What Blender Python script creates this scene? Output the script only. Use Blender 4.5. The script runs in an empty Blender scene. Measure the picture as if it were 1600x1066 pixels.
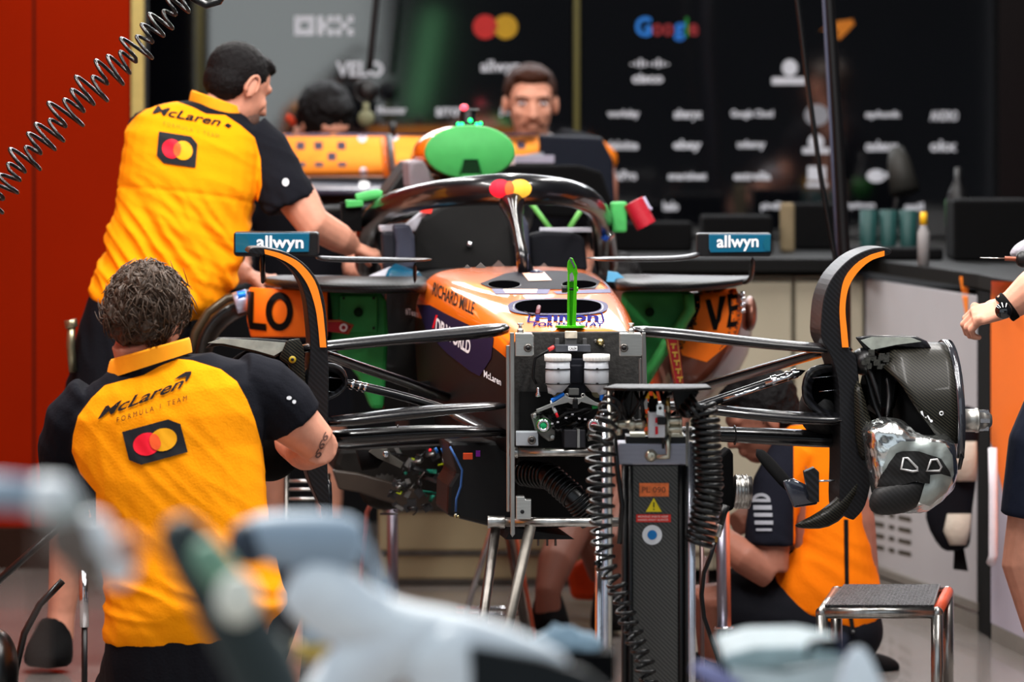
import bpy, bmesh, math, random
from mathutils import Vector, Matrix, noise
from mathutils.bvhtree import BVHTree
random.seed(7)
SC = bpy.context.scene
COL = SC.collection
PI = math.pi
# ------------------------------------------------------------------ camera
F, CH, HY = 8000.0, 1.63, 150.0            # focal length in pixels, eye height, horizon row
cam_d = bpy.data.cameras.new('camera'); cam = bpy.data.objects.new('camera', cam_d); COL.objects.link(cam)
cam.location = (0, 0, CH); cam.rotation_euler = (PI/2, 0, 0)
cam_d.sensor_width = 36; cam_d.lens = 36*F/1600; cam_d.shift_y = -(533-HY)/1600
cam_d.clip_start = .1; cam_d.clip_end = 200
cam_d.dof.use_dof = True; cam_d.dof.focus_distance = 12.75; cam_d.dof.aperture_fstop = 3.4
SC.camera = cam
SC.view_settings.view_transform = 'Standard'; SC.view_settings.look = 'None'
SC.view_settings.exposure = 0.0; SC.view_settings.gamma = 1.0; SC.view_settings.use_curve_mapping = False
SC.cycles.use_denoising = True
SC.cycles.max_bounces = 6
SC.cycles.sample_clamp_indirect = 6
# ------------------------------------------------------------------ world
w = bpy.data.worlds.new('world'); SC.world = w; w.use_nodes = True
bg = w.node_tree.nodes['Background']; bg.inputs[0].default_value = (.80, .90, 1.0, 1); bg.inputs[1].default_value = .8
sl = bpy.data.lights.new('sun', 'SUN'); sl.energy = 6.0; sl.angle = .02; sl.color = (1, .96, .9)
sun = bpy.data.objects.new('sun', sl); COL.objects.link(sun); sun.rotation_euler = Vector((.25, -.62, -.76)).to_track_quat('-Z', 'Y').to_euler()   # comes over the garage roof, lights only the pit lane
# ------------------------------------------------------------------ area lights (each sits under a ceiling fixture)
def area(loc, rot, sx, sy, power, col=(1, 1, 1)):
    l = bpy.data.lights.new('lamp_light', 'AREA'); l.shape = 'RECTANGLE'; l.size = sx; l.size_y = sy
    l.energy = power; l.color = col
    o = bpy.data.objects.new('lamp_light', l); COL.objects.link(o); o.location = loc; o.rotation_euler = rot
    return o
CEIL = 3.3
LIGHTS = [(-1.7, 12.2, .16, 2.6), (-.55, 12.2, .16, 2.6), (.75, 12.2, .16, 2.6), (1.9, 12.2, .16, 2.6),
          (-1.2, 16.3, .16, 2.8), (.1, 16.3, .16, 2.8), (1.4, 16.3, .16, 2.8)]
for (lx, ly, a, b_) in LIGHTS:
    area((lx, ly, CEIL-.07), (0, 0, 0), a, b_, 95 if ly < 14 else 58, (1, .97, .94))
area((0.1, 19.2, 2.78), (math.radians(-90), 0, 0), 3.4, .8, 85, (.93, .96, 1))   # light box added above the view for the white reflection on the nose
# ------------------------------------------------------------------ coordinates
def P(px, py, d): return Vector(((px-800)/F*d, d, CH-(py-HY)/F*d))
cT, sT, X0, Y0 = .9938, .111, .165, 12.7
def CU(u, s, z): return Vector((X0-sT*s+cT*u, Y0+cT*s+sT*u, z))       # car space: across, back from the nose, height
def CP(px, py, s):                                                    # the point of the plane "s behind the nose" seen at a pixel
    k = (px-800)/F
    u = (k*(Y0+cT*s)-X0+sT*s)/(cT-sT*k)
    Y = Y0+cT*s+sT*u
    return Vector((k*Y, Y, CH-(py-HY)/F*Y))
# ------------------------------------------------------------------ materials
def lin(c): return tuple(((v/255)/12.92 if v/255 <= .04045 else ((v/255+.055)/1.055)**2.4) for v in c)
MATS = {}
def mat(name, rgb, rough=.5, metal=0., coat=0., var=.06, scale=25., bump=0., bscale=60., emit=0., trans=0., sheen=0., stretch=None, spec=.5):
    if name in MATS: return MATS[name]
    m = bpy.data.materials.new(name); m.use_nodes = True; nt = m.node_tree; N = nt.nodes; L = nt.links
    p = N['Principled BSDF']; c = lin(rgb)
    p.inputs['Roughness'].default_value = rough; p.inputs['Metallic'].default_value = metal
    p.inputs['Coat Weight'].default_value = coat; p.inputs['Coat Roughness'].default_value = .04
    lum = .3*c[0]+.59*c[1]+.11*c[2]
    if spec == .5 and not metal: spec = .5 if coat else (.12 if lum < .02 else .3)
    p.inputs['Specular IOR Level'].default_value = spec
    if sheen: p.inputs['Sheen Weight'].default_value = sheen
    if trans: p.inputs['Transmission Weight'].default_value = trans
    tc = N.new('ShaderNodeTexCoord'); nz = N.new('ShaderNodeTexNoise'); nz.inputs['Scale'].default_value = scale
    nz.inputs['Detail'].default_value = 4
    mp = N.new('ShaderNodeMapping'); L.new(tc.outputs['Object'], mp.inputs[0])
    if stretch: mp.inputs['Scale'].default_value = stretch
    L.new(mp.outputs[0], nz.inputs['Vector'])
    cr = N.new('ShaderNodeValToRGB'); cr.color_ramp.elements[0].position = .3; cr.color_ramp.elements[1].position = .7
    cr.color_ramp.elements[0].color = tuple(v*(1-var) for v in c)+(1,); cr.color_ramp.elements[1].color = tuple(min(1, v*(1+var)) for v in c)+(1,)
    L.new(nz.outputs['Fac'], cr.inputs[0]); L.new(cr.outputs[0], p.inputs['Base Color'])
    if bump:
        n2 = N.new('ShaderNodeTexNoise'); n2.inputs['Scale'].default_value = bscale; L.new(mp.outputs[0], n2.inputs['Vector'])
        bp = N.new('ShaderNodeBump'); bp.inputs['Strength'].default_value = bump; bp.inputs['Distance'].default_value = .01
        L.new(n2.outputs['Fac'], bp.inputs['Height']); L.new(bp.outputs[0], p.inputs['Normal'])
    if emit:
        p.inputs['Emission Color'].default_value = c+(1,); p.inputs['Emission Strength'].default_value = emit
    MATS[name] = m
    return m
def carbon(name, rgb=(9, 9, 11), lite=(26, 27, 32), rough=.34, sc=140., rot=(0, .78, 0), coat=.22, spec=.4):
    if name in MATS: return MATS[name]
    m = mat(name, rgb, rough, 0, coat, spec=spec); nt = m.node_tree; N = nt.nodes; L = nt.links; p = N['Principled BSDF']
    tc = N.new('ShaderNodeTexCoord'); mp = N.new('ShaderNodeMapping'); mp.inputs['Rotation'].default_value = rot
    L.new(tc.outputs['Object'], mp.inputs[0])
    wv = N.new('ShaderNodeTexWave'); wv.inputs['Scale'].default_value = sc/6.0; wv.inputs['Distortion'].default_value = .6
    L.new(mp.outputs[0], wv.inputs['Vector'])
    cr = N.new('ShaderNodeValToRGB'); cr.color_ramp.elements[0].position = .35; cr.color_ramp.elements[1].position = .75
    cr.color_ramp.elements[0].color = lin(rgb)+(1,); cr.color_ramp.elements[1].color = lin(lite)+(1,)
    L.new(wv.outputs['Fac'], cr.inputs[0]); L.new(cr.outputs[0], p.inputs['Base Color'])
    return m
CARB = carbon('carbon_gloss'); 
CARBW = carbon('carbon_weave', (7, 7, 6), (38, 36, 28), .42, 300., (0, .9, 0), coat=.04, spec=.15)
CARBL = carbon('carbon_satin', (7, 7, 9), (21, 22, 26), .45, 200., coat=0, spec=.3)
CARBM = carbon('carbon_matte', (12, 12, 12), (24, 24, 25), .6, 200., coat=0)
BLACK = mat('black_plastic', (9, 9, 11), .4, spec=.35)
BLACKM = mat('black_matte', (6, 6, 7), .9)
RUBBER = mat('black_rubber', (5, 6, 7), .3, spec=.45)
ORANGE = mat('papaya_paint', (255, 118, 8), .35, coat=1., var=.03)
ORLINE = mat('papaya_edge_paint', (255, 132, 10), .45, coat=.2, var=.02)
STEEL = mat('brushed_steel', (176, 174, 170), .28, 1., stretch=(1, 1, .1), var=.15, scale=80)
CHROME = mat('chrome', (215, 217, 222), .12, 1.)
DSTEEL = mat('dark_steel', (104, 100, 96), .35, 1., var=.2, bump=.1)
ALU = mat('aluminium', (196, 196, 192), .35, 1., stretch=(.2, 1, 3), scale=120, var=.1)
GREY = mat('grey_plastic', (120, 122, 128), .5)
GREENC = mat('green_cover_plastic', (70, 172, 88), .55, var=.08, bump=.05, bscale=20)
GREEND = mat('green_blank_plastic', (46, 145, 70), .5, var=.1)
GREENM = mat('anodised_green', (84, 205, 30), .22, .6, var=.06)
WHITE = mat('white_print', (235, 236, 240), .6, var=.02)
NAVY = mat('navy_paint', (20, 16, 52), .6, spec=.15)
TEAL = mat('teal_paint', (0, 78, 106), .3, coat=.3)
TEALD = mat('teal_dark_paint', (0, 78, 98), .3, coat=.6)
RED = mat('red_paint', (225, 20, 40), .5); YELLOW = mat('yellow_paint', (240, 180, 20), .5)
REDB = mat('red_circle', (255, 20, 50), .6, var=.02); YELB = mat('yellow_circle', (245, 170, 0), .6, var=.02); ORB = mat('overlap_orange', (255, 96, 40), .6, var=.02)
PURPLE = mat('purple_connector', (120, 20, 150), .5); BLUE = mat('blue_fitting', (10, 120, 230), .35, .3)
SKIN = mat('skin', (200, 140, 116), .55, var=.08, scale=40, bump=.04, bscale=200)
SKIND = mat('skin_tanned', (150, 96, 78), .55, var=.08, scale=40)
HAIRD = mat('hair_black', (17, 15, 16), .6, var=.5, scale=120, bump=.5, bscale=220); HAIRB = mat('hair_brown', (66, 50, 38), .5, var=.5, scale=160)
HAIRR = mat('hair_auburn', (52, 26, 14), .6, var=.3, scale=120)
CLOTHD = mat('navy_cloth', (12, 13, 19), .85, bump=.15, bscale=150)
SHOE = mat('shoe_black', (6, 6, 7), .8)
FOIL = mat('silver_foil', (226, 230, 228), .2, 1., bump=.45, bscale=22, var=.06)
FOILG = mat('foil_matte', (170, 178, 174), .42, .65, bump=.35, bscale=24, var=.1)
# ------------------------------------------------------------------ mesh builder
def frame_at(t, up=None):
    t = t.normalized()
    up = Vector(up) if up is not None else (Vector((0, 0, 1)) if abs(t.z) < .9 else Vector((0, 1, 0)))
    a = t.cross(up)
    if a.length < 1e-5: a = t.cross(Vector((1, 0, 0)))
    a.normalize(); return a, a.cross(t).normalized()
class B:
    def __init__(s): s.bm = bmesh.new(); s.i = 0
    def m(s, i): s.i = i; return s
    def face(s, vs):
        try:
            f = s.bm.faces.new(vs); f.material_index = s.i; f.smooth = True; return f
        except ValueError: return None
    def loft(s, rings, cap=True, closed=True, mids=None):
        V = [[s.bm.verts.new(p) for p in r] for r in rings]; n = len(V[0])
        for a in range(len(V)-1):
            for k in range(n if closed else n-1):
                f = s.face([V[a][k], V[a][(k+1) % n], V[a+1][(k+1) % n], V[a+1][k]])
                if f and mids: f.material_index = mids[k]
        if cap and closed:
            s.face(V[0][::-1]); s.face(V[-1])
        return V
    def tube(s, pts, r, seg=10, up=None, flat=None, cap=True, close=False):
        pts = [Vector(p) for p in pts]; n = len(pts); rings = []
        rr = r if isinstance(r, (list, tuple)) else [r]*n
        A = None
        for i, p in enumerate(pts):
            if close: t = pts[(i+1) % n]-pts[i-1]
            else: t = pts[min(i+1, n-1)]-pts[max(i-1, 0)]
            if t.length < 1e-9: t = Vector((0, 0, 1))
            t.normalize()
            if up is not None or A is None: a, b = frame_at(t, up); A = a
            else:
                a = A-t*A.dot(t)
                if a.length < 1e-4: a, _ = frame_at(t)
                a.normalize(); b = a.cross(t).normalized(); A = a
            q = rr[i]; ra, rb = (q if isinstance(q, (list, tuple)) else (q, q*(flat or 1)))
            rings.append([p+a*(math.cos(2*PI*k/seg)*ra)+b*(math.sin(2*PI*k/seg)*rb) for k in range(seg)])
        if close:
            rings.append(rings[0]); V = [[s.bm.verts.new(p) for p in r_] for r_ in rings[:-1]]
            for a_ in range(n):
                for k in range(seg): s.face([V[a_][k], V[a_][(k+1) % seg], V[(a_+1) % n][(k+1) % seg], V[(a_+1) % n][k]])
            return s
        s.loft(rings, cap); return s
    def box(s, c, size, R=None):
        c = Vector(c); x, y, z = [v/2 for v in size]; R = R or Matrix.Identity(3)
        vs = [s.bm.verts.new(c+R@Vector((a*x, b*y, d*z))) for a in (-1, 1) for b in (-1, 1) for d in (-1, 1)]
        for q in ((0, 1, 3, 2), (4, 6, 7, 5), (0, 4, 5, 1), (2, 3, 7, 6), (0, 2, 6, 4), (1, 5, 7, 3)):
            f = s.face([vs[k] for k in q])
            if f: f.smooth = False
        return s
    def prism(s, pts, off, smooth=False):
        off = Vector(off); a = [s.bm.verts.new(Vector(p)) for p in pts]; b = [s.bm.verts.new(Vector(p)+off) for p in pts]; n = len(a)
        fs = [s.face(a[::-1]), s.face(b)]+[s.face([a[k], a[(k+1) % n], b[(k+1) % n], b[k]]) for k in range(n)]
        for f in fs:
            if f: f.smooth = smooth
        return s
    def ell(s, c, rad, R=None, u=20, v=14):
        c = Vector(c); R = R or Matrix.Identity(3); rad = (rad,)*3 if isinstance(rad, (int, float)) else rad
        top = s.bm.verts.new(c+R@Vector((0, 0, rad[2]))); bot = s.bm.verts.new(c-R@Vector((0, 0, rad[2]))); rows = []
        for j in range(1, v):
            th = PI*j/v
            rows.append([s.bm.verts.new(c+R@Vector((rad[0]*math.sin(th)*math.cos(2*PI*k/u), rad[1]*math.sin(th)*math.sin(2*PI*k/u), rad[2]*math.cos(th)))) for k in range(u)])
        for k in range(u):
            s.face([top, rows[0][k], rows[0][(k+1) % u]]); s.face([bot, rows[-1][(k+1) % u], rows[-1][k]])
            for j in range(len(rows)-1): s.face([rows[j][k], rows[j+1][k], rows[j+1][(k+1) % u], rows[j][(k+1) % u]])
        return s
    def lathe(s, p0, p1, prof, seg=24, cap=True):            # prof: (fraction along, radius)
        p0, p1 = Vector(p0), Vector(p1); t = p1-p0; a, b = frame_at(t)
        s.loft([[p0+t*f+a*(math.cos(2*PI*k/seg)*r)+b*(math.sin(2*PI*k/seg)*r) for k in range(seg)] for f, r in prof], cap); return s
    def cyl(s, p0, p1, r, seg=20): return s.lathe(p0, p1, [(0, r*.97), (.02, r), (.98, r), (1, r*.97)], seg)
    def ring(s, c, ax, R_, r, seg=28, sub=8):
        c = Vector(c); a, b = frame_at(Vector(ax))
        return s.tube([c+a*(math.cos(2*PI*k/seg)*R_)+b*(math.sin(2*PI*k/seg)*R_) for k in range(seg)], r, sub, close=True)
    def coil(s, path, R_, r, turns, seg=8, per=14, jit=0.):
        path = [Vector(p) for p in path]; L = [0]
        for a, b in zip(path, path[1:]): L.append(L[-1]+(b-a).length)
        n = int(turns*per); pts = []
        for i in range(n+1):
            q = L[-1]*i/n; j = max(k for k in range(len(path)-1) if L[k] <= q+1e-9); f = (q-L[j])/max(1e-9, L[j+1]-L[j])
            c = path[j].lerp(path[j+1], f)
            f2 = min(max(q/L[-1], .0), 1.); t = (path[min(j+1, len(path)-1)]-path[max(j-0, 0)])
            a, b = frame_at(t); ph = 2*PI*i/per
            Rr = (R_ if not callable(R_) else R_(f2))*(1+jit*math.sin(int(i/per)*2.4))
            pts.append(c+a*math.cos(ph)*Rr+b*math.sin(ph)*Rr)
        return s.tube(pts, r, seg)
    def out(s, name, mats, parent=None, bevel=0, sub=0, smooth=None, flat=False):
        me = bpy.data.meshes.new(name); bmesh.ops.recalc_face_normals(s.bm, faces=s.bm.faces[:]); s.bm.to_mesh(me); s.bm.free()
        return link(name, me, mats, parent, bevel, sub)
def link(name, me, mats, parent=None, bevel=0, sub=0):
    o = bpy.data.objects.new(name, me); COL.objects.link(o)
    for m_ in (mats if isinstance(mats, (list, tuple)) else [mats]): me.materials.append(m_)
    if bevel:
        b = o.modifiers.new('bevel', 'BEVEL'); b.width = bevel; b.segments = 2; b.limit_method = 'ANGLE'; b.angle_limit = .7
    if sub:
        q = o.modifiers.new('sub', 'SUBSURF'); q.levels = sub; q.render_levels = sub
    if parent is not None:
        o.parent = parent
        if parent.type == 'EMPTY': o.matrix_parent_inverse = Matrix.Translation(-parent.location)
    return o
def thing(name, label, cat, loc=(0, 0, 0), group=None):
    o = bpy.data.objects.new(name, None); COL.objects.link(o); o.location = loc; o.empty_display_size = .05
    o['label'] = label; o['category'] = cat
    if group: o['group'] = group
    return o
def tag(o, label, cat, group=None):
    o['label'] = label; o['category'] = cat
    if group: o['group'] = group
    return o
def struct(o): o['kind'] = 'structure'; return o
def fuse(b, voxel, smooth=6, fac=.5):
    me = bpy.data.meshes.new('tmp'); bmesh.ops.recalc_face_normals(b.bm, faces=b.bm.faces[:]); b.bm.to_mesh(me); b.bm.free()
    o = bpy.data.objects.new('tmp', me); COL.objects.link(o)
    r = o.modifiers.new('r', 'REMESH'); r.mode = 'VOXEL'; r.voxel_size = voxel; r.use_smooth_shade = True
    if smooth:
        q = o.modifiers.new('s', 'SMOOTH'); q.factor = fac; q.iterations = smooth
    dg = bpy.context.evaluated_depsgraph_get(); dg.update()
    out = bpy.data.meshes.new_from_object(o.evaluated_get(dg), depsgraph=dg)
    bpy.data.objects.remove(o); out.materials.clear()
    for p in out.polygons: p.use_smooth = True
    return out
def displace(me, fn):
    n = [v.normal.copy() for v in me.vertices]
    for v, nn in zip(me.vertices, n): v.co = v.co+nn*fn(v.co, nn)
    me.update()
# ------------------------------------------------------------------ decals: flat shapes laid onto the real surface they are printed on
_bvh = {}
def bvh_of(o):
    if o.name not in _bvh:
        dg = bpy.context.evaluated_depsgraph_get(); dg.update()
        ev = o.evaluated_get(dg); me = ev.to_mesh(); bm = bmesh.new(); bm.from_mesh(me)
        _bvh[o.name] = BVHTree.FromBMesh(bm); bm.free(); ev.to_mesh_clear()
    return _bvh[o.name]
def flat_text(body, bold=0.0, space=1.0, shear=0.0):
    c = bpy.data.curves.new('t', 'FONT'); c.body = body; c.size = 1; c.resolution_u = 3; c.offset = bold; c.space_character = space; c.shear = shear
    o = bpy.data.objects.new('t', c); COL.objects.link(o); dg = bpy.context.evaluated_depsgraph_get(); dg.update()
    me = bpy.data.meshes.new_from_object(o.evaluated_get(dg), depsgraph=dg); bpy.data.objects.remove(o)
    vs = [(v.co.x, v.co.y) for v in me.vertices]; fs = [list(p.vertices) for p in me.polygons]
    x0 = min(v[0] for v in vs); x1 = max(v[0] for v in vs); y0 = min(v[1] for v in vs); y1 = max(v[1] for v in vs)
    return [((x-x0)/(x1-x0), (y-y0)/(y1-y0)) for x, y in vs], fs
def T(body, o, ax, up, **k):              # text in a parallelogram: lower-left corner, vector along, vector up (pixels)
    vs, fs = flat_text(body, **k)
    return ([(o[0]+ax[0]*x+up[0]*y, o[1]+ax[1]*x+up[1]*y) for x, y in vs], fs)
def circ(cx, cy, rx, ry=None, n=28, rot=0.): 
    ry = ry or rx
    return ([(cx+rx*math.cos(2*PI*k/n)*math.cos(rot)-ry*math.sin(2*PI*k/n)*math.sin(rot), cy+rx*math.cos(2*PI*k/n)*math.sin(rot)+ry*math.sin(2*PI*k/n)*math.cos(rot)) for k in range(n)], [list(range(n))])
def poly(*pts): return (list(pts), [list(range(len(pts)))])
def decal(name, shapes, target, m_, parent, off=.0015, maxlen=7., thick=.0):
    bm = bmesh.new()
    for vs, fs in shapes:
        V = [bm.verts.new((x, y, 0)) for x, y in vs]
        for f in fs:
            try: bm.faces.new([V[i] for i in f])
            except ValueError: pass
    bm.normal_update(); bmesh.ops.triangulate(bm, faces=bm.faces[:])
    for _ in range(6):
        es = [e for e in bm.edges if e.calc_length() > maxlen]
        if not es: break
        bmesh.ops.subdivide_edges(bm, edges=es, cuts=1); bmesh.ops.triangulate(bm, faces=[f for f in bm.faces if len(f.verts) > 3])
    trees = [bvh_of(t) for t in (target if isinstance(target, (list, tuple)) else [target])]
    O = Vector((0, 0, CH)); miss = []; ds = []
    for v in bm.verts:
        px, py = v.co.x, v.co.y; d = P(px, py, 1)-O; d.normalize(); best = None
        for t in trees:
            h = t.ray_cast(O, d)
            if h[0] is not None and (best is None or h[3] < best[1]): best = (h[0], h[3], h[1])
        if best is None: miss.append((v, px, py))
        else:
            nn = best[2] if best[2].dot(d) < 0 else -best[2]
            v.co = best[0]+(nn*.85-d*.5)*off; ds.append(best[0].y)
    dm = sum(ds)/max(1, len(ds)) if ds else 13.
    for v, px, py in miss: v.co = P(px, py, dm-.002)
    for f in bm.faces: f.smooth = True
    me = bpy.data.meshes.new(name); bm.to_mesh(me); bm.free()
    return link(name, me, m_, parent)
# ================================================================== THE SETTING
FLOORM = mat('garage_floor_paint', (118, 112, 108), .22, coat=.3, var=.12, scale=3)
b = B(); b.box((0, 11, -.02), (9, 18.4, .04)); struct(b.out('floor', FLOORM))
CEILM = mat('ceiling_paint', (60, 60, 62), .8)
b = B(); b.box((0, 14.8, CEIL+.06), (5.6, 11.2, .1)); struct(b.out('ceiling', CEILM))
DARKW = mat('dark_wall_glass', (9, 10, 14), .045, spec=.51, var=.08, scale=2)
DARKW.node_tree.nodes['Principled BSDF'].inputs['IOR'].default_value = 2.5
WALLY = 19.5
Xw = lambda px, d=WALLY: (px-800)/F*d
Zw = lambda py, d=WALLY: CH-(py-HY)/F*d
# back wall: glossy dark panels with metal seams
b = B(); b.box((0, WALLY+.1, 1.6), (6.4, .12, 3.3)); wall_back = struct(b.out('wall_back', mat('wall_backing', (20, 20, 22), .8)))
b = B()
xa, xb = Xw(232), Xw(893); yo = .16
b.prism([(xa, WALLY+.02, .9), (xb, WALLY+.02, .9), (xb, WALLY+.02, 2.32), (xa, WALLY+.02, 2.32)], (0, .02, 0))
LP = b.out('wall_panel', DARKW, wall_back)
b = B(); xa, xb = Xw(908), Xw(1553)
b.prism([(xa, WALLY+.02, .9), (xb, WALLY+.02, .9), (xb, WALLY+.02, 2.32), (xa, WALLY+.02, 2.32)], (0, .02, 0))
RP = b.out('wall_panel', DARKW, wall_back)
b = B(); xa, xb = Xw(1562), Xw(1900)
b.prism([(xa, WALLY+.02, .9), (xb, WALLY+.02, .9), (xb, WALLY+.02, 2.32), (xa, WALLY+.02, 2.32)], (0, .02, 0))
b.out('wall_panel', mat('dark_red_panel', (22, 15, 16), .3), wall_back)
GOLD = mat('gold_trim', (176, 158, 92), .4, .3)
b = B(); b.box((Xw(901), WALLY+.01, 1.6), (.022, .05, 1.5)); struct(b.out('trim_1', mat('bronze_trim', (84, 78, 22), .4, .3)))
# left: red-orange panels in front of the back wall
REDW = mat('red_wall_paint', (134, 25, 0), .7, var=.05, scale=2, spec=.03)
LY = 17.7
b = B()
for x0, x1 in ((-2.6, Xw(51, LY)), (Xw(55, LY), Xw(203, LY))):
    b.prism([(x0, LY, .14), (x1, LY, .14), (x1, LY, CEIL), (x0, LY, CEIL)], (0, .05, 0))
b.m(1).prism([(-2.6, LY+.01, 0), (Xw(203, LY), LY+.01, 0), (Xw(203, LY), LY+.01, CEIL), (-2.6, LY+.01, CEIL)], (0, .04, 0))
b.m(1).box(((-2.6+Xw(203, LY))/2, LY-.03, .07), (Xw(203, LY)+2.6, .06, .14))
struct(b.out('wall_left', [REDW, mat('seam_dark', (40, 22, 14), .8)]))
b = B(); b.box((Xw(215, LY), LY+.02, CEIL/2), (.042, .05, CEIL)); struct(b.out('trim_2', GOLD))
b = B(); b.box((Xw(226, LY), LY+.04, CEIL/2), (.016, .04, CEIL)); struct(b.out('trim_3', BLACK))
b = B(); b.box((-2.68, 14.5, CEIL/2), (.1, 10.5, CEIL)); struct(b.out('wall_side_left', mat('side_wall_paint', (150, 60, 20), .6)))
b = B(); b.box((2.75, 14.9, CEIL/2), (.1, 9.7, CEIL)); struct(b.out('wall_right', mat('right_wall_paint', (34, 34, 38), .6)))
# ceiling lamps
for (lx, ly, a, c) in LIGHTS:
    t = thing('ceiling_light', 'long white strip light under the dark garage ceiling', 'light', (lx, ly, CEIL), 'strip lights on the ceiling')
    b = B(); b.box((lx, ly, CEIL-.02), (a+.06, c+.06, .06)); b.out('housing', GREY, t)
t = thing('added_light_box', 'long unseen light box added above the dark sponsor wall', 'light', (.1, 19.35, 2.5))  # added out of view, sized for its reflection on the car
b = B(); b.box((.1, 19.32, 2.78), (3.5, .16, .88)); b.out('housing', GREY, t)
# ---- writing on the back wall
WPRINT = mat('wall_white_print', (225, 228, 238), .6, emit=.0)
def wl(name, shapes, m_, tgt): decal(name, shapes, tgt, m_, wall_back, off=.004, maxlen=400)
def wt(s, cx, cy, w_, h_, tgt=None, bold=.02, m_=None, **k):
    wl('sponsor_lettering', [T(s, (cx-w_/2, cy+h_/2), (w_, 0), (0, -h_), bold=bold, **k)], m_ or WPRINT, tgt or RP)
def rect(x0, y0, x1, y1): return poly((x0, y0), (x1, y0), (x1, y1), (x0, y1))
# OKX block lettering
ok = [rect(460, 25, 469, 55), rect(469, 25, 483, 34), rect(469, 46, 483, 55), rect(483, 25, 491, 55)]
ok += [rect(496, 25, 505, 55), rect(505, 35, 512, 45), rect(512, 25, 521, 35), rect(512, 45, 521, 55)]
ok += [rect(524, 25, 533, 35), rect(524, 45, 533, 55), rect(533, 35, 543, 45), rect(543, 25, 552, 35), rect(543, 45, 552, 55)]
wl('sponsor_lettering', ok, WPRINT, LP)
wt('VELO', 562, 108, 74, 24, LP, .035)
wt('allwyn', 782, 106, 62, 24, LP, .025)
wt('Monster', 612, 172, 46, 12, LP, .03); wt('arrow', 706, 175, 50, 14, LP, .03); wt('jack', 800, 175, 40, 14, LP)
wl('sponsor_circle', [circ(758, 42, 19)], mat('wall_red', (200, 30, 26), .5), LP)
wl('sponsor_circle', [circ(790, 42, 19)], mat('wall_yellow', (196, 150, 0), .5), LP)
gx = 993
for ch, wd, h_, y_, c in (('G', 26, 31, 57, (26, 130, 230)), ('o', 17, 19, 56, (150, 26, 34)), ('o', 17, 19, 56, (190, 180, 20)), ('g', 18, 28, 64, (20, 120, 220)), ('l', 5, 30, 57, (10, 140, 50)), ('e', 16, 19, 56, (150, 26, 34))):
    wl('sponsor_lettering', [T(ch, (gx, y_), (wd-1, 0), (0, -h_), bold=.03)], mat('wall_%s%d' % (ch, wd), c, .5), RP); gx += wd
sw = [poly((1280, 47), (1300, 42), (1308, 33), (1332, 30), (1335, 38), (1312, 62), (1306, 60), (1310, 48), (1302, 46))]
wl('sponsor_emblem', sw, mat('wall_orange', (215, 125, 8), .5), RP)
bars = [rect(x, 101-h_, x+4, 101+h_/2) for x, h_ in ((985, 2), (992, 5), (999, 9), (1006, 5), (1013, 2), (1020, 5), (1027, 9), (1034, 5), (1041, 2))]
wl('sponsor_lettering', bars+[T('cisco', (988, 130), (48, 0), (0, -15), bold=.04)], WPRINT, RP)
wl('sponsor_emblem', [circ(1234, 106, 12, 13), rect(1206, 121, 1258, 132)], WPRINT, RP)
for s_, x_, y_, w_, h_ in (('workday', 974, 179, 50, 15), ('alteryx', 1075, 180, 44, 19), ('Google Cloud', 1175, 179, 66, 15), ('splunk', 1380, 180, 56, 14), ('ANDRO', 1475, 181, 44, 16),
        ('deloitte', 973, 227, 48, 14), ('ebay', 1074, 228, 44, 19), ('udemy', 1174, 227, 44, 16), ('cadence', 1378, 228, 52, 17), ('okx', 1474, 228, 42, 18),
        ('FxPro', 975, 274, 40, 15), ('smartsheet', 1074, 275, 60, 12), ('estrella', 1175, 275, 58, 13), ('airwallex', 1275, 323, 44, 12), ('halo', 1048, 322, 24, 15), ('optimum', 1345, 322, 44, 12), ('sail', 1428, 323, 30, 12), ('pirelli', 1205, 323, 32, 14)):
    wt(s_, x_, y_, w_, h_, RP, .04)
wl('sponsor_emblem', [circ(1276, 180, 19, 17)], mat('wall_greyprint', (150, 152, 160), .6), RP)
wl('sponsor_emblem', [circ(1275, 222, 12, 12), rect(1254, 231, 1296, 240)], WPRINT, RP)
wl('sponsor_emblem', [rect(1262, 260, 1290, 282), rect(1260, 286, 1292, 292)], WPRINT, RP)
wl('sponsor_emblem', [circ(1369, 275, 15, 10), rect(1378, 270, 1392, 277)], WPRINT, RP)
# ================================================================== BENCH along the back and right side
CREAM = mat('cabinet_cream', (164, 156, 136), .45, var=.04, scale=3); CREAMG = mat('cabinet_grey_white', (178, 176, 180), .45, var=.04, scale=3)
TOPZ = 1.07
def flr(px, py): d = (CH*F)/(py-HY); return Vector(((px-800)/F*d, d, 0))
A0 = Vector((Xw(940, 17.05), 17.05, 0)); A1 = Vector((Xw(1352, 17.05), 17.05, 0)); A2 = flr(1526, 985); 
def wallseg(b, p, q, z0, z1, th=.03):
    n = (q-p).cross(Vector((0, 0, 1))).normalized()*-1
    if n.y < 0: n = -n
    b.prism([p+Vector((0, 0, z0)), q+Vector((0, 0, z0)), q+Vector((0, 0, z1)), p+Vector((0, 0, z1))], n*th)
cab_group = 'cream cabinets under the bench'
xs = [940, 1010, 1117, 1240, 1352]
cl = ['leftmost cream cabinet, partly behind the halo', 'cream cabinet behind the right mirror stay', 'cream cabinet behind the hanging black cable', 'cream cabinet left of the slotted grey cabinet']
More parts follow.
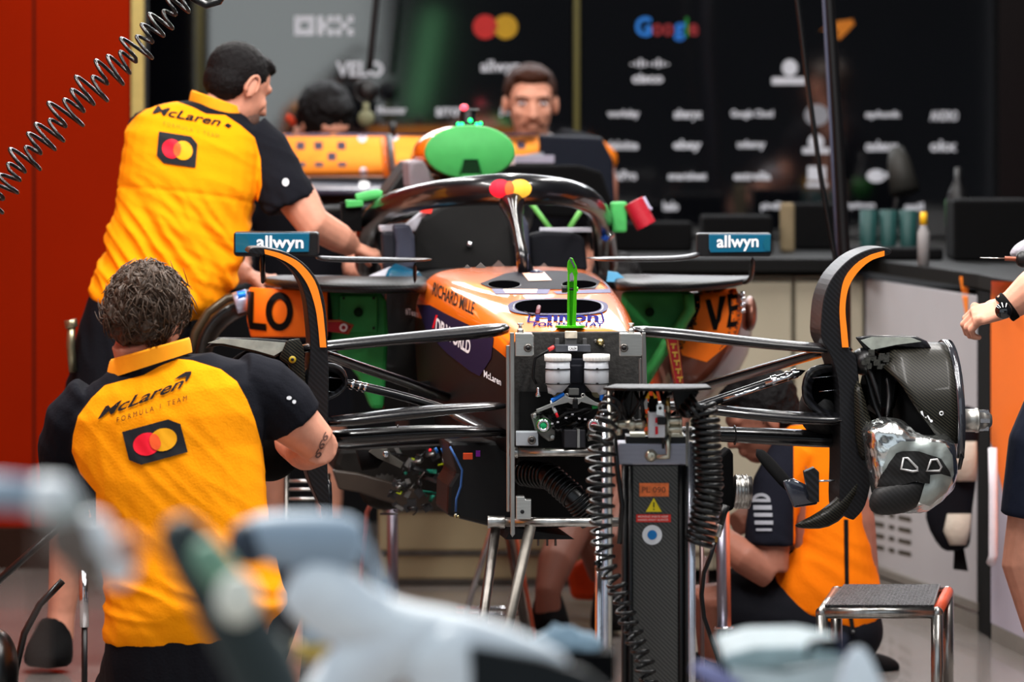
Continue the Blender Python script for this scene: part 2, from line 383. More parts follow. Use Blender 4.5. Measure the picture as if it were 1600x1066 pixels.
for i in range(4):
    p = Vector((Xw(xs[i]+1, 17.05), 17.05, 0)); q = Vector((Xw(xs[i+1]-1, 17.05), 17.05, 0))
    t = thing('cabinet', cl[i]+', under the black worktop', 'cabinet', (p.x, 17.3, 0), cab_group)
    b = B(); b.box(((p.x+q.x)/2, 17.36, .54), (q.x-p.x, .55, .98)); b.out('body', CREAM, t, bevel=.004)
    b = B(); b.box(((p.x+q.x)/2, 17.065, .56), (q.x-p.x-.01, .02, .90)); d_ = b.out('door', CREAM, t, bevel=.004)
    # angled slotted cabinet on the right
t = thing('cabinet', 'grey-white angled cabinet with rows of vent slots, right of the car', 'cabinet', (A1.x, A1.y, 0))
b = B(); wallseg(b, A1, A2, .05, 1.02); c_ = b.out('body', CREAMG, t, bevel=.003)
b = B()
for r in range(5):
    for (x0, x1) in ((1363, 1381), (1388, 1399), (1404, 1424)):
        y = 783+r*17+ (x0-1363)*.14
        b.i = 0
        u0 = None
        V = [flr_hit for flr_hit in ()]
b.bm.free()
slots = []
for r in range(5):
    for (x0, x1) in ((1364, 1382), (1389, 1398), (1404, 1424)):
        y = 778+r*18; k = .22
        slots.append(poly((x0, y+(x0-1364)*k), (x1, y+(x1-1364)*k), (x1, y+7+(x1-1364)*k), (x0, y+7+(x0-1364)*k)))
decal('vent_slots', slots, c_, mat('slot_shadow_black', (62, 56, 46), .8), t)
decal('orange_wedge', [poly((1499, 432), (1513, 434), (1513, 505), (1510, 500))], c_, ORLINE, t)
b = B(); wallseg(b, A1+Vector((-.02, -.02, 0)), A2+Vector((0, -.02, 0)), .0, .05); wallseg(b, A1+Vector((-.02, -.03, 0)), A2+Vector((0, -.03, 0)), .06, .085, .02); b.out('plinth', mat('plinth_grey', (120, 116, 110), .5), t)
# right hand unit: dark gap, then orange/lilac door
A3 = flr(1548, 1000); A4 = flr(1720, 1085)
b = B(); wallseg(b, A2+Vector((0, .03, 0)), A3+Vector((0, .03, 0)), 0, TOPZ-.03); t = thing('cabinet_gap_shade', 'black upright sheet standing in for the dark gap between grey cabinet and orange panel', 'panel', A2)  # black sheet put in for the darkness of the gap
b.out('panel', BLACKM, t)
t = thing('service_panel', 'tall orange and pale lilac side panel at the right edge', 'panel', A3)
b = B(); wallseg(b, A3, A4, .05, TOPZ-.032); c_ = b.out('body', mat('lilac_panel', (176, 170, 186), .4, var=.03, scale=3), t, bevel=.003)
b = B(); wallseg(b, A3+Vector((0, -.02, 0)), A4+Vector((0, -.02, 0)), 0, .05); b.out('plinth', mat('plinth_grey', (120, 116, 110), .5), t)
decal('orange_field', [poly((1549, 439), (1640, 444), (1640, 900), (1600, 905), (1549, 690))], c_, mat('orange_panel_paint', (248, 118, 34), .5, var=.03, scale=3), t, maxlen=60)
b = B(); p = A3+Vector((.0, -.04, 0)); b.tube([P(1551, 700, 14.9), P(1552, 760, 14.9), P(1552, 868, 14.9), P(1548, 880, 14.92)], .013, 10); b.out('handle', mat('white_handle', (225, 222, 230), .4), t)
# grey frame standing at the cabinet corner
# worktop: one dark slab
b = B()
tp = [Vector((Xw(960, 17.0), 16.98, 0)), A1+Vector((.0, -.05, 0)), A2+Vector((0, -.06, 0)), A3+Vector((0, -.05, 0)), A4+Vector((0, -.05, 0)), Vector((2.6, 15.2, 0)), Vector((2.6, 19.3, 0)), Vector((Xw(960, 17.0), 19.3, 0))]
b.prism([v+Vector((0, 0, TOPZ-.025)) for v in tp], (0, 0, .045))
b.m(0)
wt_ = b.out('worktop', mat('worktop_black', (12, 12, 12), .6), None, bevel=.004); tag(wt_, 'continuous black worktop along the back and right of the garage', 'worktop')
# the low unit under the rear of the car
t = thing('storage_unit', 'low cream drawer unit seen under the raised car', 'storage unit', P(760, 915, 17.05))
b = B(); b.box((Xw(760, 17.2), 17.3, .21), (.72, .45, .42)); UND = mat('drawer_cream_shaded', (136, 124, 96), .5, var=.04, scale=3); b.out('body', UND, t, bevel=.006)  # cream darkened in its colour for the shade under the car
for i, (z0, z1) in enumerate(((.26, .40), (.115, .245), (.02, .10))):
    b = B(); b.box((Xw(760, 17.05), 17.06, (z0+z1)/2), (.71, .025, z1-z0)); d_ = b.out('drawer', UND, t, bevel=.006)
    b = B(); b.box((Xw(760, 17.05), 17.043, z0-.006), (.70, .012, .012)); b.out('handle', DSTEEL, d_)
# things on the worktop
def on(px, d): return Vector(((px-800)/F*d, d, TOPZ+.02))
def zat(py, d): return CH-(py-HY)/F*d
TEALB = mat('teal_cup', (20, 60, 58), .5)
for i, (x_, l_) in enumerate(((1357, 'left'), (1388, 'middle'), (1419, 'right'))):
    p = on(x_, 17.5); b = B(); b.lathe(p, p+Vector((0, 0, .15)), [(0, .026), (.05, .028), (1, .03)]); o = b.out('cup', TEALB)
    tag(o, f'{l_} teal cup of three in a row on the black worktop', 'cup', 'teal cups on the worktop')
p = on(1443, 16.3); t = thing('bottle', 'slim white bottle with yellow cap standing on the worktop', 'bottle', p)
b = B(); b.lathe(p, p+Vector((0, 0, .13)), [(0, .018), (.8, .019), (.92, .012), (1, .01)]); b.out('body', mat('bottle_offwhite', (150, 146, 146), .5), t)
b = B(); b.lathe(p+Vector((0, 0, .13)), p+Vector((0, 0, .17)), [(0, .012), (1, .01)]); b.out('cap', YELLOW, t)
p = on(1497, 17.2); t = thing('drink_bottle', 'tall black bottle with a green label on the worktop', 'bottle', p)
b = B(); b.lathe(p, p+Vector((0, 0, .30)), [(0, .04), (.62, .042), (.75, .03), (.86, .014), (1, .012)]); bb = b.out('body', BLACK, t)
b = B(); b.lathe(p+Vector((0, 0, .10)), p+Vector((0, 0, .19)), [(0, .043), (1, .043)]); b.out('label_band', mat('dim_green', (20, 92, 14), .5), t)
def blk(name, label, cat, px, d, w_, dp, h_, m_, rot=0., **k):
    p = on(px, d); b = B(); b.box(p+Vector((0, 0, h_/2)), (w_, dp, h_), Matrix.Rotation(rot, 3, 'Z')); o = b.out(name, m_, None, bevel=k.get('bevel', .01)); tag(o, label, cat); return o
blk('tool_box', 'wide low black tool box behind the halo on the worktop', 'tool box', 1000, 17.9, .36, .25, .10, BLACKM)
blk('equipment_case', 'black equipment case behind the right mirror on the worktop', 'case', 1150, 17.6, .24, .28, .13, BLACKM)
blk('storage_box', 'black storage box beside the hanging pole', 'box', 1278, 18.1, .20, .25, .16, BLACKM)
blk('paper_box', 'small tan cardboard box left of the black storage box', 'box', 1230, 17.7, .05, .05, .17, mat('tan_card', (120, 105, 80), .8))
blk('tool_case', 'black case right of the white bottle on the worktop', 'case', 1545, 16.9, .26, .3, .20, BLACKM)
blk('parts_tray', 'black parts tray in front of the teal cups', 'tray', 1390, 16.9, .34, .2, .04, BLACKM)
p = on(1420, 17.9); t = thing('desk_lamp', 'dark desk lamp with grey shade behind the teal cups', 'lamp', p)
b = B(); b.lathe(p, p+Vector((0, 0, .02)), [(0, .06), (1, .055)]); b.out('base', BLACK, t)
b = B(); b.tube([p+Vector((0, 0, .02)), P(1398, 330, 17.9), P(1410, 262, 17.9)], .01, 8); b.out('pole', BLACK, t)
b = B(); b.lathe(P(1400, 232, 17.9), P(1414, 300, 17.85), [(0, .025), (.3, .04), (1, .055)]); b.out('shade', mat('lamp_shade_grey', (40, 39, 36), .6), t)
# hanging bag on the slotted cabinet
p = flr(1480, 975)+Vector((0, -.05, 0)); dd = 15.3
t = thing('hanging_jacket', 'black and white jacket hanging on the grey cabinet', 'jacket', P(1480, 800, dd))
b = B(); b.loft([[P(x0+(x1-x0)*(.5-.5*math.cos(a)), y+dy*math.cos(a), dd+.04*math.sin(a)) for a in [2*PI*k/14 for k in range(14)]] for (x0, x1, y, dy) in ((1490, 1530, 632, 2), (1478, 1532, 670, 0), (1470, 1528, 720, 5), (1450, 1526, 770, 6), (1440, 1520, 800, 8), (1462, 1518, 845, 6), (1478, 1516, 862, 3))]); bb = b.out('body', CLOTHD, t, sub=1)
b = B(); b.loft([[P(x0+(x1-x0)*(.5-.5*math.cos(a)), y, dd-.05+.015*math.sin(a)) for a in [2*PI*k/12 for k in range(12)]] for x0, x1, y in ((1498, 1526, 690), (1490, 1527, 720), (1492, 1526, 752))]); b.out('white_lining', mat('off_white_cloth', (176, 168, 155), .8, bump=.3), t)
b = B(); b.loft([[P(x0+(x1-x0)*(.5-.5*math.cos(a)), y, dd-.05+.015*math.sin(a)) for a in [2*PI*k/12 for k in range(12)]] for x0, x1, y in ((1480, 1518, 803), (1474, 1516, 830), (1484, 1510, 852))]); b.out('white_lining', mat('off_white_cloth', (176, 168, 155), .8, bump=.3), t)
b = B(); b.prism([P(1492, 850, dd), P(1505, 850, dd), P(1513, 893, dd), P(1490, 890, dd)], (0, .02, 0)); b.out('strap', BLACKM, t)
# hanging cable with lamp head (back, left of centre) and the pole/cable on the right
t = thing('pendant_cable', 'black cable hanging behind the dark-haired mechanic with a round black hook head', 'cable', P(588, 0, 18.0))
b = B(); b.tube([P(592, -130, 18), P(588, 0, 18), P(579, 90, 18), P(577, 110, 18)], .012, 8); b.out('cord', BLACK, t)
b = B(); b.ring(P(571, 143, 18), (0, 1, 0), .036, .008); b.ell(P(574, 143, 18), (.034, .02, .036)); b.out('head', BLACK, t)
b = B(); b.ell(P(572, 185, 18), (.03, .02, .03)); b.tube([P(572, 160, 18), P(572, 185, 18)], .012, 8); b.out('plug', mat('plug_olive', (104, 104, 78), .6), t)
t = thing('hanging_pole', 'thick black pole hanging from the ceiling behind the right front fin', 'pole', P(1295, 0, 15))
b = B(); b.tube([P(1288, -780, 15)*1, P(1295, 0, 15), P(1308, 200, 15), P(1320, 410, 15), P(1322, 640, 15)], .017, 10); b.out('pole', BLACK, t)
b = B(); b.tube([P(1282, -780, 15), P(1287, 0, 14.97), P(1298, 200, 14.97), P(1308, 400, 14.97)], .005, 6); b.out('cord', mat('cord_bluegrey', (70, 74, 92), .5), t)
b = B(); b.tube([P(1238, -780, 14.8), P(1246, 0, 14.8), P(1262, 130, 14.8), P(1283, 280, 14.8), P(1307, 415, 14.8), P(1316, 560, 14.8)], .0075, 8)
tag(b.out('hanging_cable', RUBBER), 'thin black cable hanging left of the thick black pole', 'cable')
# outside: unseen boards added behind the camera for the glossy panels to mirror
b = B(); b.box((-5.2, -20, 2.4), (7.4, .3, 4.8)); o = b.out('wall_white_reflector', mat('reflector_white', (205, 212, 214), .7)); struct(o)  # added bright board, mirrored in the left wall panel
b = B(); b.box((7.6, -20.2, 4), (20.8, .4, 8)); o = b.out('wall_dark_blocker', mat('blocker_dark', (13, 15, 18), .9)); struct(o)  # added dark board, keeps the right panels' reflection dark
b = B(); b.box((-.97, -18, 2.0), (.17, .2, 1.2), Matrix.Rotation(.18, 3, 'Y')); o = b.out('trim_green_reflector', mat('reflector_green', (110, 190, 130), .7)); struct(o)  # added strip for the green streak mirrored in the wall
b = B(); b.box((0, -8, -.03), (40, 30, .04)); struct(b.out('floor_pitlane', mat('asphalt', (96, 96, 98), .9)))
# ================================================================== RACE CAR
car = thing('race_car', 'papaya orange and black open-wheel race car without nose or wheels, raised on stands', 'race car', CU(0, .6, 0))
# ---- monocoque
def mono_ring(s, w, zt, hs, zb, zm=None):
    zm = zm or (zt-hs+zb)/2
    half = [(0, zt), (.35*w, zt-.001), (.66*w, zt-.006), (.86*w, zt-.022), (.965*w, zt-.05*hs/.07), (w, zt-hs), (w*.99, zm), (w*.9, zb+.03), (w*.75, zb), (0, zb)]
    pts = [CU(u, s, z) for u, z in half]+[CU(-u, s, z) for u, z in half[-2:0:-1]]
    return pts
ST = [(0, .163, 1.047, .072, .765), (.02, .163, 1.05, .072, .762), (.15, .175, 1.069, .068, .74), (.35, .193, 1.093, .066, .71), (.7, .226, 1.125, .078, .68),
      (1.1, .256, 1.15, .098, .66), (1.40, .276, 1.160, .11, .65), (1.43, .276, 1.160, .11, .65), (1.44, .276, 1.160, .11, .65)]
rings = [mono_ring(*a) for a in ST]
mids = [0]*5+[1]*4+[1]*4+[0]*5
mids = [0, 0, 0, 0, 0, 1, 1, 1, 1, 1, 1, 1, 1, 0, 0, 0, 0, 0]
b = B(); b.loft(rings, True, True, mids)
for f in b.bm.faces:
    if len(f.verts) > 6: f.material_index = 1
CHAS = mat('chassis_dark_paint', (9, 9, 11), .5, spec=.2)
chassis = b.out('chassis', [ORANGE, CHAS], car, sub=2)
for e in ():
    pass
# crease the cap edges by an inset nose frame plate
b = B()
bp = [CU(u, -.012, z) for u, z in ((-.163, .775), (-.163, .985), (-.158, 1.02), (-.135, 1.045), (.135, 1.045), (.158, 1.02), (.163, .985), (.163, .775), (.13, .748), (-.13, .748))]
b.prism(bp, CU(0, .02, 0)-CU(0, -.012, 0))
BULK = mat('bulkhead_carbon', (44, 43, 42), .7, var=.35, scale=90, bump=.15, bscale=150)
bulk = b.out('bulkhead', BULK, car, bevel=.003)
def onb(px, py, out=.0): return CP(px, py, -.014-out)
# navy + dark side graphics, lettering on the body (drawn on the surface)
decal('navy_panel', [poly((652, 476), (672, 477), (700, 492), (760, 521), (772, 528), (768, 560), (750, 588), (735, 580), (700, 553), (668, 520))], chassis, NAVY, car, maxlen=9)
decal('lettering', [T('DP WORLD', (681, 519), (54, 36), (2, -23), bold=.03)], chassis, WHITE, car, off=.0022)
decal('lettering', [T('#Team', (634, 492), (21, 5), (-1, -11), bold=.01)], chassis, WHITE, car, off=.0022)
decal('red_stroke', [poly((676, 513), (679, 513), (685, 493), (682, 492))], chassis, RED, car, off=.0022)
decal('lettering', [T('McLaren', (757, 589), (27, 14), (0, -11), bold=.02)], chassis, WHITE, car, off=.0022)
decal('lettering', [T('RICHARD MILLE', (676, 461), (64, 32), (3, -20), bold=.015)], chassis, mat('black_print', (10, 9, 9), .5), car, off=.002)
NPR = mat('navy_print', (36, 36, 92), 1., spec=.0)
decal('lettering', [T('Hilton', (836, 503), (99, 0), (1, -13), bold=.035)], chassis, NPR, car, off=.0025)
decal('frame_line', [poly((824, 503), (827, 503), (829, 492), (834, 491), (834, 490), (827, 490)), poly((824, 503), (838, 503.8), (838, 505), (823, 504.5)), poly((942, 503), (945, 503), (941, 489), (934, 489), (934, 490), (939, 491)), poly((942, 503), (930, 503.8), (930, 505), (944, 504.5))], chassis, NPR, car, off=.0025)
decal('lettering', [T('FOR THE STAY', (833, 511), (110, 0), (1, -6), bold=.03)], chassis, NPR, car, off=.0025)
GREYD = mat('decal_grey', (112, 112, 132), 1., spec=.03)
decal('grey_graphic', [poly((768, 452), (860, 452), (856, 460), (774, 460)), poly((864, 456), (952, 452), (955, 458), (870, 460)),], chassis, GREYD, car, off=.0016)
decal('orange_graphic', [poly((786, 453), (840, 453), (838, 459), (790, 459))], chassis, mat('pale_orange', (255, 190, 160), .4), car, off=.0024)
# top hatches
OPEN_SHADE = mat('opening_shade_black', (3, 3, 4), 1., spec=0.)  # flat black patches stand in for the shade inside openings
hatch = decal('front_hatch', [(lambda c: c)(poly(*[(872+78*math.copysign(abs(math.cos(a))**.6, math.cos(a)), 481+13*math.copysign(abs(math.sin(a))**.8, math.sin(a))) for a in [2*PI*k/40 for k in range(40)]]))], chassis, mat('hatch_rim', (70, 68, 92), .6, spec=.1), car, off=.0035)
hatch2 = decal('front_opening', [poly(*[(872+67*math.copysign(abs(math.cos(a))**.6, math.cos(a)), 481+10.5*math.copysign(abs(math.sin(a))**.8, math.sin(a))) for a in [2*PI*k/40 for k in range(40)]])], chassis, OPEN_SHADE, car, off=.005)
rp = []
O_ = Vector((0, 0, CH)); tr = bvh_of(chassis)
def surf(px, py, off=.004, t=None):
    d = (P(px, py, 1)-O_).normalized(); h = (t or tr).ray_cast(O_, d); return h[0]-d*off if h[0] is not None else P(px, py, 13)
b = B(); b.tube([surf(872+70*math.copysign(abs(math.cos(a))**.6, math.cos(a)), 481+11.5*math.copysign(abs(math.sin(a))**.8, math.sin(a)), .003) for a in [2*PI*k/48 for k in range(48)]], .0035, 6, close=True); b.out('opening_rim', CARB, car)
vis = decal('dash_recess', [poly((750, 444), (790, 428), (816, 424), (880, 424), (912, 428), (938, 440), (930, 452), (880, 453), (770, 452))], chassis, mat('recess_carbon', (18, 18, 27), .6, spec=.1), car, off=.002)
decal('dash_vent', [circ(788, 446, 25, 6)], chassis, OPEN_SHADE, car, off=.004)
decal('dash_vent', [circ(905, 446, 27, 6)], chassis, OPEN_SHADE, car, off=.004)
decal('dash_plate', [poly((816, 429), (850, 427), (862, 440), (826, 441))], chassis, mat('pale_orange', (255, 190, 160), .4), car, off=.0045)
b = B(); b.tube([surf(788+25*math.cos(a), 446+6*math.sin(a), .003) for a in [2*PI*k/30 for k in range(30)]], .0028, 6, close=True)
b.tube([surf(905+27*math.cos(a), 446+6*math.sin(a), .003) for a in [2*PI*k/30 for k in range(30)]], .0028, 6, close=True); b.out('vent_rim', CARB, car)
b = B(); c_ = surf(838, 428); b.ell(c_, (.021, .03, .012)); b.tube([surf(825, 428), surf(825, 428)+Vector((0, 0, .055))], .0012, 6); b.out('camera_dome', mat('dome_dark', (40, 42, 60), .3), car)
# little hose lying in the front opening
b = B(); b.tube([surf(812, 478, .006), surf(820, 488, .012), surf(832, 493, .016), surf(840, 489, .02)], .0028, 8); b.m(1).tube([surf(840, 491, .022), surf(842, 480, .026)], .0062, 8); b.out('loose_hose', [BLACK, mat('maroon_rubber', (84, 24, 34), .5)], car)
# cockpit rim behind the halo leg
b = B()
b.loft([mono_ring(1.44, .27, 1.15, .10, .65), mono_ring(1.8, .30, 1.15, .10, .62), mono_ring(2.5, .31, 1.12, .10, .60)])
b.out('cockpit_tub', CHAS, car, sub=1)
# headrest / cockpit surround panels
def slab(b, pts, s, th, ctr=None): 
    q = [CP(x, y, s) for x, y in pts]; b.prism(q, CU(0, th, 0)-CU(0, 0, 0)); return b
HEADM = mat('headrest_black', (30, 30, 30), .7, var=.15, scale=6, spec=.1)
b = B(); slab(b, [(642, 425), (646, 370), (660, 342), (690, 322), (722, 310), (760, 306), (785, 318), (800, 345), (805, 425)], 1.95, .05); b.out('cockpit_cover', HEADM, car, bevel=.012)
b = B(); b.cyl(CP(734, 382, 1.93), CP(734, 382, 1.96), .008); b.out('cover_button', CHROME, car)
b = B(); slab(b, [(826, 425), (826, 366), (850, 361), (895, 363), (914, 372), (919, 425)], 1.95, .05); b.out('cockpit_cover', mat('headrest_slate', (24, 25, 30), .7, spec=.1), car, bevel=.012)
b = B(); slab(b, [(812, 425), (805, 345), (815, 330), (826, 350), (830, 425)], 1.9, .06); b.out('seat_pad', mat('seat_bluegrey', (54, 57, 72), .6), car, bevel=.01)
b = B(); slab(b, [(614, 352), (640, 350), (648, 370), (650, 420), (618, 425), (619, 380)], 1.85, .06); b.out('side_pad', mat('seat_bluegrey', (54, 57, 72), .6), car, bevel=.01)
b = B(); slab(b, [(597, 362), (619, 362), (620, 425), (600, 425)], 1.87, .06); b.out('side_pad', mat('pad_dark', (36, 37, 44), .6), car, bevel=.01)
b = B(); slab(b, [(592, 352), (635, 350), (662, 328), (684, 334), (676, 350), (655, 362), (594, 363)], 1.98, .04); b.out('cockpit_trim', mat('pale_trim', (186, 186, 196), .5), car, bevel=.006)
b = B(); b.box(CP(884, 359, 2.0), (.15, .03, .012)); b.out('cockpit_trim', mat('pale_trim', (186, 186, 196), .5), car)
b = B(); b.prism([CP(656, 332, 1.96), CP(664, 318, 1.96), (CP(668, 328, 1.96)), CP(678, 316, 1.96), CP(674, 334, 1.96)], (0, .01, 0)); b.out('red_mark', mat('bright_red', (255, 60, 50), .5), car)
# small triangles along the windscreen line
b = B()
for x, h_ in ((751, 6), (779, 10), (850, 6), (730, 3)):
    q = surf(x, 417, .0); b.prism([q+Vector((-.018*h_/10-.004, .01, -.004)), q+Vector((.018*h_/10+.004, .01, -.004)), q+Vector((0, .01, h_/F*14.1))], (0, .012, 0))
b.out('deflector_tabs', mat('tab_grey', (92, 88, 86), .5), car)
# ---- halo
HB = mat('halo_gloss', (10, 11, 15), .3, coat=.7)
pth = [(576, 432, 2.36), (574, 400, 2.34), (576, 362, 2.28), (586, 338, 2.16), (607, 322, 2.0), (640, 311, 1.80), (684, 303, 1.62), (735, 298, 1.50), (785, 296, 1.46), (805, 296, 1.46), (850, 297, 1.49), (890, 301, 1.58), (918, 311, 1.75), (934, 328, 1.98), (943, 352, 2.2), (946, 390, 2.32), (948, 430, 2.36)]
rz = [.042, .042, .042, .040, .038, .038, .039, .042, .046, .046, .042, .039, .037, .036, .036, .038, .04]
b = B(); pts = [CP(*q) for q in pth]; b.tube(pts, [(r*.95, r) for r in rz], 16)
halo = b.out('halo', HB, car, sub=1)
b = B(); b.tube([CP(796, 300, 1.47), CP(800, 318, 1.45), CP(805, 345, 1.38), CP(812, 380, 1.28), (CP(819, 414, 1.17)), CP(822, 425, 1.14)], [(.06, .04), (.034, .04), (.018, .045), (.016, .05), (.020, .055), (.026, .06)], 14, up=(0, 1, 0))
b.out('halo_pillar', HB, halo, sub=1)
b = B(); b.tube([CP(804, 330, 1.36), CP(811, 372, 1.24), CP(817, 404, 1.13)], [(.008, .004)]*3, 8); b.out('pillar_strip', mat('strip_silver', (160, 160, 180), .3, .5), halo)
decal('halo_circle', [circ(782, 295, 17, 14)], halo, REDB, halo, off=.002, maxlen=5); decal('halo_circle', [circ(812, 295, 18, 14)], halo, mat('pale_yellow', (250, 190, 60), .5), halo, off=.0028, maxlen=5)
decal('halo_overlap', [circ(796, 295, 7, 11)], halo, ORB, halo, off=.0036, maxlen=5)
# thin bar behind halo
b = B(); b.tube([CP(594, 347, 2.1), CP(650, 335, 2.1), CP(745, 314, 2.1), CP(770, 309, 2.15)], .009, 8); b.out('steering_brace', BLACK, car)
# ---- engine cover and air intake
b = B()
ring = lambda cx, cy, rx, ry, s, n=20, e=1.: [CP(cx+rx*math.copysign(abs(math.cos(2*PI*k/n))**e, math.cos(2*PI*k/n)), cy+ry*math.copysign(abs(math.sin(2*PI*k/n))**e, math.sin(2*PI*k/n)), s) for k in range(n)]
b.loft([ring(722, 238, 77, 44, 2.62), ring(718, 238, 74, 43, 2.9), ring(700, 252, 62, 40, 3.5), ring(672, 275, 40, 36, 4.3), ring(650, 300, 20, 26, 4.9)])
airbox = b.out('air_intake', ORANGE, car, sub=1)
b = B(); slab(b, [(637, 252), (662, 250), (684, 290), (655, 296), (640, 296)], 2.66, .2); b.out('intake_cheek', mat('cheek_grey', (150, 138, 146), .5), car, bevel=.01)
b = B()
b.loft([ring(745, 330, 80, 52, 2.5, e=.8), ring(740, 330, 100, 56, 2.9, e=.8), ring(715, 345, 110, 60, 3.5, e=.8), ring(680, 360, 80, 50, 4.3, e=.8)])
b.out('engine_cover', CARB, car, sub=1)
b = B(); slab(b, [(640, 250), (604, 300), (596, 335), (625, 330), (640, 300)], 2.9, .3); b.out('engine_cover_shoulder', BLACK, car, bevel=.01)
for q in (((900, 308), (858, 250), 2.6), ):
    pass
b = B(); b.tube([CP(830, 318, 2.4), CP(860, 358, 2.35)], .008, 8); b.out('seat_belt_strap', mat('strap_green', (96, 165, 78), .6), car)
b = B(); b.tube([CP(912, 322, 2.4), CP(890, 356, 2.35)], .008, 8); b.out('seat_belt_strap', mat('strap_green', (96, 165, 78), .6), car)
b = B(); b.tube([CP(598, 340, 2.3), CP(612, 322, 2.4)], .012, 8); b.out('cable_tie', mat('lime', (160, 205, 40), .5), car)
# ---- roof camera and status lamps on the intake
cr = thing('status_light', 'small black status lamp with red top and green lights above the green intake cover', 'light', CP(730, 195, 2.62))
b = B(); b.lathe(CP(731, 196, 2.68), CP(731, 172, 2.68), [(0, .026), (.1, .024), (.9, .024), (1, .022)]); b.out('body', BLACK, cr)
b = B(); b.box(CP(734, 171, 2.67), (.055, .03, .004)); b.out('lid', GREY, cr)
b = B(); b.ell(CP(725, 168, 2.66), (.012, .012, .01)); b.out('red_lamp', mat('lamp_red', (255, 70, 90), .3, emit=2.5), cr)
b = B()
b.box(CP(733, 196, 2.60), (.09, .03, .02)); b.out('lamp_bar', BLACK, cr)
b = B()
for x, y, r in ((716, 194, .005), (722, 194, .005), (735, 188, .006), (745, 194, .005), (751, 193, .005)): b.ell(CP(x, y, 2.58), r)
b.out('green_lamps', mat('lamp_green', (20, 255, 120), .3, emit=5.), cr)
# ---- rear wing
RW = 4.75
b = B()
def wsec(px, yt, yb, s, ch): 
    a = CP(px, yt, s); c = CP(px, yb, s-.1)
    return [a, a+Vector((0, .03, .0)), (a+c)/2+Vector((0, .05, -.01)), c+Vector((0, .03, -.012)), c, c+Vector((0, -.02, .01)), (a+c)/2+Vector((0, -.012, .0))]
b.loft([wsec(412, 210, 273, RW, .1), wsec(630, 209, 270, RW, .1), wsec(842, 212, 245, RW, .1)])
flap = b.out('rear_wing_flap', mat('flap_orange', (255, 150, 52), .7, spec=.1), car)
sq = mat('flap_square', (52, 42, 60), .5)
sqs = [(463, 222), (491, 222), (527, 222), (449, 239), (512, 239), (464, 254), (492, 254), (528, 254), (434, 222), (808, 221)]
decal('flap_checker', [rect(x, y, x+13, y+(12 if y < 250 else 7)) for x, y in sqs], flap, sq, flap)
decal('flap_edge', [rect(412, 208, 842, 213)], flap, mat('flap_lip', (70, 58, 78), .5), flap)
decal('flap_badge', [circ(566, 216, 7), circ(568, 268, 6), circ(617, 215, 5)], flap, mat('badge_white', (220, 210, 225), .5), flap)
b = B(); 
def msec(px, y, s): a = CP(px, y, s); return [a+Vector((0, q, r)) for q, r in ((0, 0), (.02, .012), (.12, .016), (.28, .05), (.28, .04), (.12, -.004), (.02, -.012))]
b.loft([msec(420, 302, RW-.5), msec(630, 300, RW-.5), msec(850, 262, RW-.5)]); mp_ = b.out('rear_wing_mainplane', mat('mainplane', (44, 44, 60), .35, coat=.4), car)
b = B(); b.loft([msec(420, 330, RW-.6), msec(640, 325, RW-.6)]); b.out('beam_wing', BLACK, car)
decal('white_emblem', [circ(569, 289, 8, 6)], mp_, WHITE, mp_)
b = B(); b.box(CP(600, 285, RW-.3), (.5, .03, .035)); b.out('wing_backing', BLACK, car)
for x in (613,):
    b = B(); b.tube([CP(608, 215, RW-.3), CP(612, 250, RW-.32), CP(622, 300, RW-.3), CP(628, 360, RW-.3)], [(.013, .05)]*4, 10, up=(0, 1, 0)); b.out('swan_neck_pylon', mat('pylon', (66, 66, 72), .3, coat=.3), car)
    b = B(); b.tube([CP(613, 190, RW-.25), CP(614, 215, RW-.25)], .012, 8); b.out('drs_pod', BLACK, car)
    b = B(); b.tube([CP(600, 215, RW-.25), CP(606, 300, RW-.28)], .012, 8); b.out('pylon_edge', ORANGE, car)
b = B(); slab(b, [(842, 210), (940, 214), (958, 250), (962, 330), (850, 330)], 4.6, .03); b.out('rear_wing_endplate', mat('endplate_dark', (20, 24, 34), .4), car, bevel=.01)
b = B(); b.box(CP(835, 250, 4.2), (.13, .05, .03)); b.m(1).box(CP(835, 259, 4.2), (.13, .05, .02)); b.out('wing_tool_bar', [mat('lavender_grey', (150, 148, 165), .4), DSTEEL], car)
b = B(); slab(b, [(760, 262), (800, 258), (905, 258), (940, 268), (955, 310), (960, 340), (820, 340)], 3.6, .05); b.out('rear_bodywork', BLACKM, car, bevel=.01)
# ---- gearbox, floor and belly
b = B(); b.loft([ring(700, 520, 130, 140, 2.5, e=.7), ring(690, 500, 120, 130, 3.2, e=.7), ring(668, 470, 70, 90, 4.2, e=.7)]); b.out('engine_bay', BLACKM, car, sub=1)
b = B(); b.loft([mono_ring(.5, .12, .68, .02, .60), mono_ring(1.2, .2, .67, .02, .58), mono_ring(2.3, .25, .67, .02, .57)]); b.out('belly_keel', BLACKM, car)
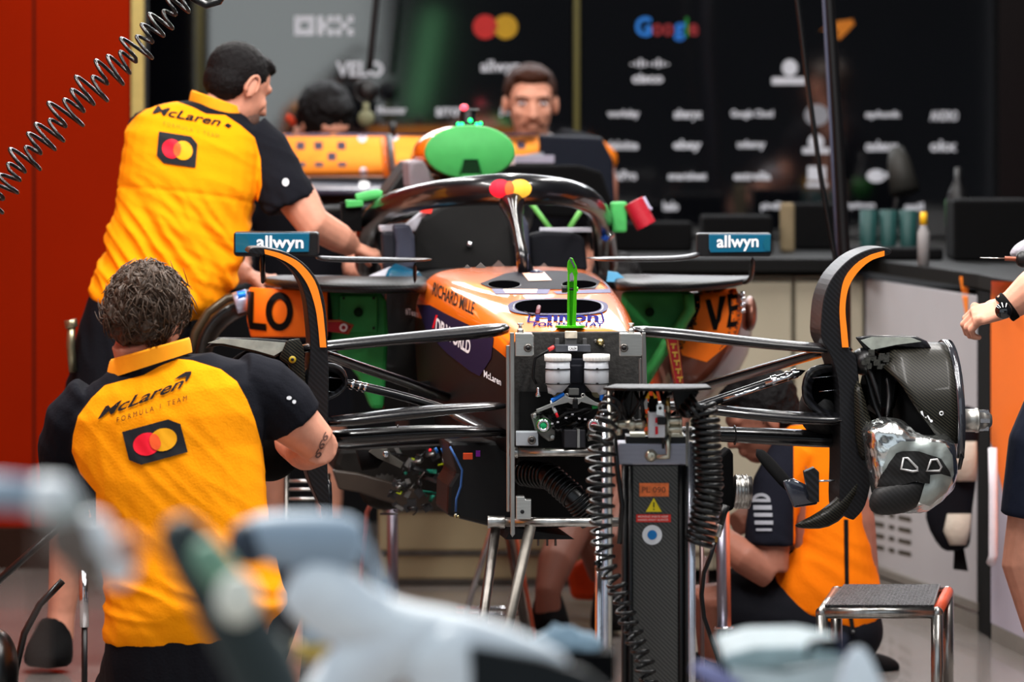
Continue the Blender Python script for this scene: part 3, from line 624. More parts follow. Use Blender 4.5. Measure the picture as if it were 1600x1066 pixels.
# ---- sidepods (mirrored by pixel outlines)
# top lips
b = B()
def lipsec(px, y, s, dp, th=.016):
    a = CP(px, y, s); return [a+Vector((0, q, r)) for q, r in ((0, 0), (.012, th*.8), (.06, th*1.1), (dp, th*1.3), (dp, -.004), (.06, -th), (.012, -th*.8))]
b.loft([lipsec(408, 438, 1.62, .10, .006), lipsec(425, 444, 1.42, .35), lipsec(520, 451, 1.26, .62), lipsec(600, 453, 1.22, .7), lipsec(655, 450, 1.22, .7), lipsec(668, 452, 1.3, .5)])
b.out('sidepod_lip', CARBL, car, sub=1)
b = B()
b.loft([lipsec(960, 448, 1.35, .5), lipsec(975, 449, 1.26, .7), lipsec(1060, 450, 1.24, .66), lipsec(1130, 447, 1.34, .4), lipsec(1168, 440, 1.5, .2, .01), lipsec(1177, 436, 1.58, .1, .006)])
b.out('sidepod_lip', CARBL, car, sub=1)
# chrome/teal patches at the lip roots
b = B(); b.prism([CP(600, 436, 1.75), CP(607, 420, 1.8), CP(618, 412, 1.8), (CP(655, 425, 1.8)), CP(668, 445, 1.5)], (0, .02, 0)); b.m(1).prism([CP(570, 434, 1.78), CP(605, 419, 1.82), CP(618, 414, 1.82), CP(612, 436, 1.8)], (0, .02, 0)); b.out('sidepod_top', [TEAL, mat('pale_trim', (186, 186, 196), .5)], car)
b = B(); b.prism([CP(948, 440, 1.5), CP(950, 424, 1.5), CP(965, 426, 1.5), CP(985, 442, 1.5)], (0, .02, 0)); b.out('sidepod_top', [mat('light_teal', (90, 160, 200), .4)], car)
# inlet blanking covers (loose green plastic) - things of their own
def cover(name, pts, s, label, parts, m_=GREEND, th=.03, bev=.012):
    c = [sum(v[0] for v in pts)/len(pts), sum(v[1] for v in pts)/len(pts)]
    t = thing(name, label, 'cover', CP(c[0], c[1], s)); bb = B(); slab(bb, pts, s, th); p_ = bb.out('blank', m_, t, bevel=bev); parts(t, p_); return t
def lp(t, p_):
    b = B(); b.cyl(CP(560, 488, 1.50), CP(560, 488, 1.53), .013); b.out('finger_hole', mat('hole_green', (12, 44, 20), .8), t)
    b = B(); slab(b, [(530, 462), (590, 462), (590, 520), (530, 520)], 1.512, .02); b.out('raised_panel', GREEND, t, bevel=.004)
    b = B()
    for x, y in ((537, 466), (584, 466), (584, 513)): b.cyl(CP(x, y, 1.50), CP(x, y, 1.52), .004)
    b.out('screw', BLACK, t)
    b = B(); slab(b, [(498, 505), (512, 500), (532, 500), (553, 508), (545, 523), (528, 520), (510, 518), (500, 522)], 1.47, .008); tg = b.out('warning_tag', mat('tag_red', (150, 22, 30), .6), t)
    b = B(); b.ring(CP(537, 512, 1.465), (0, 1, 0), .0085, .0028); b.out('eyelet', WHITE, tg)
    b = B(); b.tube([CP(x, y, 1.468) for x, y in ((512, 502), (532, 502), (551, 509), (543, 521))], .0008, 4); b.out('tag_stitching', mat('gold_thread', (190, 150, 60), .5), tg)
cover('left_intake_cover', [(505, 456), (595, 456), (604, 470), (607, 520), (603, 600), (600, 640), (580, 640), (560, 590), (520, 540), (505, 530)], 1.53, 'green blanking cover in the left sidepod inlet with a red tag', lp)
bpy.data.objects['left_intake_cover'].name = 'sidepod_cover'
def rp_(t, p_):
    b = B(); b.cyl(CP(1015, 488, 1.50), CP(1015, 488, 1.53), .013); b.out('finger_hole', mat('hole_green', (12, 44, 20), .8), t)
    b = B(); b.tube([CP(1075, 460, 1.5), CP(1078, 485, 1.5), CP(1062, 510, 1.5), CP(1035, 545, 1.48), CP(1012, 585, 1.48)], [(.016, .03)]*5, 8); b.out('outer_rib', GREENC, t)
    b = B(); slab(b, [(1040, 528), (1060, 528), (1068, 600), (1053, 600)], 1.44, .006); tg = b.out('warning_ribbon', mat('tag_red', (150, 22, 30), .6), t)
    b = B()
    for i in range(5): b.box(CP(1052+i*2.6, 538+i*13, 1.437), (.016, .002, .004)); b.box(CP(1052+i*2.6, 542+i*13, 1.437), (.004, .002, .012))
    b.tube([CP(1042, 528, 1.437), CP(1055, 600, 1.437)], .001, 4); b.tube([CP(1058, 528, 1.437), CP(1066, 600, 1.437)], .001, 4)
    b.out('ribbon_print', mat('gold_thread', (190, 150, 60), .5), tg)
cover('sidepod_cover', [(972, 456), (1085, 456), (1086, 485), (1070, 520), (1040, 560), (1010, 610), (975, 610)], 1.53, 'green blanking cover in the right sidepod inlet with a red ribbon', rp_)
# sidepod bodies
def sring(pts, s): return [CP(x, y, s) for x, y in pts]
b = B()
r0 = [(1070, 458), (1130, 448), (1158, 455), (1160, 490), (1150, 530), (1120, 575), (1090, 610), (1050, 600), (1040, 560), (1075, 515), (1088, 485)]
r1 = [(1060, 455), (1130, 446), (1170, 460), (1183, 500), (1180, 560), (1150, 600), (1090, 660), (1040, 640), (1020, 560), (1050, 515), (1070, 485)]
r2 = [(1020, 455), (1090, 446), (1150, 458), (1175, 495), (1172, 560), (1130, 620), (1080, 660), (1020, 660), (990, 560), (1010, 515), (1020, 485)]
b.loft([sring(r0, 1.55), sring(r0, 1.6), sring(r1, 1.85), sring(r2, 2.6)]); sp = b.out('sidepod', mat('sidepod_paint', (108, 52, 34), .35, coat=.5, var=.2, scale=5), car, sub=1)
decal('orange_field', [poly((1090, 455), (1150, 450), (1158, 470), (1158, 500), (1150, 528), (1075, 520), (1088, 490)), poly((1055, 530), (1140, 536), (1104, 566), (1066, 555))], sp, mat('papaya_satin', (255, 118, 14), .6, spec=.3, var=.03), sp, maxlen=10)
BPR = mat('black_print', (10, 9, 9), .5)
decal('sponsor_letters', [poly((1102, 470), (1110, 468), (1119, 500), (1124, 464), (1134, 463), (1120, 516), (1114, 516)), poly((1128, 464), (1131, 464), (1126, 500), (1117, 517), (1120, 510)),
    poly((1136, 461), (1151, 457), (1152, 466), (1142, 468), (1143, 478), (1152, 476), (1152, 484), (1143, 487), (1142, 503), (1152, 501), (1150, 510), (1135, 512), (1139, 490))], sp, BPR, sp, off=.0025)
decal('dark_band', [poly((1083, 458), (1093, 458), (1094, 480), (1082, 512), (1074, 512), (1086, 485))], sp, BPR, sp, off=.0022)
b = B(); b.ell(CP(1172, 490, 1.75), (.02, .08, .05)); b.box(CP(1158, 462, 1.6), (.02, .02, .012)); b.out('sidepod_fasteners', mat('rear_copper', (120, 76, 62), .3, .5), car)
b = B()
for y in (459, 467, 476, 486): b.cyl(CP(1157, y, 1.55), CP(1164, y-1, 1.55), .006)
b.out('connector', CHROME, car)
# left sidepod: orange LO panel + curved floor edge
b = B()
def lo(px, bulge): return bulge
ringsL = []
for px, s in ((386, 1.62), (392, 1.56), (420, 1.50), (460, 1.47), (512, 1.47)):
    t0 = 452 if px > 395 else 455; ringsL.append([CP(px+ (4 if px < 395 else 0), 449+ (px-386)*.05, s), CP(px-1, 470, s-.01), CP(px, 500, s-.01), CP(px+(6 if px < 395 else 0), 527, s), CP(px+6, 527, s+.25), CP(px+4, 450, s+.25)])
b.loft(ringsL); lop = b.out('sidepod', [mat('papaya_satin', (255, 118, 14), .6, spec=.3, var=.03)], car, bevel=.004)
decal('sponsor_letters', [poly((389, 456), (398, 456), (396, 504), (417, 506), (417, 517), (391, 514), (387, 490)), 
      ([(437+21*math.cos(a), 487+30*math.sin(a)) for a in [2*PI*k/36 for k in range(36)]]+[(437+12*math.cos(a), 487+19*math.sin(a)) for a in [2*PI*k/36 for k in range(36)]], [[k, (k+1) % 36, 36+(k+1) % 36, 36+k] for k in range(36)])], lop, BPR, lop, off=.003)
b = B(); b.tube([CP(498, 455, 1.5), CP(503, 500, 1.5), CP(500, 540, 1.5)], [(.03, .03)]*3, 8); b.out('sidepod_edge', BPR, car)
b = B()
o1 = [(296, 560), (305, 520), (325, 488), (355, 466), (395, 458)]; o2 = [(330, 600), (330, 545), (345, 520), (365, 500), (395, 492)]
b.loft([[CP(a[0], a[1], 1.75), CP(a[0]+4, a[1]+6, 1.70), CP(c[0], c[1], 1.72), CP(c[0], c[1], 1.85), CP(a[0], a[1], 1.9)] for a, c in zip(o1, o2)])
b.out('floor_edge', mat('edge_brownblack', (30, 26, 22), .35, coat=.3, var=.4, scale=20), car, sub=1)
b = B(); b.tube([CP(x, y, 1.69) for x, y in o1], [.012]*5, 8); b.out('floor_edge_tube', mat('tube_bronze', (66, 54, 38), .3, .4), car)
b = B(); b.cyl(CP(367, 474, 1.64), CP(388, 468, 1.64), .03); b.m(1).cyl(CP(371, 462, 1.62), CP(384, 460, 1.62), .012); b.out('connector', [mat('connector_pale', (190, 195, 220), .3, .7), BLUE], car)
# turning vane side dark area between chassis and cover (left)
b = B(); slab(b, [(604, 456), (668, 456), (700, 500), (760, 600), (740, 660), (640, 660), (600, 640)], 1.6, .04); b.out('side_baffle', mat('baffle_dark', (26, 23, 20), .3, coat=.4, var=.3, scale=10), car)
b = B(); slab(b, [(640, 600), (720, 590), (780, 640), (780, 680), (640, 690)], 1.2, .04); b.out('side_baffle', BLACKM, car)
# ---- mirrors
def mirror(x0, x1, y0, y1, sgn, label=None):
    s = 1.2; b = B()
    a, c = (x0, x1)
    prof = [(0, y0+2), (.02, y0), (.98, y0), (1, y0+3), (1, y1-4), (.97, y1), (.03, y1), (0, y1-4)]
    q = [CP(a+(c-a)*f, y, s) for f, y in prof]; b.prism(q, (0, .09, 0)); mo = b.out('mirror_housing', BLACK, car, bevel=.008)
    f0 = .02 if sgn < 0 else .16; f1 = .90 if sgn < 0 else .99
    b = B(); q = [CP(a+(c-a)*f, y, s-.006) for f, y in ((f0, y0+1), (f1, y0+1), (f1-.01, y1-7), (f0+.02, y1-6), (f0, y1-12))]; b.prism(q, (0, .01, 0)); face = b.out('mirror_shell', TEAL, mo, bevel=.002)
    return mo, face
m1, f1 = mirror(365, 497, 363, 401, -1)
m2, f2 = mirror(1089, 1206, 365, 401, 1)
decal('lettering', [T('allwyn', (401, 393), (73, 1), (0, -25), bold=.015)], f1, WHITE, f1, maxlen=100); decal('shell_band', [poly((368, 368), (385, 368), (391, 384), (388, 394), (368, 394))], f1, TEALD, f1, maxlen=100)
decal('lettering', [T('allwyn', (1120, 393), (65, -1), (0, -25), bold=.015)], f2, WHITE, f2, maxlen=100); decal('shell_band', [poly((1197, 368), (1203, 368), (1203, 392), (1195, 391), (1192, 380))], f2, TEALD, f2, maxlen=100)
def bar(name, pts, rs, m_=CARB, up=(0, 0, 1), parent=None, sub=1, seg=12):
    b = B(); b.tube([CP(*q) for q in pts], rs, seg, up=up); return b.out(name, m_, parent or car, sub=sub)
# flat fins under the mirrors
bar('mirror_stay', [(492, 402, 1.2), (510, 405, 1.2), (560, 406, 1.2), (620, 407, 1.2), (655, 406, 1.2), (676, 405, 1.2)], [(.035, .006), (.04, .008), (.045, .009), (.045, .008), (.035, .006), (.01, .002)])
bar('mirror_stay', [(914, 403, 1.2), (935, 405, 1.2), (980, 405, 1.2), (1040, 405, 1.2), (1075, 403, 1.2), (1096, 396, 1.2)], [(.01, .002), (.035, .006), (.045, .008), (.045, .008), (.04, .008), (.03, .008)])
bar('mirror_post', [(648, 408, 1.22), (648, 445, 1.25)], .006, BLACK)
bar('mirror_post', [(409, 400, 1.22), (410, 430, 1.28), (414, 441, 1.34)], .007, CARB)
bar('mirror_post', [(1176, 400, 1.22), (1175, 430, 1.28), (1171, 439, 1.34), (1160, 443, 1.36)], .007, CARB)
bar('mirror_post', [(497, 403, 1.25), (1, 1, 1)][:1]+[(640, 412, 1.6)], .004, BLACK)
# ---- front suspension (aero-section arms)
def arm(name, pts, rv, rh, m_=None): return bar(name, pts, [(rh, r) for r in (rv if isinstance(rv, list) else [rv]*len(pts))], m_ or CARBA, up=(0, 0, 1))
CARBA = carbon('arm_carbon', (7, 7, 9), (18, 18, 21), .27, 160., coat=.25)
arm('upper_wishbone', [(800, 512, .06), (760, 518, .06), (690, 524, .05), (600, 532, .04), (512, 541, .02), (462, 546, .02)], [.016, .019, .017, .015, .014, .013], .055)
arm('upper_wishbone', [(980, 516, .06), (1030, 519, .06), (1120, 529, .05), (1200, 538, .04), (1290, 545, .02), (1335, 547, .02)], [.014, .015, .015, .014, .013, .012], .055)
arm('rear_upper_wishbone', [(488, 546, .08), (540, 566, .3), (620, 592, .6), (700, 622, .95), (730, 632, 1.05)], [.011]*5, .03)
arm('rear_upper_wishbone', [(1300, 546, .08), (1250, 560, .25), (1180, 580, .5), (1100, 604, .8), (1030, 622, 1.0)], [.013]*5, .03)
arm('push_rod', [(530, 596, .02), (580, 607, .02), (640, 622, .05), (720, 646, .08)], .0115, .014)
b = B()
for x0, x1 in ((548, 553), (560, 563), (568, 572)): b.cyl(CP(x0, 600+(x0-548)*.24, .02), CP(x1, 601+(x1-548)*.24, .02), .013)
b.out('rod_collar', CHROME, car)
arm('push_rod', [(1262, 578, .02), (1200, 598, .02), (1120, 626, .05), (1040, 652, .08)], .0115, .014)
b = B()
for x0, x1 in ((1245, 1238), (1232, 1228), (1214, 1205)): b.cyl(CP(x0, 583-(x0-1245)*.32, .02), CP(x1, 583-(x1-1245)*.32, .02), .0125)
b.tube([CP(1250, 583, .0), CP(1196, 600, .0)], .005, 8); b.tube([CP(1196, 604, .0), CP(1130, 625, .01)], .004, 8)
b.out('rod_collar', CHROME, car)
arm('lower_wishbone', [(500, 660, .0), (560, 656, .0), (640, 645, .0), (720, 638, .02), (800, 633, .04)], [.015, .016, .017, .013, .010], .05)
arm('lower_wishbone', [(1330, 656, .0), (1270, 655, .0), (1200, 650, .0), (1130, 642, .02), (1060, 634, .04), (1000, 632, .04)], [.016, .017, .016, .014, .012, .010], .05)
arm('track_rod', [(505, 684, .1), (560, 683, .1), (620, 678, .1), (700, 674, .12), (800, 674, .15)], [.02, .021, .021, .018, .014], .04)
arm('track_rod', [(1330, 688, .1), (1280, 686, .1), (1200, 682, .1), (1120, 678, .12), (1010, 676, .15)], [.022, .023, .022, .02, .016], .04)
b = B()
b.ring(CP(622, 678, .1), (1, -.1, .02), .022, .0016, 24, 6); b.ring(CP(1148, 680, .1), (1, .1, 0), .024, .0016, 24, 6); b.out('arm_seam', BLACK, car)
arm('rear_lower_wishbone', [(520, 700, .3), (620, 692, .6), (720, 690, .9)], .012, .03, BLACK)
arm('rear_lower_wishbone', [(700, 640, .5), (745, 664, .3), (790, 684, .12)], .012, .03)
arm('rear_lower_wishbone', [(1180, 700, .4), (1215, 740, .35), (1240, 768, .3)], .016, .02, BLACKM)
# ---- winglets over the brake ducts
def fin(outline, stripe, s, th, foot, line2=None):
    b = B(); b.prism([CP(x, y, s) for x, y in outline], CU(0, th, 0)-CU(0, 0, 0)); f_ = b.out('brake_duct_fin', CARBL, car, bevel=.006)
    b = B(); b.prism([CP(x, y, s-.006) for x, y in stripe], (0, .012, 0)); b.out('orange_edge', ORLINE, f_)
    if foot:
        b = B(); b.loft([[CP(x, y-h_, s+q), CP(x, y-h_, s+q+.08), CP(x, y+h_, s+q+.08), CP(x, y+h_, s+q-.02)] for x, y, h_, q in foot]); b.out('fin_foot', CARBW, f_, sub=1)
    return f_
def arc_pts(cps, n=6):      # smooth curve through points (Catmull-Rom)
    out = []
    for i in range(len(cps)-1):
        p0 = cps[max(0, i-1)]; p1 = cps[i]; p2 = cps[i+1]; p3 = cps[min(len(cps)-1, i+2)]
        for k in range(n):
            t = k/n
            out.append(tuple(.5*((2*p1[j])+(-p0[j]+p2[j])*t+(2*p0[j]-5*p1[j]+4*p2[j]-p3[j])*t*t+(-p0[j]+3*p1[j]-3*p2[j]+p3[j])*t**3) for j in range(len(p1))))
    out.append(tuple(cps[-1])); return out
# right fin
outer = [(1394, 392), (1385, 387), (1360, 389), (1330, 403), (1303, 430), (1288, 462), (1283, 500), (1284, 530), (1300, 560), (1310, 600), (1312, 650), (1313, 720), (1312, 790), (1322, 808), (1334, 813)]
inner = [(1394, 395), (1386, 399), (1378, 400), (1356, 407), (1335, 424), (1322, 450), (1319, 490), (1323, 530), (1326, 545), (1338, 560), (1345, 620), (1356, 690), (1362, 740), (1352, 790), (1334, 813)]
ol = arc_pts(outer, 4)+arc_pts(inner, 4)[::-1][1:-1]
st = arc_pts([(1382, 392), (1357, 400), (1334, 416), (1318, 440), (1312, 480), (1314, 520), (1316, 543)], 5)+arc_pts([(1326, 543), (1324, 520), (1321, 482), (1326, 450), (1340, 426), (1360, 408), (1382, 400)], 5)
fin(ol, st, -.04, .16, [(1240, 822, 3, .0), (1265, 818, 10, .0), (1295, 808, 20, .0), (1325, 782, 26, .0), (1350, 740, 20, .0)])
# left fin
outer = [(388, 393), (395, 387), (420, 388), (455, 398), (485, 422), (503, 455), (510, 495), (512, 540), (514, 600), (512, 680), (512, 740), (516, 800)]
inner = [(388, 395), (398, 398), (420, 400), (445, 412), (466, 435), (477, 465), (482, 500), (485, 545), (480, 600), (478, 680), (480, 740), (505, 800)]
ol = arc_pts(outer, 4)+arc_pts(inner, 4)[::-1][1:-1]
st = arc_pts([(413, 390), (440, 397), (468, 411), (492, 440), (503, 478), (507, 510), (510, 543)], 5)+arc_pts([(500, 543), (497, 510), (492, 478), (480, 444), (460, 418), (436, 404), (414, 397)], 5)
fin(ol, st, -.04, .16, None)
b = B(); b.tube([CP(410, 394, .0), CP(411, 436, .05)], [(.006, .02)]*2, 8, up=(0, 1, 0)); b.out('fin_stay', BLACK, car)
# ---- brake duct scoops
def scoop(pts, ipts, s, slits):
    b = B(); n = len(pts)
    b.loft([[CP(x, y, s) for x, y in ipts], [CP(x, y, s-.03) for x, y in pts], [CP(x, y, s+.0) for x, y in [(q[0]+(q[0]-sum(a[0] for a in pts)/n)*.04, q[1]) for q in pts]], [CP(x, y, s+.14) for x, y in pts]], cap=False)
    o = b.out('brake_duct_scoop', CARB, car, sub=1)
    b = B(); b.prism([CP(x, y, s+.02) for x, y in ipts], (0, .01, 0)); b.out('duct_mouth', OPEN_SHADE, o)
    b = B()
    for q in slits: b.tube([CP(q[0], q[1], s-.005), CP(q[2], q[3], s-.005)], .001, 5)
    b.out('duct_wire', CHROME, o); return o
scoop([(1290, 568), (1265, 572), (1254, 590), (1252, 620), (1262, 640), (1290, 655), (1325, 668), (1335, 640), (1332, 600), (1325, 565)],
      [(1292, 582), (1276, 586), (1268, 600), (1268, 620), (1276, 633), (1295, 643), (1318, 650), (1324, 630), (1322, 600), (1318, 580)], .02, [(1269, 591, 1320, 586), (1280, 612, 1320, 608)])
b = B(); b.ell(CP(1285, 640, .12), (.06, .09, .07)); b.out('duct_body', CARBM, car)
scoop([(512, 566), (535, 570), (544, 590), (543, 605), (530, 618), (512, 627), (480, 635), (470, 610), (472, 585), (485, 566)],
      [(510, 580), (528, 583), (536, 594), (534, 603), (524, 611), (508, 618), (488, 622), (482, 606), (484, 590), (492, 580)], .02, [(480, 587, 536, 592), (482, 608, 530, 614)])
# ---- right corner: drum, upright, caliper, axle
hub = CP(1480, 657, .05); XA = (CU(1, 0, 0)-CU(0, 0, 0)).normalized(); YA = (CU(0, 1, 0)-CU(0, 0, 0)).normalized(); ZA = Vector((0, 0, 1))
def drum_pt(px_off, r, ang): return hub+XA*px_off+YA*(-math.cos(ang)*r)+ZA*(math.sin(ang)*r)   # ang 0: towards the camera, 90: up
b = B(); n = 18; R0 = .197
rows = []
for j, (xo, a0) in enumerate(((-.185, .95), (-.15, .55), (-.11, .18), (-.07, -.10), (-.03, -.22), (-.006, -.24))):
    rows.append([drum_pt(xo, R0-.02*(xo < -.15), a0+(3.3-a0)*k/n) for k in range(n+1)])
V = b.loft(rows, cap=False, closed=False)
drum = b.out('brake_drum', CARBW, car)
sm = drum.modifiers.new('sol', 'SOLIDIFY'); sm.thickness = .006
b = B(); b.loft([[drum_pt(xo, rr, -.42+(3.6)*k/24) for k in range(25)] for xo, rr in ((-.012, .19), (-.012, .203), (.006, .203), (.006, .182))], cap=False, closed=False)
o = b.out('drum_rim', mat('rim_gloss', (50, 52, 58), .15, .3, coat=1.), drum); q = o.modifiers.new('sol', 'SOLIDIFY'); q.thickness = .004
b = B(); b.tube([drum_pt(.0, .20, -.40), drum_pt(.0, .19, -.6), drum_pt(-.03, .17, -.75), drum_pt(-.07, .16, -.7), drum_pt(-.1, .17, -.4)], .006, 8); b.out('drum_lip', CARB, drum)
decal('drum_number', [poly((1438, 643), (1441, 642), (1444, 652), (1448, 651), (1447, 654), (1438, 656), (1437, 653), (1441, 652), (1439, 647)), circ(1455, 658, 2.2, 2.2), poly((1448, 650), (1450, 649), (1454, 656), (1452, 657))], drum, WHITE, drum, off=.002)
b = B(); b.ring(CP(1471, 646, -.15), (0, 1, .2), .0045, .0012, 16, 5); b.out('rim_mark', WHITE, drum)
b = B()
ax0 = hub+XA*0.0; ax1 = CP(1549, 657, .05)
b.lathe(hub-XA*.10, ax1, [(0, .04), (.45, .04), (.46, .0285), (.52, .0285), (.53, .031), (.55, .031), (.555, .0285), (.575, .0285), (.58, .031), (.6, .031), (.605, .0285), (.625, .0285), (.63, .031), (.65, .031), (.655, .029), (.80, .029), (.81, .031), (.84, .031), (.845, .027), (.90, .027), (.97, .021), (1, .014)], 28)
b.out('axle_spindle', mat('spindle_steel', (190, 188, 182), .35, .85, var=.1), car)
b = B()
for a in range(6): b.box(hub+XA*.088+YA*(math.cos(a*PI/3)*.024)+ZA*(math.sin(a*PI/3)*.024), (.03, .010, .010))
b.out('axle_tooth', CHROME, car)
b = B(); b.lathe(hub-XA*.12, hub+XA*.004, [(0, .10), (.8, .11), (1, .105)], 28); b.out('brake_disc_bell', BLACKM, car)
# caliper wrapped in foil
b = B()
ct = [(1345, 668), (1372, 655), (1402, 652), (1425, 672), (1440, 682), (1470, 678), (1490, 686), (1496, 710), (1497, 740), (1488, 765), (1470, 785), (1440, 802), (1400, 802), (1370, 795), (1356, 740), (1352, 700)]
cen = (1430, 728)
b.loft([[CP(cen[0]+(x-cen[0])*k, cen[1]+(y-cen[1])*k, s) for x, y in ct] for k, s in ((.55, -.235), (.86, -.225), (1, -.17), (1.02, -.10), (.96, .02), (.8, .06))])
cal = b.out('brake_caliper_wrap', [FOIL], car, sub=3)
dt = bpy.data.textures.new('crumple', 'CLOUDS'); dt.noise_scale = .05
dm = cal.modifiers.new('crumple', 'DISPLACE'); dm.texture = dt; dm.strength = .016; dm.mid_level = .5
decal('foil_flat_patch', [poly((1390, 700), (1408, 690), (1440, 690), (1476, 694), (1487, 712), (1489, 742), (1478, 768), (1452, 790), (1436, 785), (1450, 735), (1420, 730), (1392, 722), (1382, 740), (1378, 735))], cal, FOILG, cal, off=.003)
decal('heat_shield', [poly((1376, 744), (1400, 708), (1410, 705), (1436, 705), (1470, 717), (1482, 737), (1484, 745), (1470, 740), (1453, 742), (1452, 756), (1430, 752), (1400, 760), (1372, 760))], cal, CARBM, cal, off=.005)
for pts in (((1408, 733), (1412, 716), (1418, 716), (1433, 731), (1434, 736), (1426, 737)), ((1448, 736), (1455, 719), (1464, 718), (1471, 730), (1468, 736))):
    q = [surf(x, y, .009, bvh_of(cal)) for x, y in pts]
    b = B(); b.tube(q, .0032, 6, close=True); b.out('shield_window_frame', mat('frame_pale', (190, 190, 190), .4, .4), cal)
b = B(); b.loft([[CP(x, y, s) for x, y in ((1360, 760), (1400, 748), (1440, 742), (1452, 752), (1448, 775), (1435, 795), (1400, 806), (1352, 806))] for s in (-.25, -.18, 0)]); b.out('cooling_scoop', CARBM, car, sub=2)
# upright and clutter between fin and drum
b = B()
for q in ([(1325, 548, 0), (1352, 570, 0), (1362, 620, -.02), (1375, 655, -.04), (1385, 668, -.05)], [(1345, 560, -.02), (1362, 580, -.04), (1378, 640, -.06)], [(1385, 585, -.04), (1392, 620, -.05), (1385, 655, -.08)], [(1352, 662, -.08), (1380, 665, -.1), (1386, 655, -.1)]):
    b.tube([CP(*p) for p in q], .007, 8)
b.ell(CP(1350, 565, .0), (.035, .05, .035)); b.ell(CP(1345, 690, .05), (.05, .06, .08)); b.box(CP(1375, 600, .08), (.12, .1, .2))
b.out('upright', BLACK, car, sub=1)
b = B(); b.loft([[CP(x, y, s) for x, y in ((1330, 580), (1346, 590), (1354, 640), (1372, 680), (1374, 700), (1360, 720), (1345, 728), (1335, 700))] for s in (-.08, -.02)]); b.out('duct_shroud', CARBW, car, sub=1)
b = B(); b.loft([[CP(x, y, s) for x, y in ((1336, 527), (1360, 524), (1430, 525), (1448, 533), (1456, 545), (1440, 545), (1400, 542), (1362, 550), (1352, 548))] for s in (-.02, .12)]); du = b.out('duct_panel', CARB, car, bevel=.004)
b = B(); b.prism([CP(x, y, -.03) for x, y in ((1345, 532), (1362, 527), (1425, 528), (1440, 534), (1400, 539), (1362, 547))], (0, .008, 0)); b.out('duct_liner', mat('liner_grey', (150, 156, 148), .6, var=.2, scale=40), du)
b = B(); random.seed(3)
for i in range(22): b.box(CP(1348+random.random()*45, 548+random.random()*22+ i*.3, -.05), [.006+random.random()*.01]*3)
b.out('duct_fastener', mat('fastener_mix', (70, 70, 66), .3, .6, var=.5, scale=200), du)
# mirror-mounted sensor low on the right arm
b = B(); b.loft([[CP(x, y, s) for x, y in ((1222, 752), (1240, 748), (1258, 757), (1275, 760), (1278, 788), (1240, 794), (1232, 775))] for s in (.0, .12)]); sb = b.out('arm_bracket', mat('bracket_gloss', (40, 44, 56), .15, coat=1.), car, bevel=.006)
b = B(); b.prism([CP(x, y, -.02) for x, y in ((1256, 738), (1272, 731), (1280, 738), (1280, 785), (1266, 785), (1260, 760))], (0, .05, 0)); b.m(1).tube([CP(1278, 752, 0), CP(1304, 751, 0)], .003, 6); b.out('bracket_blade', [CARB, CHROME], sb, bevel=.003)
# ---- left corner clutter (half hidden by the mechanic)
b = B(); b.loft([[CP(x, y, s) for x, y in ((320, 545), (340, 527), (400, 528), (450, 532), (455, 545), (430, 560), (400, 552), (345, 540))] for s in (-.02, .12)]); du = b.out('duct_panel', BLACK, car, bevel=.004)
b = B(); b.prism([CP(x, y, -.03) for x, y in ((325, 536), (345, 529), (400, 532), (446, 536), (452, 542), (428, 556), (400, 548), (350, 537))], (0, .008, 0)); b.out('duct_liner', mat('liner_grey', (150, 156, 148), .6, var=.2, scale=40), du)
b = B(); b.loft([[CP(x, y, s) for x, y in ((448, 532), (468, 528), (475, 545), (478, 620), (478, 700), (455, 700), (462, 620), (450, 570), (436, 560))] for s in (-.06, -.01)]); ls = b.out('duct_shroud', CARBW, car, bevel=.004)
b = B(); b.cyl(CP(457, 562, -.075), CP(457, 562, -.05), .009); b.m(1).cyl(CP(457, 562, -.078), CP(457, 562, -.07), .004); b.out('shroud_bolt', [mat('bolt_yellow', (150, 128, 20), .4), BLACK], ls)
b = B()
for q in ([(420, 560, 0), (440, 590, 0), (430, 640, -.02), (450, 690, -.04)], [(470, 560, .05), (468, 620, .0), (455, 680, -.02)], [(400, 556, 0), (428, 580, 0), (440, 620, 0)]): b.tube([CP(*p) for p in q], .010, 8)
b.ell(CP(430, 600, .08), (.06, .08, .09)); b.ell(CP(420, 690, .08), (.09, .1, .1)); b.ell(CP(400, 620, .12), (.1, .08, .12))
b.out('upright', BLACKM, car, sub=1)
b = B(); b.loft([[CP(x, y, s) for x, y in ((500, 740), (524, 742), (516, 800), (528, 850), (512, 870), (498, 800))] for s in (-.04, .02)]); b.out('fin_tail', CARB, car, sub=1)
# ---- bulkhead furniture
b = B()
def frect(x0, y0, x1, y1, s, th): slab(b, [(x0, y0), (x1, y0), (x1, y1), (x0, y1)], s, th)
frect(868, 539, 923, 550, -.05, .035); sens = b.out('sensor_bar', mat('sensor_slate', (52, 54, 60), .45), bulk, bevel=.002)
b = B(); frect(888, 541, 902, 548, -.0515, .002); lb = b.out('sensor_label', WHITE, sens)
decal('lettering', [T('CAL04', (889.2, 546.8), (11.5, 0), (0, -4.4), bold=.02)], lb, BPR, lb)
b = B()
for x in (871, 914): frect(x-3, 529, x+3, 540, -.03, .015)
frect(884, 519, 901, 540, -.03, .016); b.out('sensor_bracket', mat('bracket_grey', (74, 74, 74), .5), bulk, bevel=.001)
b = B(); frect(884, 518, 902, 529, -.033, .02); b.out('tape_strip', mat('masking_tape', (196, 186, 168), .8, var=.2, scale=60), bulk, bevel=.001)
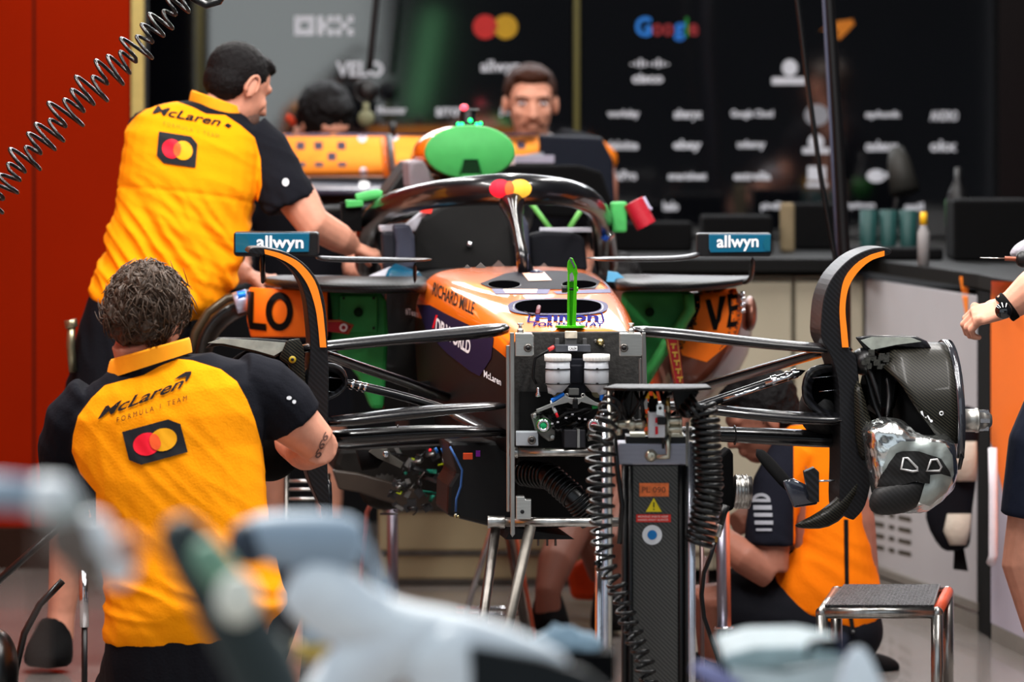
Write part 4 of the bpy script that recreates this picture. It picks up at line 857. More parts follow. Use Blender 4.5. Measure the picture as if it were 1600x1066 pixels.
b = B(); b.lathe(CP(938, 535, -.03), CP(938, 535, -.01), [(0, .003), (.2, .009), (1, .010)], 16); b.m(1).cyl(CP(930.5, 533, -.018), CP(930.5, 533, -.01), .004, 10); b.cyl(CP(943.5, 541, -.018), CP(943.5, 541, -.01), .004, 10); b.out('brass_boss', [mat('brass', (176, 160, 110), .3, 1.), DSTEEL], bulk)
b = B(); b.tube([CP(866, 543, -.04), CP(857, 548, -.04), CP(846, 554, -.035), CP(836, 560, -.03), CP(834, 575, -.03), (CP(833, 590, -.03)), CP(838, 600, -.03)], .0035, 8); b.m(1).tube([CP(866, 542, -.042), CP(857, 547, -.042)], .005, 8); b.out('sensor_cable', [BLACK, mat('red_band', (190, 50, 50), .4)], bulk)
PLAST = mat('reservoir_plastic', (186, 190, 196), .35, var=.05, spec=.6)
CAPM = mat('reservoir_cap_white', (222, 222, 218), .4)
for cx in (871.5, 932):
    sgn = -1 if cx < 900 else 1
    s_ = -.075
    b = B(); c0 = CP(cx, 566, s_); c1 = CP(cx, 602, s_); zz = c0.z-c1.z
    b.lathe(CP(cx, 565, s_), CP(cx, 613, s_), [(0, .0295), (.18, .0300), (.2, .0305), (.74, .0305), (.78, .027), (1, .012)], 28)
    x2 = cx-sgn*-7 if False else cx+sgn*9
    b.lathe(CP(cx+sgn*6, 603, s_), CP(cx+sgn*10, 616, s_), [(0, .018), (1, .009)], 16)
    rv = b.out('brake_fluid_reservoir', PLAST, bulk)
    b = B(); tp0 = CP(cx, 553.5, s_); tp1 = CP(cx, 564, s_)
    seg = 72; prof = []
    rings_ = []
    for f, dr in ((0, -.002), (.08, 0), (.95, 0), (1, -.001)):
        c_ = tp0.lerp(tp1, f); rings_.append([c_+Vector((math.cos(2*PI*k/seg)*(.0325+dr+(.0009 if k % 3 else -.0009)), math.sin(2*PI*k/seg)*(.0325+dr+(.0009 if k % 3 else -.0009)), 0)) for k in range(seg)])
    b.loft(rings_); b.out('cap', CAPM, rv)
    b = B()
    for y in (576.5, 599.5):
        b.ring(CP(cx, y, s_), (0, 0, 1), .0315, .0018, 28, 6); b.box(CP(cx+1, y+.5, s_-.033), (.006, .004, .005))
    b.out('cable_tie', BLACK, rv)
    b = B(); b.ell(CP(cx-sgn*-1+(-sgn)*-0+(14*-sgn if False else -sgn*-0), 612, s_+.02), (.014, .012, .016)); b.out('rubber_bung', mat('bung_olive', (132, 128, 100), .5), rv)
    b = B(); b.cyl(CP(cx+sgn*-10 if cx < 900 else cx+8, 616, s_), CP(cx-10 if cx < 900 else cx+8, 626, s_), .0055, 6); b.out('hose_nut', BLUE, rv)
b = B(); b.tube([CP(861, 626, -.075), CP(862, 633, -.075), CP(866, 642, -.075), CP(870, 650, -.07)], .0022, 8); b.m(1).tube([CP(865, 638, -.076), CP(868.5, 645, -.076)], .0045, 8); b.m(2).tube([CP(868.5, 645, -.076), CP(871.5, 652, -.075)], .0035, 8); b.out('brake_hose', [WHITE, mat('hose_band', (200, 200, 205), .4), RED], bulk)
b = B(); b.tube([CP(941, 626, -.075), CP(941, 632, -.075), CP(936, 636, -.075)], .0024, 8); b.m(1).tube([CP(937, 635, -.076), CP(925, 637, -.076)], .0048, 8); b.m(2).tube([CP(925, 637, -.075), CP(905, 642, -.07), CP(886, 645, -.06), (CP(870, 655, -.06))], .004, 8); b.out('brake_hose', [WHITE, mat('green_band', (20, 130, 60), .5), BLACK], bulk)
# steering rack cross bracket
b = B()
br = [(838, 640), (868, 628), (885, 617), (887, 621), (893, 622), (905, 622), (911, 621), (913, 617), (930, 628), (942, 632), (940, 636), (925, 633), (908, 628), (904, 632), (893, 632), (888, 629), (868, 634), (840, 645)]
slab(b, br, -.085, .008); bk = b.out('rack_bracket', ALU, bulk, bevel=.001)
b = B(); b.ring(CP(885, 618, -.085), (0, 1, 0), .0042, .0014, 16, 6); b.ring(CP(911, 618, -.085), (0, 1, 0), .0042, .0014, 16, 6); b.out('bracket_eye', ALU, bk)
b = B(); b.cyl(CP(899, 625, -.1), CP(899, 625, -.08), .006, 12); frect(895, 626, 903, 638, -.09, .02); b.out('bracket_bolt', BLACK, bk)
b = B(); frect(888, 560, 916, 622, -.05, .04); frect(890, 570, 912, 600, -.055, .01); b.out('master_cylinder_block', mat('cyl_black', (26, 27, 33), .35), bulk, bevel=.004)
b = B(); frect(888, 607, 905, 618, -.07, .03); b.out('sensor_cap', mat('cap_grey', (88, 88, 86), .5), bulk, bevel=.002)
# torsion bar bosses
for x, y, gx_, mm in ((851, 665, 860, 'boss_green'), (930, 665, 938, 'boss_red')):
    b = B()
    if x < 900: pl = [(829, 648), (838, 643), (846, 646), (858, 655), (866, 662), (868, 680), (866, 688), (857, 690), (846, 682), (836, 672)]
    else: pl = [(934, 645), (950, 640), (958, 645), (952, 652), (946, 660), (932, 672), (928, 688), (918, 690), (915, 680), (922, 662)]
    slab(b, pl, -.03, .014); fl = b.out('boss_flange', mat('flange_steel', (140, 138, 132), .35, .9), bulk, bevel=.002)
    b = B(); b.cyl(CP(x-3, y, -.10), CP(x+1, y-1, -.02), .0165); b.m(1).ring(CP(x-2, y, -.10), (0.05, 1, 0), .012, .004, 24, 8); b.m(2).cyl(CP(x-2, y, -.102), CP(x-2, y, -.09), .008, 16)
    b.out('torsion_bar_boss', [mat(mm, (40, 120, 50) if x < 900 else (70, 60, 60), .3, .5), CHROME, mat(mm+'_core', (10, 150, 90) if x < 900 else (200, 20, 60), .4)], fl)
    b = B()
    for q in (((836, 650), (863, 683)) if x < 900 else ((946, 647), (922, 683))): b.lathe(CP(q[0], q[1], -.042), CP(q[0], q[1], -.028), [(0, .0035), (.01, .0065), (1, .007)], 12)
    b.out('flange_bolt', STEEL, fl)
b = B(); frect(882, 672, 902, 700, -.08, .06); frect(905, 672, 915, 700, -.08, .06); cb = b.out('control_box', mat('box_charcoal', (38, 38, 42), .5), bulk, bevel=.002)
b = B(); frect(902, 671, 906, 700, -.083, .05); b.out('box_clamp', ALU, cb)
b = B(); frect(812, 612, 998, 650, -.022, .01); frect(812, 650, 998, 700, -.022, .01); b.out('lower_bulkhead', mat('lower_carbon', (13, 13, 13), .5, var=.3, scale=60), bulk)
b = B(); random.seed(11)
for i in range(26):
    x = 842+random.random()*80; y = 636+random.random()*34; b.tube([CP(x, y, -.05), CP(x+random.uniform(-14, 14), y+random.uniform(2, 10), -.06), CP(x+random.uniform(-20, 20), y+random.uniform(-4, 14), -.04)], random.choice((.002, .003, .0045)), 6)
b.out('wiring', BLACK, bulk)
b = B()
for i in range(9): b.box(CP(848+i*11+random.random()*4, 636+random.random()*30, -.07), (.006, .006, .004))
b.out('wiring_tag', mat('tag_pale', (190, 190, 195), .5), bulk)['kind'] = 'stuff'
b = B(); b.lathe(CP(841, 605, -.05), CP(841, 620, -.05), [(0, .002), (.2, .005), (.5, .004), (.7, .007), (1, .008)], 12); b.out('bleed_nipple', CHROME, bulk)
# ---- belly clutter left of the stand
b = B(); slab(b, [(700, 690), (808, 690), (808, 830), (790, 829), (698, 806), (700, 760), (712, 740)], .35, .3); bx = b.out('splitter_box', BLACK, car, bevel=.01)
b = B(); slab(b, [(806, 700), (940, 700), (945, 820), (860, 826), (806, 826)], .3, .4); b.out('front_floor', mat('floor_black', (15, 14, 14), .5), car, bevel=.01)
b = B(); slab(b, [(800, 826), (890, 838), (898, 843), (790, 843)], .25, .5); b.out('floor_plank', BLACK, car)
b = B()
for x in (841, 855, 868): b.cyl(CP(x, 842, .3), CP(x, 853, .3), .003, 8)
b.out('floor_stud', DSTEEL, car)
b = B(); slab(b, [(530, 700), (700, 690), (706, 790), (690, 800), (640, 785), (545, 760), (520, 730)], 1.4, .3); b.out('underfloor', mat('under_dark', (20, 18, 16), .6, var=.5, scale=12), car, bevel=.02)
b = B(); slab(b, [(520, 735), (560, 740), (640, 762), (690, 782), (700, 800), (640, 796), (560, 770), (530, 765)], 1.3, .04); b.out('underfloor_edge', mat('edge_brown', (50, 42, 36), .4), car, bevel=.004)
b = B(); b.loft([ring(600, 762, 45, 36, 1.38, e=.9), ring(606, 762, 46, 40, 1.5, e=.9)]); b.out('radiator_duct', mat('rad_brown', (32, 29, 26), .6), car, sub=1)
b = B(); b.lathe(CP(560, 716, .9), CP(600, 705, .9), [(0, .035), (.6, .04), (1, .02)]); b.out('duct_elbow', BLACKM, car)
b = B(); b.prism([CP(x, y, .85) for x, y in ((576, 706), (582, 701), (604, 702), (612, 712), (630, 724), (626, 732), (604, 722), (590, 716))], (0, .03, 0)); b.m(1).cyl(CP(603, 710, .83), CP(603, 710, .86), .008, 14); b.out('alloy_link', [mat('link_grey', (96, 94, 88), .4, .7), CHROME], car, bevel=.003)
b = B(); random.seed(5)
mats_ = [mat('clutter_dark', (34, 34, 36), .4, .3), mat('clutter_grey', (120, 120, 118), .35, .7), mat('clutter_lime', (150, 170, 20), .5), mat('clutter_teal', (20, 110, 90), .5), mat('clutter_red', (190, 70, 40), .5)]
for i in range(60):
    b.m(random.choice((0, 0, 0, 0, 1, 0, 0, 1, 2, 3))); x = 610+random.random()*95; y = 705+random.random()*95; s = 1.2
    if random.random() < .5: b.tube([CP(x, y, s), CP(x+random.uniform(-12, 12), y+random.uniform(-8, 8), s-.02), CP(x+random.uniform(-22, 22), y+random.uniform(-10, 10), s)], random.choice((.002, .003, .006)), 6)
    else: b.box(CP(x, y, s), [(.004 if b.i > 1 else .006)+(.006 if b.i > 1 else .02)*random.random() for _ in range(3)], Matrix.Rotation(random.random()*3, 3, 'Y'))
b.out('engine_wiring', mats_, car)['kind'] = 'stuff'
b = B(); b.tube([CP(703, 698, .3), CP(712, 715, .3), CP(722, 735, .3), CP(720, 760, .3), CP(713, 780, .3), CP(712, 800, .3)], .003, 8); b.out('blue_cable', mat('cable_blue', (50, 90, 150), .5), car)
b = B(); b.box(CP(731, 713, .3), (.024, .02, .015)); b.m(1).box(CP(747, 709, .3), (.011, .02, .014)); b.m(2).cyl(CP(672, 703, .6), CP(672, 704.5, .55), .004); b.m(3)
for x in (680, 690, 700): b.tube([CP(x, 700, .6), CP(x+4, 708, .6)], .005, 6)
b.out('connector', [mat('connector_orange', (205, 70, 30), .5), PURPLE, RED, mat('connector_blue', (40, 100, 170), .4)], car)
b = B(); b.box(CP(712, 805, .34), (.006, .01, .006)); b.m(1).cyl(CP(711, 807, .33), CP(711, 807, .35), .004, 8); b.cyl(CP(716, 808, .33), CP(716, 808, .35), .004, 8); b.out('box_terminal', [WHITE, mat('brass', (176, 160, 110), .3, 1.)], bx)
# large dark hose under the nose
b = B(); b.tube([CP(820, 740, .2), CP(860, 745, .1), CP(900, 780, .05), CP(925, 812, .05)], .03, 14)
pp = [CP(820, 740, .2), CP(860, 745, .1), CP(900, 780, .05), CP(925, 812, .05)]
for i in range(22):
    f = i/21*3; j = min(2, int(f)); c = pp[j].lerp(pp[j+1], f-j); b.ring(c, pp[j+1]-pp[j], .031, .0035, 18, 6)
b.out('corrugated_hose', RUBBER, car)
# far right behind the lift: wheel gun head / jack fitting under the arm
b = B(); b.cyl(CP(1146, 768, .3), CP(1172, 770, .3), .042, 28); 
for x in (1150, 1155, 1160, 1166): b.ring(CP(x, 768.5, .3), XA, .0425, .0018, 28, 6)
b.out('jack_adapter', STEEL, car)
b = B(); slab(b, [(1098, 740), (1140, 700), (1146, 710), (1147, 796), (1138, 800), (1110, 800)], .28, .08); b.out('adapter_mount', BLACKM, car, bevel=.006)
# ================================================================== LOOSE COVERS ON THE CAR
t = thing('intake_cover', 'large green oval blanking cover over the air intake behind the halo', 'cover', CP(734, 238, 2.5))
b = B(); el = lambda k, s: [CP(734+71*k*math.cos(a), 238+42*k*math.sin(a)*(1 if math.sin(a) > 0 else 1.02), s) for a in [2*PI*i/48 for i in range(48)]]
b.loft([el(.93, 2.50), el(.985, 2.505), el(1, 2.52), el(1, 2.58), el(.95, 2.60)]); icv = b.out('blank', GREENC, t)
b = B(); slab(b, [(724, 248), (747, 248), (752, 271), (719, 271)], 2.497, .006); b.out('hand_hole', mat('hole_green', (12, 44, 20), .8), t, bevel=.002)
b = B(); b.tube([CP(x, y, 2.495) for x, y in ((719, 272), (724, 248.5), (747, 248.5), (752, 272))], .003, 6); b.out('hole_rim', GREEND, t)
t = thing('halo_cover', 'small green cap with a black box on the left halo mount', 'cover', CP(560, 320, 2.2))
b = B(); slab(b, [(541, 313), (568, 313), (568, 323), (541, 325)], 2.1, .06); b.tube([CP(556, 311, 2.12), CP(572, 307, 2.12), CP(590, 304, 2.12), CP(596, 306, 2.12)], .016, 8); b.out('cap', GREENC, t, bevel=.004)
b = B(); slab(b, [(534, 316), (566, 323), (566, 362), (536, 362)], 2.12, .08); b.out('box', BLACKM, t, bevel=.004)
b = B(); slab(b, [(956, 316), (981, 315), (980, 364), (957, 364)], 2.1, .05); o = b.out('halo_cover', GREENC, None, bevel=.008); tag(o, 'flat green block cover beside the right halo mount', 'cover')
t = thing('lifting_handle', 'red ribbed cylinder with pale end caps, tilted, right of the green block', 'handle', CP(999, 332, 2.1))
b = B(); a0 = CP(985, 322, 2.1); 
c0, c1 = CP(1004, 308, 2.08), CP(994, 357, 2.12); d0, d1 = CP(986, 330, 2.1), CP(1013, 326, 2.1)
ax_ = (CP(1008, 322, 2.1)-CP(988, 340, 2.1)).normalized()
cc = CP(999, 333, 2.1); t_ = Vector((.47, 0, -.88)).normalized()
prof = []
for i in range(41): prof.append((i/40, .030+(.0015 if i % 4 < 2 else 0)))
b.lathe(cc-t_*.038, cc+t_*.042, prof, 24); b.out('grip', mat('ribbed_red', (178, 22, 42), .5), t)
b = B(); n_ = Vector((.88, 0, .47)); b.cyl(cc+n_*.03-t_*.035, cc+n_*.03+t_*.002, .008); b.ell(cc+n_*.034+t_*.004, .006); b.out('end_cap', mat('cap_lavender', (185, 180, 205), .4), t)
b = B(); b.cyl(CP(956, 365, 2.15), CP(948, 373, 2.15), .012); b.m(1).cyl(CP(948, 368, 2.14), CP(943, 375, 2.14), .011); b.out('lower_clip', [CHROME, mat('clip_blue', (30, 90, 200), .4)], t)
b = B(); b.box(CP(960, 340, 2.13), (.05, .03, .03)); b.out('mount_rod', BLACK, t)
# green measuring post standing on the nose
t = thing('measuring_post', 'bright green anodised upright tool standing on the nose of the car', 'tool', surf(895, 512))
def gp(x, y, s=.02): return CP(x, y, s)
b = B(); b.prism([gp(886, 512), gp(890, 512), gp(890, 420), gp(887, 420)], (0, .03, 0)); b.prism([gp(894, 512), gp(900, 512), gp(902, 425), gp(897, 425)], (0, .03, 0)); b.prism([gp(889, 512, .04), gp(895, 512, .04), gp(896, 440, .04), gp(889, 440, .04)], (0, .008, 0)); b.out('post', GREENM, t, bevel=.001)
b = B(); b.prism([gp(886, 421), gp(887, 410), gp(891, 403), gp(895, 404), gp(901, 416), gp(903, 428), gp(897, 433), gp(894, 425), gp(889, 430)], (0, .03, 0)); b.out('head', GREENM, t, bevel=.001)
b = B(); b.prism([gp(889, 404, .015), gp(892, 403, .015), gp(899, 417, .015), gp(897, 419, .015)], (0, .004, 0)); b.out('highlight_plate', CHROME, t)
cc_ = [surf(866+k*4.4, 513, .0) for k in range(12)]
zc = surf(892, 514).z+.003; y0_ = surf(892, 514).y
b = B()
def stad(px, r): return [Vector(((px-800)/F*y0_+ (px-892)*0, y0_, zc))]
x0_, x1_ = (866-800)/F*y0_, (916-800)/F*y0_
pp = [Vector((x0_+.022+.02*math.cos(a), y0_+.0+.03*math.sin(a), zc)) for a in [PI/2+PI*k/10 for k in range(11)]]+[Vector((x1_-.022+.02*math.cos(a), y0_+.03*math.sin(a), zc)) for a in [-PI/2+PI*k/10 for k in range(11)]]
b.prism(pp, (0, 0, .006)); b.out('base_plate', GREENM, t, bevel=.001)
b = B(); b.cyl(gp(878, 452, .03), gp(886, 452, .03), .009); b.cyl(gp(886, 452, .03), gp(902, 452, .03), .004); b.m(1).cyl(gp(901, 452, .03), gp(903, 452, .03), .006); b.out('clamp_knob', [BLACK, GREENM], t)
# ================================================================== FRONT STAND (steel trestle bolted to the nose)
t = thing('car_stand', 'steel tube trestle bolted to the front bulkhead of the car', 'stand', P(850, 1185, 12.6))
def sp_(x, y, d=12.6): return P(x, y, d)
b = B()
for x, w_, sx in ((799.5, 7, 0),):
    b.prism([sp_(x-3, 520), sp_(x+4, 520), sp_(x+5, 835), sp_(x+1, 840), sp_(x-2, 835)], (0, .012, 0))
    b.prism([sp_(x-9, 540, 12.64), sp_(x-3, 540, 12.64), sp_(x-3, 800, 12.64), sp_(x-8, 800, 12.64)], (0, .012, 0))
b.prism([sp_(1003, 520), sp_(1009, 520), sp_(1012, 640), sp_(1004, 640)], (0, .012, 0)); b.prism([sp_(998, 560, 12.64), sp_(1002, 560, 12.64), sp_(1003, 640, 12.64), sp_(999, 640, 12.64)], (0, .012, 0))
b.out('side_plate', STEEL, t, bevel=.0015)
for (x0, x1, bx_, by_) in ((805, 834, 825, 544), (968, 1004, 975, 544)):
    b = B(); b.prism([sp_(x0, 521), sp_(x1-3, 521), sp_(x1, 526), sp_(x1, 555), sp_(x1-3, 557), sp_(x0, 557)], (0, .05, 0)); bl = b.out('clamp_block', ALU, t, bevel=.002)
    b = B(); b.ring(sp_(bx_, by_, 12.595), (0, 1, 0), .0075, .003, 20, 6); b.m(1).cyl(sp_(bx_, by_, 12.592), sp_(bx_, by_, 12.61), .0055, 6); b.out('cap_screw', [DSTEEL, BLACK], bl)
for x in (813, 986):
    b = B(); b.lathe(sp_(x, 521, 12.63), sp_(x, 505, 12.63), [(0, .008), (.4, .008), (.45, .004), (.6, .0045), (.8, .004), (.85, .0075), (1, .008)], 14); b.out('locating_pin', STEEL, t)
b = B(); b.prism([sp_(806, 675), sp_(840, 675), sp_(841, 680), sp_(841, 697), sp_(806, 697)], (0, .05, 0)); bl = b.out('clamp_block', mat('block_grey', (140, 146, 152), .5), t, bevel=.002)
b = B(); b.ring(sp_(831, 688, 12.595), (0, 1, 0), .0075, .003, 20, 6); b.m(1).cyl(sp_(831, 688, 12.592), sp_(831, 688, 12.61), .0055, 6); b.out('cap_screw', [DSTEEL, BLACK], bl)
b = B(); b.tube([sp_(806, 707, 12.63), sp_(935, 707, 12.63)], .0105, 16); b.cyl(sp_(797, 707, 12.63), sp_(809, 707, 12.63), .014); b.out('cross_tube', STEEL, t)
b = B(); b.tube([sp_(762, 816, 12.65), sp_(1000, 816, 12.65)], .0115, 16); b.cyl(sp_(762, 816, 12.65), sp_(789, 816, 12.65), .0155); b.out('cross_tube', STEEL, t)
b = B(); b.prism([sp_(806, 776), sp_(819, 776), sp_(821, 781), sp_(830, 781), sp_(830, 812), sp_(806, 812)], (0, .04, 0)); bl = b.out('latch_block', ALU, t, bevel=.002)
b = B(); b.cyl(sp_(816, 800, 12.595), sp_(816, 800, 12.6), .005, 12); b.out('latch_hole', BLACK, bl)
b = B(); b.tube([sp_(775, 822, 12.66), P(775-55*.92, 1185, 12.5)], .0125, 14); b.out('leg', DSTEEL, t)
b = B(); b.tube([sp_(829, 822, 12.62), P(829-36*2.3, 1190, 12.5)], .0135, 14); b.m(1).tube([sp_(821, 835, 12.612), P(820-36*2.3, 1190, 12.49)], .0016, 6); b.out('leg', [mat('worn_steel', (104, 100, 94), .45, .85, var=.25), mat('yellow_edge', (200, 170, 40), .5)], t)
b = B(); b.tube([sp_(990, 822, 12.62), P(1050, 1190, 12.55)], .0135, 14); b.out('leg', DSTEEL, t)
# rear stands (legs under the tail)
t = thing('rear_stand', 'slim steel rear trestle with an orange-edged leg behind the front stand', 'stand', P(800, 1000, 15))
b = B(); b.tube([P(785, 780, 15.2), P(826, 1010, 15.2)], .013, 10); b.m(1).tube([P(800, 800, 15.18), P(838, 1010, 15.18)], .006, 8); b.out('leg', [DSTEEL, mat('stand_orange', (196, 92, 60), .5)], t)
b = B(); b.tube([P(713, 951, 15.6), P(820, 951, 15.6)], .006, 8); b.tube([P(713, 960, 15.6), P(820, 960, 15.6)], .006, 8); b.tube([P(786, 770, 15.3), P(715, 1000, 15.6)], .009, 8); b.out('cross_bar', CHROME, t)
t = thing('axle_stand', 'upright steel post with feet under the left floor of the car', 'stand', P(613, 990, 15.3))
b = B(); b.tube([P(613, 770, 15.3), P(614, 995, 15.3)], .016, 12); b.out('post', mat('post_lavender_steel', (150, 146, 160), .35, .9), t)
b = B(); b.box(P(614, 995, 15.3), (.3, .3, .02)); b.out('base', DSTEEL, t)
b = B(); b.tube([P(584, 780, 14.8), P(574, 800, 14.8), P(568, 850, 14.8), P(562, 920, 14.8), P(560, 1020, 14.8)], .007, 8); o = b.out('air_hose', mat('hose_salmon', (190, 110, 96), .5)); tag(o, 'thin salmon hose hanging under the left floor of the car', 'hose')
# ladder-like grille under the mechanic's elbow
t = thing('tyre_rack', 'dark metal rack with two thin rungs under the crouching mechanic\'s elbow', 'rack', P(480, 1045, 14.2))
b = B(); b.tube([P(448, 740, 14.2), P(446, 1050, 14.2)], .008, 8); b.tube([P(512, 740, 14.2), P(512, 1050, 14.2)], .008, 8); b.out('upright_tube', DSTEEL, t)
for y in (752, 765, 780, 830): b = B(); b.tube([P(448, y, 14.2), P(512, y, 14.2)], .005, 8); b.out('rung', STEEL, t)
b = B(); b.box(P(482, 900, 14.35), (.2, .2, .30)); b.out('dark_box', BLACKM, t)
# ================================================================== LIFT COLUMN in front of the nose
D = 11.8
def Q(x, y, d=D): return P(x, y, d)
def qrect(b, x0, y0, x1, y1, d, th): b.prism([Q(x0, y0, d), Q(x1, y0, d), Q(x1, y1, d), Q(x0, y1, d)], (0, th, 0)); return b
YF = 150+CH*F/D
t = thing('lift_column', 'carbon pneumatic lift column with silver rails, valve block and warning stickers in front of the nose', 'lift', Q(1020, YF))
b = B(); qrect(b, 988, 728, 1060, YF, D, .10); shaft = b.out('column', carbon('column_carbon', (52, 52, 50), (78, 78, 74), .5, 260., (0, .8, 0), coat=0), t, bevel=.003)
b = B()
for x in (974, 983, 1062, 1071): b.tube([Q(x+2, 728, D-.0), Q(x+2, YF, D-.0)], .0055, 10)
qrect(b, 972, 728, 990, YF, D+.02, .08); qrect(b, 1058, 728, 1078, YF, D+.02, .08); b.out('edge_profile', BLACK, t)
b = B(); b.tube([Q(946, 640), Q(946, YF)], .0075, 12); b.out('left_rail', mat('rail_white_steel', (205, 210, 222), .25, .8), t)
b = B(); b.tube([Q(953, 610), Q(953, YF)], .0055, 10); b.out('left_inner_rail', mat('rail_cream', (196, 192, 180), .35, .6), t)
b = B(); b.tube([Q(936, 830), Q(936, YF)], .010, 10); b.out('left_inner_rail', CHROME, t)
b = B(); b.tube([Q(1080, 690), Q(1081, YF)], .0095, 12); b.out('right_rail', mat('rail_white_steel', (205, 210, 222), .25, .8), t)
b = B(); b.tube([Q(1074, 660), Q(1074, YF)], .004, 8); b.out('right_inner_rail', mat('rail_cream', (196, 192, 180), .35, .6), t)
b = B(); b.prism([Q(966, 693), Q(1080, 693), Q(1082, 698), Q(1082, 727), Q(966, 727), Q(964, 722), Q(964, 698)], (0, .12, 0)); hb = b.out('head_block', mat('block_brushed', (152, 152, 164), .35, .6, stretch=(.3, 1, 3), scale=60), t, bevel=.004)
b = B(); b.lathe(Q(1017, 712, D-.02), Q(1017, 712, D+.01), [(0, .006), (.1, .012), (.6, .015), (1, .015)], 20); b.tube([Q(1026, 714, D-.012), Q(1044, 714, D-.012), Q(1044, 700, D-.012), Q(1043, 680, D-.012)], .0065, 10); b.out('elbow_fitting', mat('nickel', (196, 190, 170), .3, .9), hb)
b = B(); qrect(b, 978, 682, 1072, 694, D+.01, .1); b.m(1); qrect(b, 985, 678, 1008, 683, D, .08); qrect(b, 1045, 678, 1068, 683, D, .08); b.out('head_cap', [BLACK, mat('nickel', (196, 190, 170), .3, .9)], t)
# valve assembly
b = B(); b.lathe(Q(946, 664), Q(1008, 663), [(0, .009), (.08, .012), (.14, .009), (.2, .014), (.3, .014), (.33, .009), (.55, .010), (.6, .014), (.72, .014), (.75, .009), (.9, .012), (1, .008)], 18)
b.cyl(Q(1045, 658), Q(1064, 658), .010); b.cyl(Q(1045, 671), Q(1064, 671), .010); b.tube([Q(1044, 645), Q(1044, 690)], .007, 8); b.cyl(Q(1062, 658), Q(1066, 658), .012); b.cyl(Q(1062, 671), Q(1066, 671), .012); b.tube([Q(966, 668), Q(966, 680)], .009, 8)
b.out('pipe_fittings', mat('nickel', (196, 190, 170), .3, .9), t)
b = B(); qrect(b, 1013, 644, 1039, 684, D-.03, .05); vb = b.out('valve_block', mat('valve_white', (214, 214, 216), .4), t, bevel=.002)
b = B(); qrect(b, 1027, 652, 1040, 664, D-.04, .05); vb2 = b.out('valve_body', BLACK, vb, bevel=.002)
b = B(); qrect(b, 1024, 653, 1028, 661, D-.034, .004); qrect(b, 1024, 667, 1028, 679, D-.034, .004); b.out('red_pointer', RED, vb)
b = B(); b.prism([Q(1026, 648, D-.045), Q(1026, 634, D-.045), Q(1029, 631, D-.045), Q(1034, 631, D-.045), Q(1037, 634, D-.045), Q(1037, 650, D-.045)], (0, .006, 0)); b.m(1).cyl(Q(1031.5, 638, D-.047), Q(1031.5, 638, D-.04), .004, 12); b.out('lever', [CHROME, BLACK], vb)
b = B(); qrect(b, 1014, 620, 1026, 645, D-.02, .04); b.out('valve_stem', BLACKM, t, bevel=.002)
b = B(); b.prism([Q(1008, 623, D-.03), Q(1014, 612, D-.03), Q(1015, 623, D-.03)], (0, .008, 0)); b.prism([Q(1020, 612, D-.03), Q(1028, 622, D-.03), Q(1022, 623, D-.03)], (0, .008, 0)); b.out('yellow_marker', YELLOW, t)
b = B(); b.tube([Q(1043, 625), Q(1044, 645)], .006, 8); b.m(1); b.lathe(Q(1041, 622), Q(1045, 640), [(0, .008), (.5, .007), (1, .004)], 12)
for y in (650, 664, 677): b.cyl(Q(1008, y), Q(1012, y), .005, 8)
b.out('brass_fitting', [mat('nickel', (196, 190, 170), .3, .9), mat('brass2', (170, 132, 70), .35, .9)], t)
b = B(); b.prism([Q(956, 655, D+.02), Q(958, 615, D+.02), Q(975, 606, D+.02), Q(1075, 606, D+.02), Q(1093, 612, D+.02), Q(1076, 640, D+.02), Q(1058, 650, D+.02), Q(1050, 612, D+.02), Q(990, 612, D+.02), Q(984, 660, D+.02)], (0, .04, 0)); b.out('bracket_arm', BLACK, t, bevel=.003)
b = B(); b.loft([[Q(x, y, D+dy) for x, y, dy in ((942, 605, -.06), (960, 600, .16), (1105, 600, .16), (1112, 605, -.04), (1060, 607, -.12), (980, 606, -.14))], [Q(x, y, D+dy) for x, y, dy in ((942, 610, -.06), (960, 606, .16), (1105, 606, .16), (1112, 609, -.04), (1060, 612, -.12), (980, 611, -.14))]]); b.out('top_plate', mat('plate_black', (16, 16, 17), .45), t, bevel=.003)
b = B(); random.seed(9)
for i in range(9):
    x = 962+i*10; b.tube([Q(x, 610, D+.01), Q(x+random.uniform(-10, 10), 630, D-.01), Q(x+random.uniform(-14, 14), 660, D+.02)], .0045, 8)
b.out('air_line', BLACK, t)
b = B(); b.tube([Q(1045, 680, D-.02), Q(1036, 690, D-.02), Q(1036, 700, D)], .003, 6); b.tube([Q(960, 680, D-.02), Q(964, 730, D-.02), Q(972, 790, D-.02), Q(968, 850, D-.02)], .006, 8); b.out('air_line', RUBBER, t)
# stickers
stk = lambda n, m_, sh, **k: decal(n, sh, shaft, m_, shaft, off=k.get('off', .002), maxlen=60)
stk('orange_sticker', mat('sticker_orange', (232, 118, 62), .6, var=.25, scale=60), [rect(999, 755, 1045, 776)])
stk('sticker_print', mat('sticker_ink', (150, 80, 50), .6), [T('PL 090', (1003, 770), (37, 0), (0, -9), bold=.01)], off=.0028)
stk('warning_triangle', mat('sticker_yellow', (236, 214, 30), .6), [poly((1021.5, 778), (1034, 800), (1009, 800))])
stk('warning_mark', BLACK, [rect(1020.7, 785, 1022.5, 793), circ(1021.6, 796, 1.1)], off=.0028)
stk('red_sticker', mat('sticker_red', (222, 52, 44), .6), [rect(994, 804, 1048, 816)])
stk('sticker_print', mat('sticker_pink', (240, 200, 190), .6), [T('MOVING PARTS KEEP', (997, 809), (47, 0), (0, -3.2), bold=.02), T('HANDS AWAY ALWAYS', (997, 814), (47, 0), (0, -3.2), bold=.02)], off=.0028)
stk('round_sticker', mat('sticker_white', (228, 230, 232), .6), [circ(1019, 836, 15.5)])
